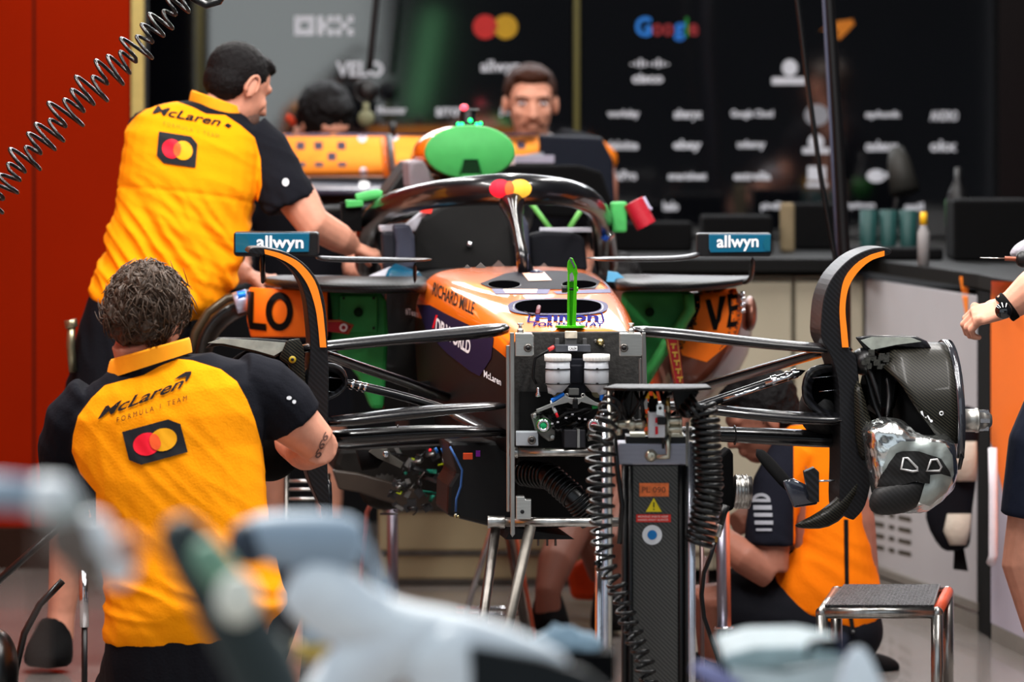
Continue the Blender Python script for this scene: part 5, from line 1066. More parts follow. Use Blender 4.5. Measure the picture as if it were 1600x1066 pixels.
stk('blue_dot', mat('sticker_blue', (24, 120, 190), .6), [circ(1019, 836, 7.5)], off=.0028)
# coil hoses
b = B(); path = [Q(958, 628, D-.04), Q(947, 655, D-.08), Q(939, 690, D-.1), Q(938, 820, D-.1), Q(945, 880, D-.1), Q(965, 920, D-.1), Q(985, 980, D-.1), Q(1005, 1030, D-.1), Q(1022, 1110, D-.1), Q(1030, 1180, D-.1)]
b.coil(path, lambda f: .019+.010*math.exp(-((f-.2)/.18)**2), .0045, 36, 6, 14, .15)
tag(b.out('coiled_air_hose', RUBBER), 'black coiled air hose running down the left rail of the lift column', 'hose')
b = B(); path = [Q(1078, 650, D-.02), Q(1095, 632, D-.02), Q(1102, 655, D-.02), Q(1104, 700, D-.02), Q(1108, 760, D-.02), Q(1100, 815, D-.02), Q(1092, 850, D-.02)]
b.coil(path, .029, .0062, 24, 8, 14)
b.tube([Q(1060, 640, D), Q(1070, 650, D), Q(1078, 650, D-.02)], .006, 8); tag(b.out('coiled_air_hose', RUBBER), 'thick black coiled hose hanging right of the lift column', 'hose')
t = thing('air_hose', 'thin black hose with brass and steel connector right of the lift column', 'hose', Q(1104, 1066, 12.2))
b = B(); b.tube([Q(1135, 790, 12.2), Q(1130, 803, 12.2), Q(1125, 822, 12.2)], .009, 10); b.m(1).cyl(Q(1126, 820, 12.2), Q(1120, 838, 12.2), .0095); b.m(2).cyl(Q(1119, 838, 12.2), Q(1117, 847, 12.2), .006); b.out('connector', [BLACK, STEEL, mat('brass2', (170, 132, 70), .35, .9)], t)
b = B(); b.tube([Q(x, y, 12.2) for x, y in ((1117, 846), (1110, 870), (1100, 895), (1096, 930), (1100, 965), (1112, 1000), (1122, 1030), (1135, 1100), (1180, 1200), (1240, 1216))], .0055, 10); b.out('tube', RUBBER, t)
t = thing('jack_tube', 'orange and lavender steel tube standing beside the thin black hose', 'stand', Q(1135, 1080, 14.6))
b = B(); b.tube([Q(1126, 800, 14.0), Q(1129, 980, 14.0)], .014, 12); b.m(1).tube([Q(1134, 800, 14.02), Q(1137, 980, 14.02)], .010, 12); b.m(2).cyl(Q(1131, 979, 14.0), Q(1131, 983, 14.0), .028); b.out('tube', [mat('post_lavender_steel', (150, 146, 160), .35, .9), mat('stand_orange', (196, 92, 60), .5), CHROME], t)
b = B(); b.tube([Q(1131, 983, 14.0), Q(1131, 150+CH*F/14.0-2, 14.0)], .01, 10); b.out('foot', BLACK, t)
b = B(); b.tube([Q(1096, 830, 13.6), Q(1098, 1105, 13.6)], .006, 8); b.tube([Q(1100, 870, 14.8), Q(1101, 1028, 14.8)], .012, 10); o = b.out('frame_tube', mat('frame_brown_steel', (120, 100, 98), .4, .8)); tag(o, 'pair of thin brownish steel tubes just right of the lift column rail', 'tube')
# ================================================================== STOOL
t = thing('step_stool', 'small steel tube step stool with black tread plate and red-orange edge at the lower right', 'stool', P(1380, 1150, 13.0))
def S(x, y, d=13.0): return P(x, y, d)
zt = S(1280, 958).z; xl, xr = S(1284, 958).x, S(1464, 958).x; dxl = S(1307, 0, 13.55).x-xl; dxr = S(1481, 0, 13.55).x-xr; y0, y1 = 13.0, 13.55; r = .0145
fl_, fr_, bl_, br_ = Vector((xl, y0, zt)), Vector((xr, y0, zt)), Vector((xl+dxl, y1, zt)), Vector((xr+dxr, y1, zt))
b = B(); b.tube([fl_, fr_], r, 14); b.tube([bl_, br_], r, 14); b.tube([fl_, bl_], r, 14); b.m(1).tube([fr_+Vector((0, .0, 0)), br_], r*1.02, 14); b.out('top_frame', [STEEL, mat('edge_redorange', (214, 84, 50), .5)], t)
for p in (fl_, fr_, bl_, br_):
    b = B(); b.tube([p, Vector((p.x, p.y, 0))], r*1.05, 14); b.ell(p, r*1.1); b.out('leg', STEEL, t)
TREAD = mat('tread_plate', (60, 60, 62), .42, .5, bump=.9, bscale=130, var=.3)
b = B(); k = Vector((0, 0, r)); ins = lambda p, dx, dy: p+Vector((dx, dy, 0))+k; b.prism([ins(fl_, .008, .0), ins(fr_, -.008, 0), ins(br_, -.02, 0), ins(bl_, .02, 0)], (0, 0, .006))
for i in range(26):
    for j in range(16):
        f, g = (i+.5)/26, (j+.5)/16; p = ins(fl_, .012, 0).lerp(ins(fr_, -.012, 0), f).lerp(ins(bl_, .024, 0).lerp(ins(br_, -.024, 0), f), g); b.box(p+Vector((0, 0, .006)), (.008, .004, .002), Matrix.Rotation(.8 if (i+j) % 2 else -.8, 3, 'Z'))
b.out('tread', TREAD, t)
# ================================================================== SPRING CABLE upper left
b = B(); dC = 12.6
cpth = [P(x, y, dC) for x, y in ((-30, 350), (0, 303), (20, 268), (60, 226), (108, 172), (160, 122), (205, 85), (245, 40), (275, 10), (300, -12))]
b.coil(cpth, lambda f: .020+.016*math.sin(PI*min(1, max(0, f))), .0046, 26, 8, 16, .45)
cab = b
cab.tube([P(300, -12, dC), P(310, 2, dC), P(330, 6, dC), P(348, -4, dC)], .006, 10); cab.tube([P(292, -20, dC), P(303, -2, dC), P(322, 8, dC), P(342, 2, dC), P(352, -14, dC)], .010, 10)
tag(cab.out('coiled_cable', RUBBER), 'black loosely coiled cable stretched diagonally across the red wall at the upper left', 'cable')
b = B(); b.tube([P(-40, 950, 13.6), P(0, 905, 13.6), P(40, 870, 13.6), P(100, 818, 13.6)], .010, 8); tag(b.out('floor_cable', RUBBER), 'black cable rising left of the standing mechanic\'s leg', 'cable')
b = B(); b.tube([P(20, 1120, 12.4), P(24, 1050, 12.4), P(38, 990, 12.4), P(62, 945, 12.4), P(98, 908, 12.4)], .0085, 8); tag(b.out('power_cable', RUBBER), 'black cable curving up from the lower left corner in front of the shoe', 'cable')
b = B(); b.tube([P(130, 890, 13.4), P(132, 980, 13.4)], .012, 12); b.m(1).tube([P(132, 980, 13.4), P(132, 1120, 13.4)], .008, 8); o = b.out('jack_pin', [CHROME, BLACK]); tag(o, 'short shiny steel tube beside the standing mechanic\'s lower leg', 'tube')
# ================================================================== OUT-OF-FOCUS EQUIPMENT right in front of the lens
PALE = mat('pale_bodywork', (240, 246, 251), .4); PALEG = mat('grey_blue_bodywork', (158, 176, 192), .5); GGRN = mat('dull_green_bodywork', (84, 96, 86), .5)
DF = 6.4
t = thing('equipment_stand', 'blurred white stand with crossed arms in the foreground at the bottom', 'stand', P(620, 2180, DF))
b = B(); b.tube([P(455, 888, DF), P(520, 945, DF), P(600, 992, DF), P(680, 1002, DF), P(790, 1008, DF), P(900, 1050, DF)], [.050, .050, .044, .046, .028, .016], 12); b.out('cross_arm', PALE, t, sub=1)
b = B(); b.tube([P(680, 985, DF), P(600, 1010, DF), P(540, 1060, DF), P(500, 1120, DF), P(470, 1300, DF)], [.052, .048, .044, .04, .04], 12); b.out('arm', PALE, t, sub=1)
b = B(); b.tube([P(660, 985, DF), P(700, 1030, DF), P(715, 1075, DF), P(720, 1300, DF)], [.058, .060, .058, .04], 12); b.out('arm', PALE, t, sub=1)
b = B(); b.tube([P(720, 1300, DF), P(700, 1700, DF), P(690, 2180, DF)], .03, 10); b.tube([P(470, 1300, DF), P(500, 1700, DF), P(520, 2180, DF)], .03, 10); b.out('leg', PALEG, t)
b = B(); b.prism([P(735, 1010, DF-.05), P(850, 1030, DF-.05), P(915, 1052, DF-.05), P(950, 1080, DF-.05), P(960, 1400, DF-.05), P(735, 1400, DF-.05)], (0, .04, 0)); b.out('dark_panel', mat('panel_charcoal', (32, 36, 38), .6), t)
b = B(); b.m(1).cyl(P(488, 966, DF+.4), P(488, 978, DF+.4), .022); b.cyl(P(488, 1005, DF+.4), P(488, 1030, DF+.4), .022); b.m(2).cyl(P(490, 980, DF+.4), P(490, 1004, DF+.4), .018); b.out('gold_coupling', [PALEG, mat('gold_ring', (190, 160, 80), .4, .6), PALEG], t)
b = B(); b.tube([P(375, 830, DF), P(430, 845, DF), P(520, 846, DF), P(575, 852, DF)], [.022, .038, .040, .032], 12); b.m(1).ell(P(392, 848, DF), .03); b.out('grey_arm', [PALEG, mat('slate_end', (52, 62, 74), .5)], t, sub=1)
b = B(); b.tube([P(570, 852, DF), P(640, 1000, DF+.1)], .006, 8); b.out('thin_stay', PALEG, t)
DG = 5.6
t = thing('pit_post', 'blurred slanting dark green post with a pale disc on it in the lower left foreground', 'post', P(420, 2480, DG))
b = B(); b.tube([P(262, 808, DG), P(300, 860, DG), P(350, 940, DG), P(400, 1030, DG), P(440, 1110, DG), P(470, 1400, DG), P(470, 2478, DG)], [.022, .032, .036, .038, .04, .04, .04], 12); po = b.out('post', mat('dull_green_dark', (44, 54, 54), .5), t, sub=1)
b = B(); b.tube([P(305, 845, DG-.04), P(340, 890, DG-.04), P(370, 925, DG-.04)], [.018, .024, .02], 10); b.out('green_band', mat('sage', (120, 160, 136), .5), t, sub=1)
b = B(); b.ell(P(371, 936, DG-.08), (.024, .012, .028)); b.out('pale_disc', mat('pale_disc', (250, 250, 234), .4), t)
b = B(); b.tube([P(405, 990, DG+.1), P(430, 1050, DG+.1), P(450, 1120, DG+.1)], [.03, .03, .03], 10); b.out('side_strut', mat('sage_grey', (110, 118, 108), .5), t, sub=1)
DH = 5.2
t = thing('pit_rail', 'blurred chain of white and grey knobs on a pale rail in the left foreground', 'rail', P(60, 2650, DH))
b = B(); b.tube([P(-120, 765, DH), P(0, 770, DH), P(60, 775, DH)], .018, 10); b.out('rail', PALEG, t)
b = B()
for x, y, r_, mi in ((72, 778, .022, 0), (100, 800, .022, 1), (112, 842, .028, 2), (146, 828, .018, 0), (160, 852, .020, 0), (184, 888, .018, 0), (138, 876, .024, 2), (196, 858, .018, 3), (92, 770, .016, 0), (172, 872, .016, 0)):
    b.m(mi).ell(P(x, y, DH), r_)
b.out('knobs', [mat('white_knob', (246, 250, 252), .4), mat('silver_knob', (186, 192, 188), .4), mat('taupe_knob', (110, 98, 90), .5), mat('salmon_knob', (190, 130, 104), .5)], t)
b = B(); b.tube([P(60, 775, DH), P(60, 1500, DH), P(60, 2600, DH)], .004, 8); b.out('support', mat('thin_support', (90, 70, 60), .5), t)
DI = 7.6
def fo(x, y, d=DI): return P(x, y, d)
zf = 150+CH*F/DI
t = thing('white_case', 'blurred white plastic case with a frosted lid at the bottom right', 'case', fo(1230, zf))
b = B(); b.loft([[fo(1140, 1042), fo(1225, 1052), fo(1328, 1032), fo(1335, 1300), fo(1200, 1300), fo(1150, 1300)], [fo(1140, 1042, 8.1), fo(1225, 1040, 8.1), fo(1310, 1030, 8.1), fo(1330, 1300, 8.1), fo(1200, 1300, 8.1), fo(1150, 1300, 8.1)]]); b.out('case', mat('case_white', (215, 224, 222), .5), t)
b = B(); b.prism([fo(1128, 1026), fo(1180, 1012), fo(1262, 1010), fo(1322, 1022), fo(1315, 1034), fo(1225, 1046), fo(1135, 1046)], (0, .3, 0)); b.out('lid', mat('lid_frosted', (165, 188, 190), .5, var=.15, scale=30), t, bevel=.01)
b = B(); b.tube([fo(1200, 1300), fo(1200, zf-4)], .06, 10); b.out('pedestal', BLACKM, t)
b = B(); b.tube([fo(1085, 1040), fo(1105, 1052), fo(1150, 1080)], [.008, .014, .016], 8); b.out('lilac_strap', mat('lilac_strap', (150, 150, 196), .5), t)
t = thing('white_cone', 'blurred white tapered cone with a dark clip beside the white case', 'cone', fo(1358, zf))
b = B(); b.lathe(P(1362, 150+CH*F/7.3, 7.3), P(1340, 1010, 7.3), [(0, .10), (.86, .055), (.93, .036), (.98, .02), (1, .008)], 24); b.out('cone', PALE, t, sub=1)
b = B(); b.ell(fo(1298, 1008, 7.5), (.026, .014, .010)); b.tube([fo(1262, 1026, 7.5), fo(1266, 1008, 7.5), fo(1280, 1002, 7.5)], .005, 8); b.m(1).ell(fo(1312, 1004, 7.5), .008); b.tube([fo(1298, 1010, 7.5), fo(1337, 1030, 7.6)], .006, 8); b.out('clip', [BLACKM, mat('clip_slate', (90, 96, 130), .5)], t)
t = thing('crumpled_cloth', 'blurred pale blue crumpled cloth at the foot of the left rail of the lift', 'cloth', fo(890, zf, 8.6))
b = B(); random.seed(2)
b.ell(fo(878, 1006, 8.6), (.045, .03, .03), u=30, v=20); b.ell(fo(912, 1010, 8.6), (.03, .03, .022)); b.ell(fo(860, 1020, 8.6), (.04, .03, .03))
for v in b.bm.verts: v.co += Vector((0, 0, noise.noise(v.co*50)*.012))
b.out('cloth', mat('pale_cloth', (160, 185, 200), .8, bump=.6, bscale=40), t)
b = B(); b.box(fo(885, 1040, 8.6), (.16, .12, .05)); b.tube([fo(885, 1050, 8.6), fo(885, 150+CH*F/8.6-4, 8.6)], .02, 8); b.out('tray_stand', BLACKM, t)
b = B(); b.ell(P(-4, 1050, 12.0), (.05, .1, .1)); o = b.out('tyre_trolley_wheel', RUBBER); tag(o, 'black rounded object cut off by the lower left edge', 'wheel')
# ================================================================== PEOPLE
def rot(yaw=0, pitch=0, roll=0):      # local face looks toward -Y (the camera); yaw turns it to image right when positive
    return Matrix.Rotation(yaw, 3, 'Z')@Matrix.Rotation(pitch, 3, 'X')@Matrix.Rotation(roll, 3, 'Y')
def head_skin(b, c, R, k=1., beard=False):
    c = Vector(c); W = lambda x, y, z: c+R@(Vector((x, y, z))*k)
    b.ell(W(0, .012, .03), (.074*k, .092*k, .088*k), R); b.ell(W(0, -.022, -.02), (.062*k, .066*k, .085*k), R); b.ell(W(0, -.038, -.072), (.042*k, .042*k, .036*k), R)
    b.ell(W(0, -.066, .03), (.052*k, .022*k, .018*k), R)
    b.tube([W(0, -.078, .018), W(0, -.094, -.008), W(0, -.104, -.028), W(0, -.088, -.036)], [.008*k, .011*k, .014*k, .008*k], 8)
    b.ell(W(-.012, -.09, -.03), .009*k); b.ell(W(.012, -.09, -.03), .009*k); b.ell(W(0, -.082, -.055), (.024*k, .012*k, .006*k), R); b.ell(W(0, -.080, -.066), (.020*k, .012*k, .006*k), R)
    for s in (-1, 1):
        b.ell(W(s*.036, -.062, -.018), (.022*k, .018*k, .02*k), R)
        Re = R@Matrix.Rotation(s*.35, 3, 'Z')
        b.ell(W(s*.078, .012, -.004), (.008*k, .020*k, .032*k), Re, 12, 10)
def ear(b, c, R, s, k=1.):
    c = Vector(c); pts = [c+R@(Vector((s*(.085+.004*math.sin(a)), .014+.018*math.cos(a), .0+.03*math.sin(a)))*k) for a in [-.9+4.6*i/12 for i in range(13)]]; b.tube(pts, .0045*k, 6)
def neck(b, c, R, base, r=.058, k=1.): b.tube([Vector(c)+R@Vector((0, .022, -.05))*k, (Vector(c)+R@Vector((0, .03, -.08))*k).lerp(Vector(base), .6), Vector(base)], [r, r, r*1.2], 14)
def hair(name, c, R, m_, par, k=1., amp=.004, fr=60., cut=.02, strands=0, big=1.0, top=.0):
    b = B(); c = Vector(c); b.ell(c+R@Vector((0, .026, .042))*k, (.083*k*big, .094*k*big, .084*k*big), R, 40, 28); b.ell(c+R@Vector((0, .050, .0))*k, (.074*k*big, .064*k*big, .062*k*big), R, 30, 20)
    b.ell(c+R@Vector((0, -.03, .088+top))*k, (.058*k*big, .05*k*big, .03*k*big), R)
    me = fuse(b, .0045, 3)
    displace(me, lambda p, n: amp*noise.fractal(p*fr, 1.0, 2.0, 3))
    o = link(name, me, m_, par)
    if strands:
        tr_ = bvh_of(o); b = B(); random.seed(4)
        for i in range(strands):
            a = random.random()*2*PI; z = random.uniform(-.8, 1); d = Vector((math.cos(a)*math.sqrt(max(0, 1-z*z)), math.sin(a)*math.sqrt(max(0, 1-z*z)), z)); q = c+R@(Vector((0, .03, .03))*k)
            h = tr_.ray_cast(q, R@d)
            if h[0] is None: continue
            nrm = (R@d).normalized(); ta, tb = frame_at(nrm); dr = (ta*random.uniform(-1, 1)+tb*random.uniform(-1, 1)).normalized(); p0 = h[0]; L_ = random.uniform(.018, .038)
            sw = ta.cross(nrm)*random.choice((-1, 1))*.012
            b.tube([p0-nrm*.004, p0+dr*L_*.35+nrm*random.uniform(.001, .006), p0+dr*L_*.7+sw+nrm*random.uniform(.0, .006), p0+dr*L_+sw*2+nrm*random.uniform(-.004, .004)], [.0016, .0019, .0015, .0005], 4)
        b.out('curls', m_, o)
    return o
def hand(b, wr, d, n, side=1, size=.19, curl=.9):      # wrist, direction, palm normal (palm faces n), side: +1 thumb along d x n
    wr, d, n = Vector(wr), Vector(d).normalized(), Vector(n).normalized(); n = (n-d*n.dot(d)).normalized(); s = d.cross(n).normalized()*side; k = size/.19
    b.tube([wr-d*.01*k, wr+d*.03*k, wr+d*.07*k, wr+d*.095*k], [(.026*k, .019*k), (.036*k, .018*k), (.042*k, .016*k), (.038*k, .013*k)], 12, up=n)
    for i, (off, L_) in enumerate(((.031, .075), (.011, .085), (-.010, .078), (-.029, .062))):
        p = wr+d*(.088-.004*abs(i-1))*k+s*off*k; dd = d.copy(); pts = [p]; a = curl*(.55+.06*i)
        for seg in (.45, .32, .23):
            dd = (dd*math.cos(a)+n*math.sin(a)).normalized(); p = p+dd*L_*seg*k; pts.append(p); n2 = (n-dd*n.dot(dd)); a = curl*.75
            # bend again about the same axis
            nn = s.cross(dd)*side; dd = dd
        # recompute with a true hinge about s
        pts = [wr+d*(.088-.004*abs(i-1))*k+s*off*k]; ang = curl*.5
        for seg in (.45, .32, .23):
            v = d*math.cos(ang)+n*math.sin(ang); pts.append(pts[-1]+v*L_*seg*k); ang += curl*.8
        b.tube(pts, [.0095*k, .0092*k, .0082*k, .0066*k], 10); b.ell(pts[-1], .0068*k, u=8, v=6)
        b.ell(pts[1], .0098*k, u=8, v=6); b.ell(pts[0]-n*.006*k, .0115*k, u=8, v=6)
    p0 = wr+d*.025*k+s*.028*k; v1 = (d*.65+s*.75+n*.35).normalized(); v2 = (d*.9+s*.1+n*.55).normalized()
    b.tube([p0, p0+v1*.035*k, p0+v1*.045*k+v2*.03*k, p0+v1*.045*k+v2*.055*k], [.015*k, .012*k, .0105*k, .0075*k], 10)
def ering(L, R_, d, dd, e=.8, n=26):
    L, R_ = P(L[0], L[1], d), P(R_[0], R_[1], d); c = (L+R_)/2; h = (R_-L)/2
    return [c+h*math.copysign(abs(math.cos(2*PI*k/n))**e, math.cos(2*PI*k/n))+Vector((0, dd*math.copysign(abs(math.sin(2*PI*k/n))**e, math.sin(2*PI*k/n)), 0)) for k in range(n)]
def in_poly(x, y, pg):
    c = False; j = len(pg)-1
    for i in range(len(pg)):
        if (pg[i][1] > y) != (pg[j][1] > y) and x < (pg[j][0]-pg[i][0])*(y-pg[i][1])/(pg[j][1]-pg[i][1])+pg[i][0]: c = not c
        j = i
    return c
def sdist(x, y, pg):
    m_ = 1e9
    for i in range(len(pg)):
        x0, y0 = pg[i-1]; x1, y1 = pg[i]; dx, dy = x1-x0, y1-y0; t_ = max(0, min(1, ((x-x0)*dx+(y-y0)*dy)/(dx*dx+dy*dy+1e-9))); m_ = min(m_, math.hypot(x-x0-dx*t_, y-y0-dy*t_))
    return m_ if in_poly(x, y, pg) else -m_
def two_tone(name, rgb_a, rgb_b):
    if name in MATS: return MATS[name]
    m = mat(name, rgb_a, .9, bump=.12, bscale=170, spec=.08); nt = m.node_tree; N = nt.nodes; L = nt.links; p = N['Principled BSDF']
    at = N.new('ShaderNodeAttribute'); at.attribute_name = 'zone'; cr = N.new('ShaderNodeValToRGB'); cr.color_ramp.elements[0].position = .495; cr.color_ramp.elements[1].position = .505
    cr.color_ramp.elements[0].color = lin(rgb_b)+(1,); cr.color_ramp.elements[1].color = lin(rgb_a)+(1,); L.new(at.outputs['Fac'], cr.inputs[0]); L.new(cr.outputs[0], p.inputs['Base Color'])
    L.new(cr.outputs[0], p.inputs['Sheen Tint']) if 'Sheen Tint' in p.inputs else None
    return m
def zone(me, fn):
    a = me.attributes.new('zone', 'FLOAT', 'POINT')
    for v in me.vertices: a.data[v.index].value = fn(v.co)
def px_of(p): return (800+p.x*F/p.y, HY+(CH-p.z)*F/p.y)
SHIRT = two_tone('team_shirt_cloth', (255, 156, 10), (22, 23, 29))
def folds(me, dirs, amp, fn=lambda p: 1.):
    # creases running along a direction: noise squeezed across it
    d = Vector(dirs).normalized(); a = d.cross(Vector((0, 1, 0))).normalized()
    def f(p, n):
        q = Vector((p.dot(a)*26, p.dot(d)*4.5, p.y*6)); v = noise.noise(q); return amp*fn(p)*(1-2*abs(v))*.9
    displace(me, f)
def badge(target, par, c, ux, uy, k=1.):
    g = lambda x, y: (c[0]+ux[0]*x*k+uy[0]*y*k, c[1]+ux[1]*x*k+uy[1]*y*k)
    decal('badge_patch', [poly(*[g(*q) for q in ((-.5, -.42), (.32, -.42), (.5, -.24), (.5, .42), (-.32, .42), (-.5, .24))])], target, mat('badge_black', (36, 38, 42), .7), par, off=.003, maxlen=5)
    cir = lambda x0, r: ([g(x0+r*math.cos(a), r*1.08*math.sin(a)) for a in [2*PI*i/28 for i in range(28)]], [list(range(28))])
    decal('badge_circle', [cir(-.14, .24)], target, REDB, par, off=.0038, maxlen=5); decal('badge_circle', [cir(.15, .24)], target, YELB, par, off=.0044, maxlen=5)
    decal('badge_overlap', [([g(.005+x, y) for x, y in [(.095*math.cos(a), .19*math.sin(a)) for a in [2*PI*i/20 for i in range(20)]]], [list(range(20))])], target, ORB, par, off=.005, maxlen=5)
INK2 = mat('shirt_print_black', (26, 25, 27), .7)
# ------------------------------------------------------------------ A: mechanic standing at the left
dA = 14.5
A_ = thing('person', 'standing mechanic leaning over the car at the left, orange shirt, short black hair', 'person', P(150, 1045, dA))
hc = P(374, 138, dA); HR = rot(PI-.9, .0, 0)@rot(0, .35, 0)      # looks away to the right and down
HR = Matrix.Rotation(PI-.92, 3, 'Z')@Matrix.Rotation(.48, 3, 'X')
b = B(); head_skin(b, hc, HR, 1.0); neck(b, hc, HR, P(338, 190, dA))
b.tube([P(430, 262, dA+.02), P(470, 318, dA), P(490, 350, dA-.02), P(530, 372, dA+.05), (P(548, 384, dA+.1))], [.062, .058, .05, .043, .032], 14)
b.tube([P(430, 262, dA), P(392, 232, dA), P(340, 200, dA), P(290, 300, dA), P(230, 450, dA), P(225, 480, dA)], [.05, .045, .07, .12, .12, .12], 14)
hand(b, P(546, 383, dA+.1), (.7, .2, -.3), (0, .2, -1), 1, .19, .7)
b.tube([P(250, 230, dA+.12), P(300, 330, dA+.35), P(350, 410, dA+.42), P(385, 432, dA+.4)], [.055, .05, .043, .032], 12); hand(b, P(385, 432, dA+.4), (.8, 0, -.15), (0, .2, -1), -1, .19, .6)
for kn, an in (((150, 760), (96, 955)), ((215, 770), (225, 960))): b.tube([P(190+ (0 if kn[0] < 200 else 50), 500, dA), P(kn[0], kn[1], dA-.02), P(an[0]+12, 850, dA+.0), P(an[0], an[1], dA+.02), P(an[0]-4, 1000, dA+.02)], [.09, .062, .058, .040, .042], 14)
me = fuse(b, .0055, 4); bodyA = link('body', me, SKIN, A_)
b = B(); ear(b, hc, HR, -1); ear(b, hc, HR, 1); b.out('ear_rim', SKIN, bodyA)
hair('hair', hc, HR, HAIRD, A_, 1.0, .002, 90, big=.99)
b = B(); b.ell(hc+HR@Vector((0, -.05, -.068)), (.050, .046, .045), HR); b.out('beard', mat('stubble', (92, 66, 56), .8, var=.3, scale=200), A_)
b = B()
b.loft([ering((143, 466), (300, 492), dA, .15), ering((152, 440), (335, 478), dA, .155), ering((165, 400), (364, 440), dA, .15), ering((183, 320), (384, 360), dA, .15), ering((190, 250), (402, 292), dA, .16), ering((196, 205), (408, 240), dA, .155), ering((215, 178), (402, 205), dA, .13), ering((252, 163), (388, 182), dA, .10), ering((300, 158), (374, 170), dA, .075)])
b.tube([P(385, 212, dA+.02), P(412, 240, dA+.02), P(436, 282, dA+.0), P(452, 318, dA)], [.072, .078, .076, .077], 18)
b.tube([P(235, 200, dA+.05), P(262, 260, dA+.2), P(300, 330, dA+.33)], [.075, .08, .075], 16)
me = fuse(b, .006, 6)
folds(me, (.6, 0, -1.), .017, lambda p: min(1, max(0, (px_of(p)[1]-270)/90)))
displace(me, lambda p, n: -.003*math.exp(-((px_of(p)[1]-(288+.11*(px_of(p)[0]-180)+.0004*(px_of(p)[0]-280)**2))/3.5)**2))
folds(me, (.9, 0, -.5), .004)
pgA = [(60, 560), (60, 300), (150, 240), (200, 196), (212, 182), (232, 168), (275, 158), (300, 167), (322, 178), (352, 180), (376, 196), (398, 215), (407, 248), (409, 290), (398, 335), (380, 400), (372, 470), (320, 560)]
zone(me, lambda p: max(0, min(1, .5+sdist(*px_of(p), pgA)/60)) if p.y < dA+.13 else (1. if px_of(p)[1] > 215 and p.y < dA+.2 else .3))
shirtA = link('shirt', me, SHIRT, A_)
b = B(); cr_ = [P(304, 166, dA), P(312, 152, dA+.02)]
b.loft([[P(340+w_*math.cos(a)*1.0, 172+h_+ty*math.cos(a), dA-.092*math.sin(a)) for a in [2*PI*i/24 for i in range(24)]] for w_, h_, ty in ((46, 2, 14), (42, -18, 14), (38, -19, 14), (41, 2, 14))], cap=False); b.out('collar', mat('collar_orange', (255, 158, 12), .8), shirtA, sub=1)
badge(shirtA, shirtA, (277, 234), (61, 9), (-5, 56), 1.0)
decal('shirt_lettering', [T('McLaren', (238, 178), (106, 20), (2, -13), bold=.015, shear=.3)], shirtA, INK2, shirtA, off=.003, maxlen=5); decal('shirt_lettering', [poly((350, 196), (356, 193), (362, 197), (357, 201))], shirtA, INK2, shirtA, off=.003)
decal('shirt_lettering', [T('FORMULA 1 TEAM', (256, 196), (86, 20), (0, -6), bold=-.01, space=1.5)], shirtA, mat('faint_print', (190, 120, 20), .8), shirtA, off=.003, maxlen=5)
decal('shirt_lettering', [circ(446, 285, 5, 6)], shirtA, WHITE, shirtA, off=.003)
b = B()
b.loft([ering((141, 462), (296, 490), dA, .14), ering((128, 500), (300, 520), dA, .15), ering((112, 560), (290, 580), dA, .15), ering((108, 640), (282, 650), dA, .15)])
b.tube([P(160, 600, dA), P(146, 700, dA), P(140, 830, dA)], [.10, .10, .095], 16); b.tube([P(230, 600, dA+.05), P(225, 700, dA+.05), P(222, 775, dA+.05)], [.10, .10, .095], 16)
me = fuse(b, .008, 6); folds(me, (.1, 0, -1), .005); link('shorts', me, CLOTHD, A_)
b = B(); b.tube([P(112, 505, dA-.12), P(110, 540, dA-.12), P(114, 580, dA-.1)], .012, 10); b.cyl(P(110, 500, dA-.12), P(112, 512, dA-.12), .018); o = b.out('belt_tool', mat('tool_silver_gold', (150, 146, 120), .3, .9), A_)
for x in (70, 212):
    b = B(); a0 = 0 if x < 100 else 0
    b.loft([[P(x+5+rx*math.cos(t_)+sh, y+4*math.sin(t_)*0, dA+dy+.06*math.sin(t_)*q) for t_ in [2*PI*i/18 for i in range(18)]] for y, rx, sh, dy, q in ((962, 22, 10, .02, .8), (985, 28, 8, .02, .9), (1005, 36, 4, -.0, 1.3), (1025, 40, 0, -.02, 1.6), (1046, 38, 0, -.02, 1.6))]); b.out('shoe', SHOE, A_, sub=1)
# ------------------------------------------------------------------ B: crouching mechanic front left
dB = 12.15
B_ = thing('person', 'crouching mechanic at front left, orange shirt, curly brown hair, tattooed elbow', 'person', P(300, 1205, dB))
hb_ = P(226, 506, dB+.06); HB_ = Matrix.Rotation(.30, 3, 'Y')@Matrix.Rotation(PI-.35, 3, 'Z')@Matrix.Rotation(.22, 3, 'X')
b = B(); head_skin(b, hb_, HB_, 1.05); neck(b, hb_, HB_, P(238, 610, dB+.07), .054, 1.05)
b.tube([P(245, 600, dB+.05), P(265, 720, dB+.08), P(290, 900, dB+.05), P(300, 1010, dB)], [.12, .14, .14, .14], 16)
b.tube([P(400, 610, dB+.05), P(452, 652, dB+.10), P(500, 697, dB+.12)], [.06, .066, .047], 16)
b.tube([P(500, 697, dB+.12), P(478, 702, dB+.22), P(455, 690, dB+.35), P(450, 670, dB+.44)], [.047, .053, .043, .032], 14); hand(b, P(450, 670, dB+.44), (.1, .7, .3), (1, 0, 0), 1, .19, .8)
b.tube([P(250, 600, dB+.05), P(400, 612, dB+.05)], .06, 12); b.tube([P(245, 610, dB+.05), P(128, 660, dB+.05), P(118, 720, dB+.12), P(140, 760, dB+.3), P(200, 740, dB+.45)], [.06, .06, .05, .045, .035], 12); hand(b, P(200, 740, dB+.45), (.8, .5, .1), (0, 0, 1), 1, .19, .8)
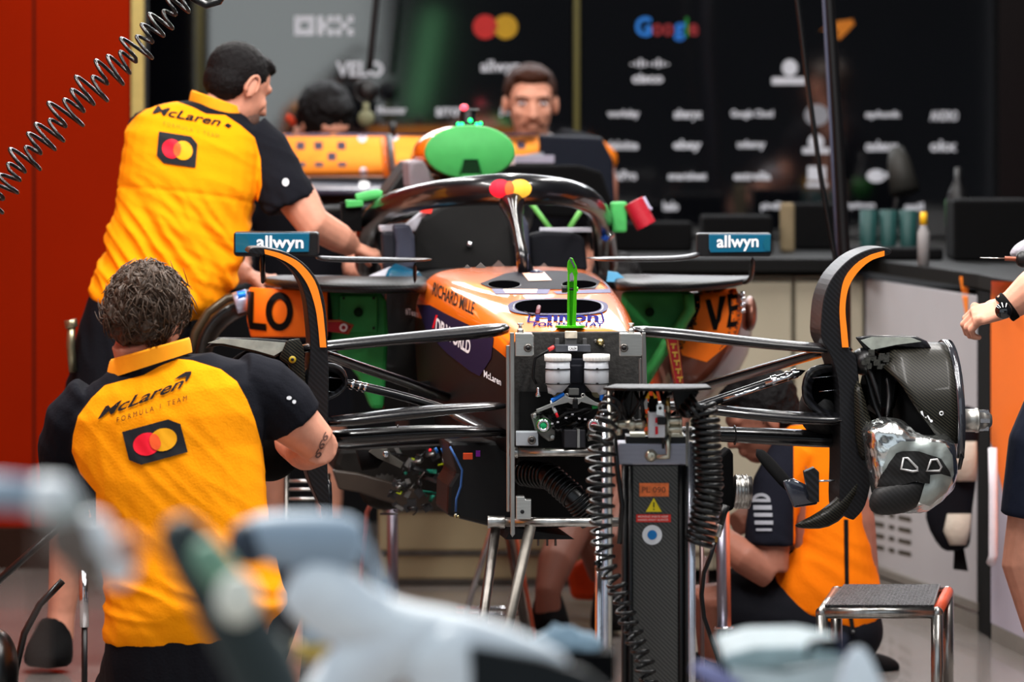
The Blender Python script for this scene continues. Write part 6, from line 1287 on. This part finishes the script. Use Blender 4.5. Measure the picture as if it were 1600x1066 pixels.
for sx in (-1, 1):
    hp = P(300+sx*60, 1010, dB); kn = Vector((hp.x+sx*.10, dB+.42, .46 if sx > 0 else .12)); an = Vector((kn.x, dB+.28, .09)) if sx > 0 else Vector((hp.x, dB-.02, .09))
    b.tube([hp, (hp+kn)/2, kn, (kn+an)/2, an], [.1, .085, .06, .058, .04], 14)
me = fuse(b, .0055, 4); bodyB = link('body', me, SKIN, B_)
b = B(); ear(b, hb_, HB_, -1, 1.05); ear(b, hb_, HB_, 1, 1.05); b.out('ear_rim', SKIN, bodyB)
hair('hair', hb_, HB_, HAIRB, B_, 1.05, .012, 45, strands=1500, big=1.06)
b = B()
b.loft([ering((163, 1002), (402, 1004), dB, .16), ering((163, 985), (425, 965), dB, .168), ering((169, 940), (446, 942), dB, .17), ering((160, 880), (432, 880), dB+.02, .165), ering((148, 810), (420, 820), dB+.04, .16), ering((125, 745), (414, 750), dB+.05, .16), ering((108, 700), (412, 690), dB+.06, .155), ering((104, 655), (418, 640), dB+.06, .145), ering((125, 618), (412, 598), dB+.06, .125), ering((155, 592), (385, 568), dB+.06, .10), ering((190, 572), (330, 552), dB+.06, .078)])
b.tube([P(372, 600, dB+.06), P(410, 612, dB+.08), P(442, 638, dB+.10), P(457, 660, dB+.11)], [.080, .084, .080, .077], 20)
b.tube([P(150, 625, dB+.05), P(118, 660, dB+.06), P(106, 700, dB+.10), P(108, 750, dB+.16), P(120, 790, dB+.2)], [.070, .072, .070, .068, .068], 18)
me = fuse(b, .005, 6)
folds(me, (.05, 0, -1), .0035, lambda p: min(1, max(.15, (320-px_of(p)[0])/150)))
folds(me, (1, 0, -.25), .008, lambda p: math.exp(-((px_of(p)[1]-945)/45)**2))
folds(me, (.6, 0, -.6), .003, lambda p: .8)
pgB = [(112, 706), (114, 680), (122, 650), (143, 622), (164, 602), (190, 595), (225, 586), (250, 572), (277, 561), (300, 563), (345, 577), (370, 596), (386, 625), (398, 655), (410, 700), (418, 760), (430, 850), (470, 960), (460, 1060), (100, 1060), (150, 830), (150, 770), (125, 740)]
zone(me, lambda p: max(0, min(1, .5+sdist(*px_of(p), pgB)/60)) if p.y < dB+.11 else (1. if px_of(p)[0] > 140 and px_of(p)[0] < 420 and px_of(p)[1] > 640 else .3))
shirtB = link('shirt', me, SHIRT, B_)
b = B()
b.loft([[P(c_+w_*math.cos(a), y_+ty*math.cos(a)+0, dB+.06-.112*math.sin(a)) for a in [2*PI*i/30 for i in range(30)]] for c_, w_, y_, ty in ((233, 68, 572, -22), (234, 64, 544, -17), (235, 58, 542, -17), (234, 62, 570, -22))], cap=False); b.out('collar', mat('collar_orange', (255, 158, 12), .8), shirtB, sub=1)
badge(shirtB, shirtB, (242, 691), (88, -24), (17, 66), 1.0)
decal('shirt_lettering', [T('McLaren', (153, 656), (133, -50), (3, -17), bold=.02, shear=.35)], shirtB, INK2, shirtB, off=.003, maxlen=5)
decal('shirt_emblem', [poly((272, 594), (280, 588), (290, 582), (299, 581), (299, 585), (292, 597), (289, 597), (291, 589), (284, 591))], shirtB, INK2, shirtB, off=.003)
decal('shirt_lettering', [T('FORMULA 1 TEAM', (183, 661), (109, -35), (0, -8), bold=.0, space=1.6)], shirtB, INK2, shirtB, off=.003, maxlen=5)
decal('sleeve_mark', [circ(451, 622, 4, 3), circ(459, 628, 3, 3)], shirtB, WHITE, shirtB, off=.003)
TAT = mat('tattoo_ink', (96, 66, 58), .7)
decal('elbow_tattoo', [T('6', (493, 718), (10, -5), (-2, -14), bold=.01), T('6', (499, 704), (9, -5), (-2, -14), bold=.01), T('6', (505, 691), (8, -5), (-2, -13), bold=.01)], bodyB, TAT, bodyB, off=.0012, maxlen=4)
decal('forearm_tattoo', [poly((412, 700), (424, 702), (432, 710), (420, 714), (414, 708))], bodyB, TAT, bodyB, off=.0012, maxlen=4)
b = B()
b.loft([ering((168, 985), (408, 985), dB, .16), ering((163, 1030), (425, 1030), dB, .17), ering((168, 1090), (430, 1090), dB, .18), ering((190, 1130), (410, 1130), dB, .15)])
for sx in (-1, 1):
    hp = P(300+sx*60, 1040, dB); kn = Vector((hp.x+sx*.10, dB+.42, .46 if sx > 0 else .14)); b.tube([hp, (hp+kn)/2, kn], [.12, .10, .085], 16)
me = fuse(b, .009, 5); folds(me, (.1, 0, -1), .004); link('shorts', me, CLOTHD, B_)
for sx in (-1, 1):
    hp = P(300+sx*60, 1010, dB); p = Vector((hp.x+sx*.10, dB+.33, .05)) if sx > 0 else Vector((hp.x, dB+.02, .05)); b = B(); b.ell(p, (.05, .14, .05)); b.out('shoe', SHOE, B_)
# ------------------------------------------------------------------ C: dark-haired mechanic, head bowed behind the rear wing
dC_ = 18.1
C_ = thing('person', 'mechanic with bowed dark-haired head behind the orange checkered rear wing flap', 'person', P(500, 150+CH*F/dC_, dC_))
h3 = P(510, 196, dC_); H3 = Matrix.Rotation(.5, 3, 'Z')@Matrix.Rotation(-1.0, 3, 'X')@Matrix.Rotation(.15, 3, 'Y')
H3 = Matrix.Rotation(.45, 3, 'Z')@Matrix.Rotation(.5, 3, 'X')
def simple_person(T_, h, H, d, cx, shirt_m, hip_y, dark_legs=True, k=1.05, sh_w=55, z_sh=None):
    sh = P(cx, z_sh, d+.05)
    b = B(); head_skin(b, h, H, k); neck(b, h, H, sh, .06, k)
    hipz = .95; hip = Vector((sh.x, d+.1, hipz)); b.tube([sh, (sh+hip)/2, hip], [.13, .14, .14], 14)
    for sx in (-1, 1):
        b.tube([sh+Vector((sx*.17, 0, -.04)), sh+Vector((sx*.24, -.05, -.3)), sh+Vector((sx*.2, -.25, -.42))], [.05, .045, .035], 12); hand(b, sh+Vector((sx*.2, -.25, -.42)), (0, -1, 0), (0, 0, -1), sx, .19, .6)
        b.tube([hip+Vector((sx*.09, 0, 0)), Vector((hip.x+sx*.1, d+.05, .5)), Vector((hip.x+sx*.1, d+.08, .08))], [.09, .06, .04], 12)
    body = link('body', fuse(b, .006, 4), SKIN, T_)
    b = B(); n = 22
    rr = lambda z, wx, wy, dx=0: [Vector((sh.x+dx+wx*math.cos(2*PI*i/n), d+.06+wy*math.sin(2*PI*i/n), z)) for i in range(n)]
    b.loft([rr(.92, .17, .13), rr(1.1, .17, .13), rr(sh.z-.12, .20, .13), rr(sh.z-.02, .19, .11), rr(sh.z+.03, .09, .08)])
    for sx in (-1, 1): b.tube([sh+Vector((sx*.14, .01, -.05)), sh+Vector((sx*.22, -.02, -.2)), sh+Vector((sx*.24, -.05, -.28))], [.075, .072, .07], 14)
    st_ = link('shirt', fuse(b, .008, 5), shirt_m, T_)
    b = B(); b.loft([rr(.95, .165, .125), rr(.75, .17, .13)]); 
    for sx in (-1, 1): b.tube([Vector((hip.x+sx*.09, d+.06, .8)), Vector((hip.x+sx*.1, d+.05, .48))], [.09, .085], 14)
    link('shorts', fuse(b, .009, 4), CLOTHD, T_)
    for sx in (-1, 1): b = B(); b.ell(Vector((hip.x+sx*.1, d+.03, .05)), (.05, .13, .05)); b.out('shoe', SHOE, T_)
    return body, st_
simple_person(C_, h3, H3, dC_+.05, 470, CLOTHD, 0, z_sh=222, k=1.05)
hair('hair', h3, H3, HAIRD, C_, 1.1, .006, 40, big=1.1)
b = B(); b.tube([P(447, 182, dC_), P(454, 186, dC_), P(460, 196, dC_)], .014, 8); b.out('collar_trim', mat('collar_red', (170, 50, 20), .8), C_)
# ------------------------------------------------------------------ D: mechanic facing the camera
dD = 18.2
D_ = thing('person', 'mechanic facing the camera behind the car, short auburn hair and moustache', 'person', P(830, 150+CH*F/dD, dD))
h4 = P(829, 163, dD); H4 = Matrix.Rotation(.08, 3, 'Z')@Matrix.Rotation(.1, 3, 'X')
bdD, shD = simple_person(D_, h4, H4, dD+.05, 835, CLOTHD, 0, z_sh=235, k=1.16)
hair('hair', h4, H4, HAIRR, D_, 1.16, .003, 60, big=.99)
b = B(); W4 = lambda x, y, z: h4+H4@(Vector((x, y, z))*1.16)
for s in (-1, 1):
    b.m(0).ell(W4(s*.032, -.078, .010), (.013, .006, .006)); b.m(1).ell(W4(s*.032, -.083, .010), (.006, .004, .006)); b.m(2).tube([W4(s*.015, -.088, .026), W4(s*.035, -.086, .030), W4(s*.052, -.072, .024)], .0045, 6)
b.out('eyes', [WHITE, mat('iris_blue', (60, 70, 84), .4), HAIRR], D_)
b = B(); b.tube([W4(-.034, -.080, -.060), W4(-.015, -.094, -.044), W4(.015, -.094, -.044), W4(.034, -.080, -.060)], .006, 8); b.ell(W4(0, -.050, -.090), (.036, .03, .02)); b.out('moustache', mat('ginger_beard', (126, 74, 54), .8, var=.3, scale=150), D_)
# his arm in dark sleeve reaching right
b = B(); b.tube([P(880, 226, dD-.1), P(920, 235, dD-.2), P(938, 262, dD-.3)], [.06, .058, .05], 12); b.m(1).tube([P(928, 240, dD-.22), P(942, 252, dD-.3)], .056, 12); b.out('sleeve', [CLOTHD, mat('sleeve_orange', (228, 120, 10), .8)], shD)
b = B(); b.tube([P(936, 252, dD-.28), P(948, 290, dD-.35), P(952, 330, dD-.4)], [.045, .04, .03], 12); b.out('forearm', SKIND, bdD)
b = B(); b.ell(P(885, 240, dD-.3), (.06, .02, .02)); b.out('gold_helmet_trim', mat('olive_gold', (130, 112, 40), .5), shD)
decal('chest_badge', [circ(858, 215, 7, 7)], shD, WHITE, shD, off=.004)
# ------------------------------------------------------------------ E: mechanic sitting low behind the nose, legs under the car
E_ = thing('person', 'mechanic sitting low behind the car, bare calves and black shoes under the nose', 'person', P(880, 1000, 15.4))
b = B(); head_skin(b, Vector((.33, 16.25, 1.0)), Matrix.Rotation(.6, 3, 'X'), 1.0); b.tube([Vector((.33, 16.3, .93)), Vector((.33, 16.42, .75)), Vector((.33, 16.45, .38))], [.06, .13, .14], 14)
b.tube([Vector((.25, 16.4, .36)), Vector((.30, 16.0, .46)), P(905, 800, 15.7), P(868, 880, 15.5), P(856, 925, 15.45), P(856, 960, 15.45)], [.09, .065, .062, .056, .040, .04], 14)
b.tube([Vector((.41, 16.4, .36)), Vector((.42, 16.0, .46)), P(955, 850, 15.7), P(952, 930, 15.7)], [.09, .065, .055, .04], 14)
b.tube([P(905, 800, 15.7), P(930, 860, 15.75), P(940, 900, 15.8)], [.055, .05, .04], 12)
for sx in (-1, 1): b.tube([Vector((.33+sx*.16, 16.35, .82)), Vector((.33+sx*.22, 16.1, .66)), Vector((.33+sx*.16, 15.95, .56))], [.05, .04, .03], 10); hand(b, Vector((.33+sx*.16, 15.95, .56)), (0, -1, 0), (0, 0, -1), sx, .18, .8)
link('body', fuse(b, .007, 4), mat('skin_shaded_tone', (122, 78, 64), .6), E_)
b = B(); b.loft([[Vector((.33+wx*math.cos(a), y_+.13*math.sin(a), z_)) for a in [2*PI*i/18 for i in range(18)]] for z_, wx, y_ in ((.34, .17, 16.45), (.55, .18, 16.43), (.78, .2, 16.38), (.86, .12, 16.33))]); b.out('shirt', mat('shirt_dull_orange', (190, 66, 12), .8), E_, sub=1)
hair('hair', Vector((.33, 16.25, 1.0)), Matrix.Rotation(.6, 3, 'X'), HAIRD, E_)
for (x, w_) in ((857, 34), (948, 30)):
    b = B(); b.loft([[P(x+rx*math.cos(a)+sh, y, 15.5+.09*math.sin(a)*q) for a in [2*PI*i/16 for i in range(16)]] for y, rx, sh, q in ((917, 18, 0, .6), (940, 24, 0, .8), (970, w_-2, 2, 1.2), (990, w_, 2, 1.2))]); b.out('shoe', SHOE, E_, sub=1)
b = B(); b.prism([P(885, 890, 15.9), P(925, 870, 15.9), P(935, 940, 15.9), P(893, 938, 15.9)], (0, .1, 0)); o = b.out('tool_bag', mat('bag_orange_red', (178, 58, 8), .8, var=.3, scale=12), None, bevel=.02); tag(o, 'small orange-red cloth bag behind the bare calves', 'bag')
o.location.z = -.0
# ------------------------------------------------------------------ F: kneeling mechanic in the right background
dF = 14.35
F_ = thing('person', 'kneeling mechanic at the right behind the fin, orange shirt with black sleeve', 'person', P(1270, 1055, dF))
h6 = P(1188, 655, dF); H6 = Matrix.Rotation(-1.35, 3, 'Z')@Matrix.Rotation(.45, 3, 'X')
b = B(); head_skin(b, h6, H6, 1.05); neck(b, h6, H6, P(1255, 690, dF), .06, 1.05)
b.tube([P(1262, 700, dF), P(1290, 820, dF), P(1300, 960, dF)], [.12, .14, .14], 14)
b.tube([P(1240, 720, dF-.1), P(1205, 800, dF-.12), P(1205, 895, dF-.14)], [.06, .058, .048], 14)
b.tube([P(1205, 895, dF-.14), P(1165, 872, dF-.16), P(1120, 838, dF-.1), P(1105, 820, dF-.05)], [.05, .048, .038, .03], 14); hand(b, P(1105, 822, dF-.05), (-.8, .2, .3), (0, 0, -1), 1, .19, .6)
b.tube([P(1290, 980, dF), P(1180, 945, dF-.05), P(1110, 935, dF-.05), P(1120, 1040, dF+.0)], [.10, .085, .065, .05], 14); b.tube([P(1310, 980, dF), P(1230, 1030, dF), P(1330, 1045, dF+.15)], [.1, .07, .05], 12)
b.tube([P(1240, 720, dF+.15), P(1190, 800, dF+.2), P(1150, 820, dF+.15)], [.055, .045, .035], 12)
link('body', fuse(b, .006, 4), SKIND, F_)
hair('hair', h6, H6, HAIRD, F_, 1.08, .004, 50)
b = B()
b.loft([ering((1190, 930), (1368, 990), dF, .15), ering((1196, 905), (1376, 950), dF, .16), ering((1212, 880), (1373, 915), dF, .16), ering((1236, 840), (1364, 870), dF, .155), ering((1238, 780), (1350, 800), dF, .15), ering((1232, 730), (1335, 740), dF, .145), ering((1222, 690), (1322, 690), dF, .13), ering((1222, 665), (1300, 658), dF, .09)])
b.tube([P(1245, 705, dF-.08), P(1215, 760, dF-.11), P(1204, 820, dF-.13), P(1203, 850, dF-.13)], [.072, .072, .07, .072], 16)
me = fuse(b, .007, 5); folds(me, (.8, 0, -.5), .006, lambda p: math.exp(-((px_of(p)[1]-900)/60)**2))
pgF = [(1238, 1020), (1185, 940), (1192, 900), (1240, 862), (1240, 690), (1225, 672), (1250, 655), (1300, 652), (1400, 700), (1400, 1020)]
zone(me, lambda p: max(0, min(1, .5+sdist(*px_of(p), pgF)/60)))
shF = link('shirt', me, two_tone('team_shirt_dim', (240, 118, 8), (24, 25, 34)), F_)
decal('side_piping', [poly((1318, 812), (1325, 812), (1326, 920), (1336, 990), (1330, 992), (1320, 925))], shF, BLACK, shF, off=.003, maxlen=8)
SG = mat('sleeve_print_grey', (150, 152, 160), .7)
decal('sleeve_print', [rect(1178, 790, 1206, 797), rect(1179, 802, 1207, 808), rect(1180, 814, 1208, 820), rect(1182, 826, 1206, 830)], shF, SG, shF, off=.003)
decal('sleeve_print', [([(1190+14*math.cos(a), 782-11*math.sin(a)) for a in [PI*i/12 for i in range(13)]]+[(1190+9*math.cos(a), 782-6*math.sin(a)) for a in [PI*i/12 for i in range(13)]], [[i, i+1, 14+i, 13+i] for i in range(12)]), rect(1176, 780, 1204, 785)], shF, SG, shF, off=.003)
b = B(); b.tube([P(1305, 985, dF), P(1210, 960, dF-.03), P(1125, 945, dF-.04)], [.15, .13, .105], 18); b.tube([P(1310, 1000, dF+.05), P(1250, 1022, dF+.05)], [.13, .1], 14); b.ell(P(1325, 985, dF), (.10, .14, .10))
me = fuse(b, .009, 5); shs = link('shorts', me, mat('shorts_black', (15, 16, 22), .85, bump=.1), F_)
b = B(); b.ell(P(1118, 1042, dF), (.13, .06, .045)); b.out('shoe', SHOE, F_)
b = B(); b.ell(P(1340, 1043, dF+.18), (.12, .06, .045)); b.out('shoe', SHOE, F_)
# ------------------------------------------------------------------ G: person cut off by the right edge, hand with black watch
dG = 12.9
G_ = thing('person', 'person cut off by the right edge, loosely closed hand, black wristwatch', 'person', P(1690, 150+CH*F/dG, dG))
b = B(); hx = P(1800, 0, dG).x
sk = [Vector((hx, dG, 1.38)), P(1640, 415, dG-.1), P(1590, 468, dG-.15), P(1566, 482, dG-.15)]
b.tube([Vector((hx-.05, dG, 1.42)), P(1740, 330, dG-.02), P(1680, 395, dG-.08), P(1610, 455, dG-.15), P(1574, 482, dG-.15)], [.06, .058, .055, .048, .033], 14)
wr = P(1580, 481, dG-.15); dv = Vector((-.95, .1, -.22)).normalized()
hand(b, wr, dv, (-.1, .55, -1), -1, .20, 1.25)
b.tube([P(1578, 460, dG-.15), P(1560, 470, dG-.16)], .012, 8)
b.tube([Vector((hx, dG, 1.5)), Vector((hx, dG, 1.2)), Vector((hx, dG, .95))], [.12, .15, .15], 14)
head_skin(b, Vector((hx, dG, 1.68)), Matrix.Rotation(-.9, 3, 'Z'), 1.0); b.tube([Vector((hx, dG, 1.62)), Vector((hx, dG, 1.45))], .06, 12)
b.tube([Vector((hx+.1, dG, 1.40)), Vector((hx+.2, dG, 1.1)), Vector((hx+.1, dG-.2, 1.22))], [.055, .045, .035], 12)
b.tube([Vector((hx-.12, dG, .95)), P(1622, 800, dG), P(1608, 880, dG), P(1640, 1000, dG), P(1640, 1130, dG)], [.1, .078, .07, .058, .04], 16)
b.tube([Vector((hx+.1, dG+.05, .95)), Vector((hx+.12, dG+.05, .5)), Vector((hx+.12, dG+.1, .08))], [.1, .065, .04], 14)
bodyG = link('body', fuse(b, .0035, 3), SKIN, G_)
b = B(); wc = P(1566, 481, dG-.15); n_ = Vector((.35, 0, .0))
wd = (P(1600, 462, dG-.15)-P(1571, 484, dG-.15)).normalized()
wcen = P(1574, 480, dG-.15)
b.lathe(wcen-wd*.011, wcen+wd*.011, [(0, .0345), (.1, .0375), (.9, .0385), (1, .0355)], 30); b.out('watch_strap', BLACKM, G_)
b = B(); wf = P(1568, 486, dG-.20); wn = (wd*.15+Vector((-.25, -1, .05))).normalized(); b.lathe(wf-wn*-.006, wf+wn*.006, [(0, .024), (.3, .027), (.8, .027), (1, .024)], 28); b.m(1).lathe(wf+wn*.006, wf+wn*.0075, [(0, .021), (1, .0205)], 28); b.out('watch_case', [BLACK, mat('watch_glass', (8, 9, 12), .08, coat=1.)], G_)
b = B(); n = 20
b.loft([[Vector((hx+cx+wx*math.cos(2*PI*i/n), dG+wy*math.sin(2*PI*i/n), z)) for i in range(n)] for z, wx, wy, cx in ((1.02, .17, .13, 0), (.85, .19, .15, 0), (.75, .19, .15, 0))])
b.tube([Vector((hx-.08, dG, .95)), P(1680, 620, dG), P(1645, 700, dG), P(1630, 812, dG)], [.12, .12, .115, .11], 18); b.tube([Vector((hx+.1, dG+.05, .85)), Vector((hx+.12, dG+.05, .55))], [.11, .10], 16)
link('shorts', fuse(b, .008, 5), mat('shorts_navy', (24, 29, 44), .85, bump=.1), G_)
b = B(); b.loft([[Vector((hx+wx*math.cos(2*PI*i/n), dG+wy*math.sin(2*PI*i/n), z)) for i in range(n)] for z, wx, wy in ((.98, .17, .13), (1.2, .18, .14), (1.4, .21, .13), (1.5, .16, .11), (1.54, .07, .07))]); b.tube([Vector((hx-.14, dG, 1.44)), Vector((hx-.17, dG-.02, 1.3))], .07, 14); link('shirt', fuse(b, .009, 5), CLOTHD, G_)
hair('hair', Vector((hx, dG, 1.68)), Matrix.Rotation(-.9, 3, 'Z'), HAIRB, G_)
for x in (P(1640, 0, dG).x, hx+.12): b = B(); b.ell(Vector((x, dG, .05)), (.05, .13, .05)); b.out('shoe', SHOE, G_)

# tool and cloth held at the right edge
t = thing('screwdriver', 'thin steel tool with black knob pointing left at the right edge above the watch', 'tool', P(1590, 405, 12.9))
b = B(); b.tube([P(1531, 403, 12.9), P(1575, 404, 12.9)], .002, 6); b.m(1).cyl(P(1570, 404, 12.9), P(1592, 405, 12.9), .006); b.m(2).ell(P(1600, 405, 12.9), (.022, .022, .022)); b.ring(P(1592, 405, 12.9), (1, 0, 0), .014, .004); b.out('tool_body', [STEEL, mat('tool_copper', (130, 72, 52), .4, .5), BLACK], t)
b = B(); b.loft([[P(x, y, 13.0+q) for x, y in ((1568, 400), (1585, 382), (1600, 370), (1650, 366), (1650, 420), (1600, 412))] for q in (-.05, .05)]); o = b.out('cloth', mat('grey_cloth', (150, 148, 156), .8, bump=.4), None, sub=2); tag(o, 'pale grey cloth behind the steel tool at the right edge', 'cloth')
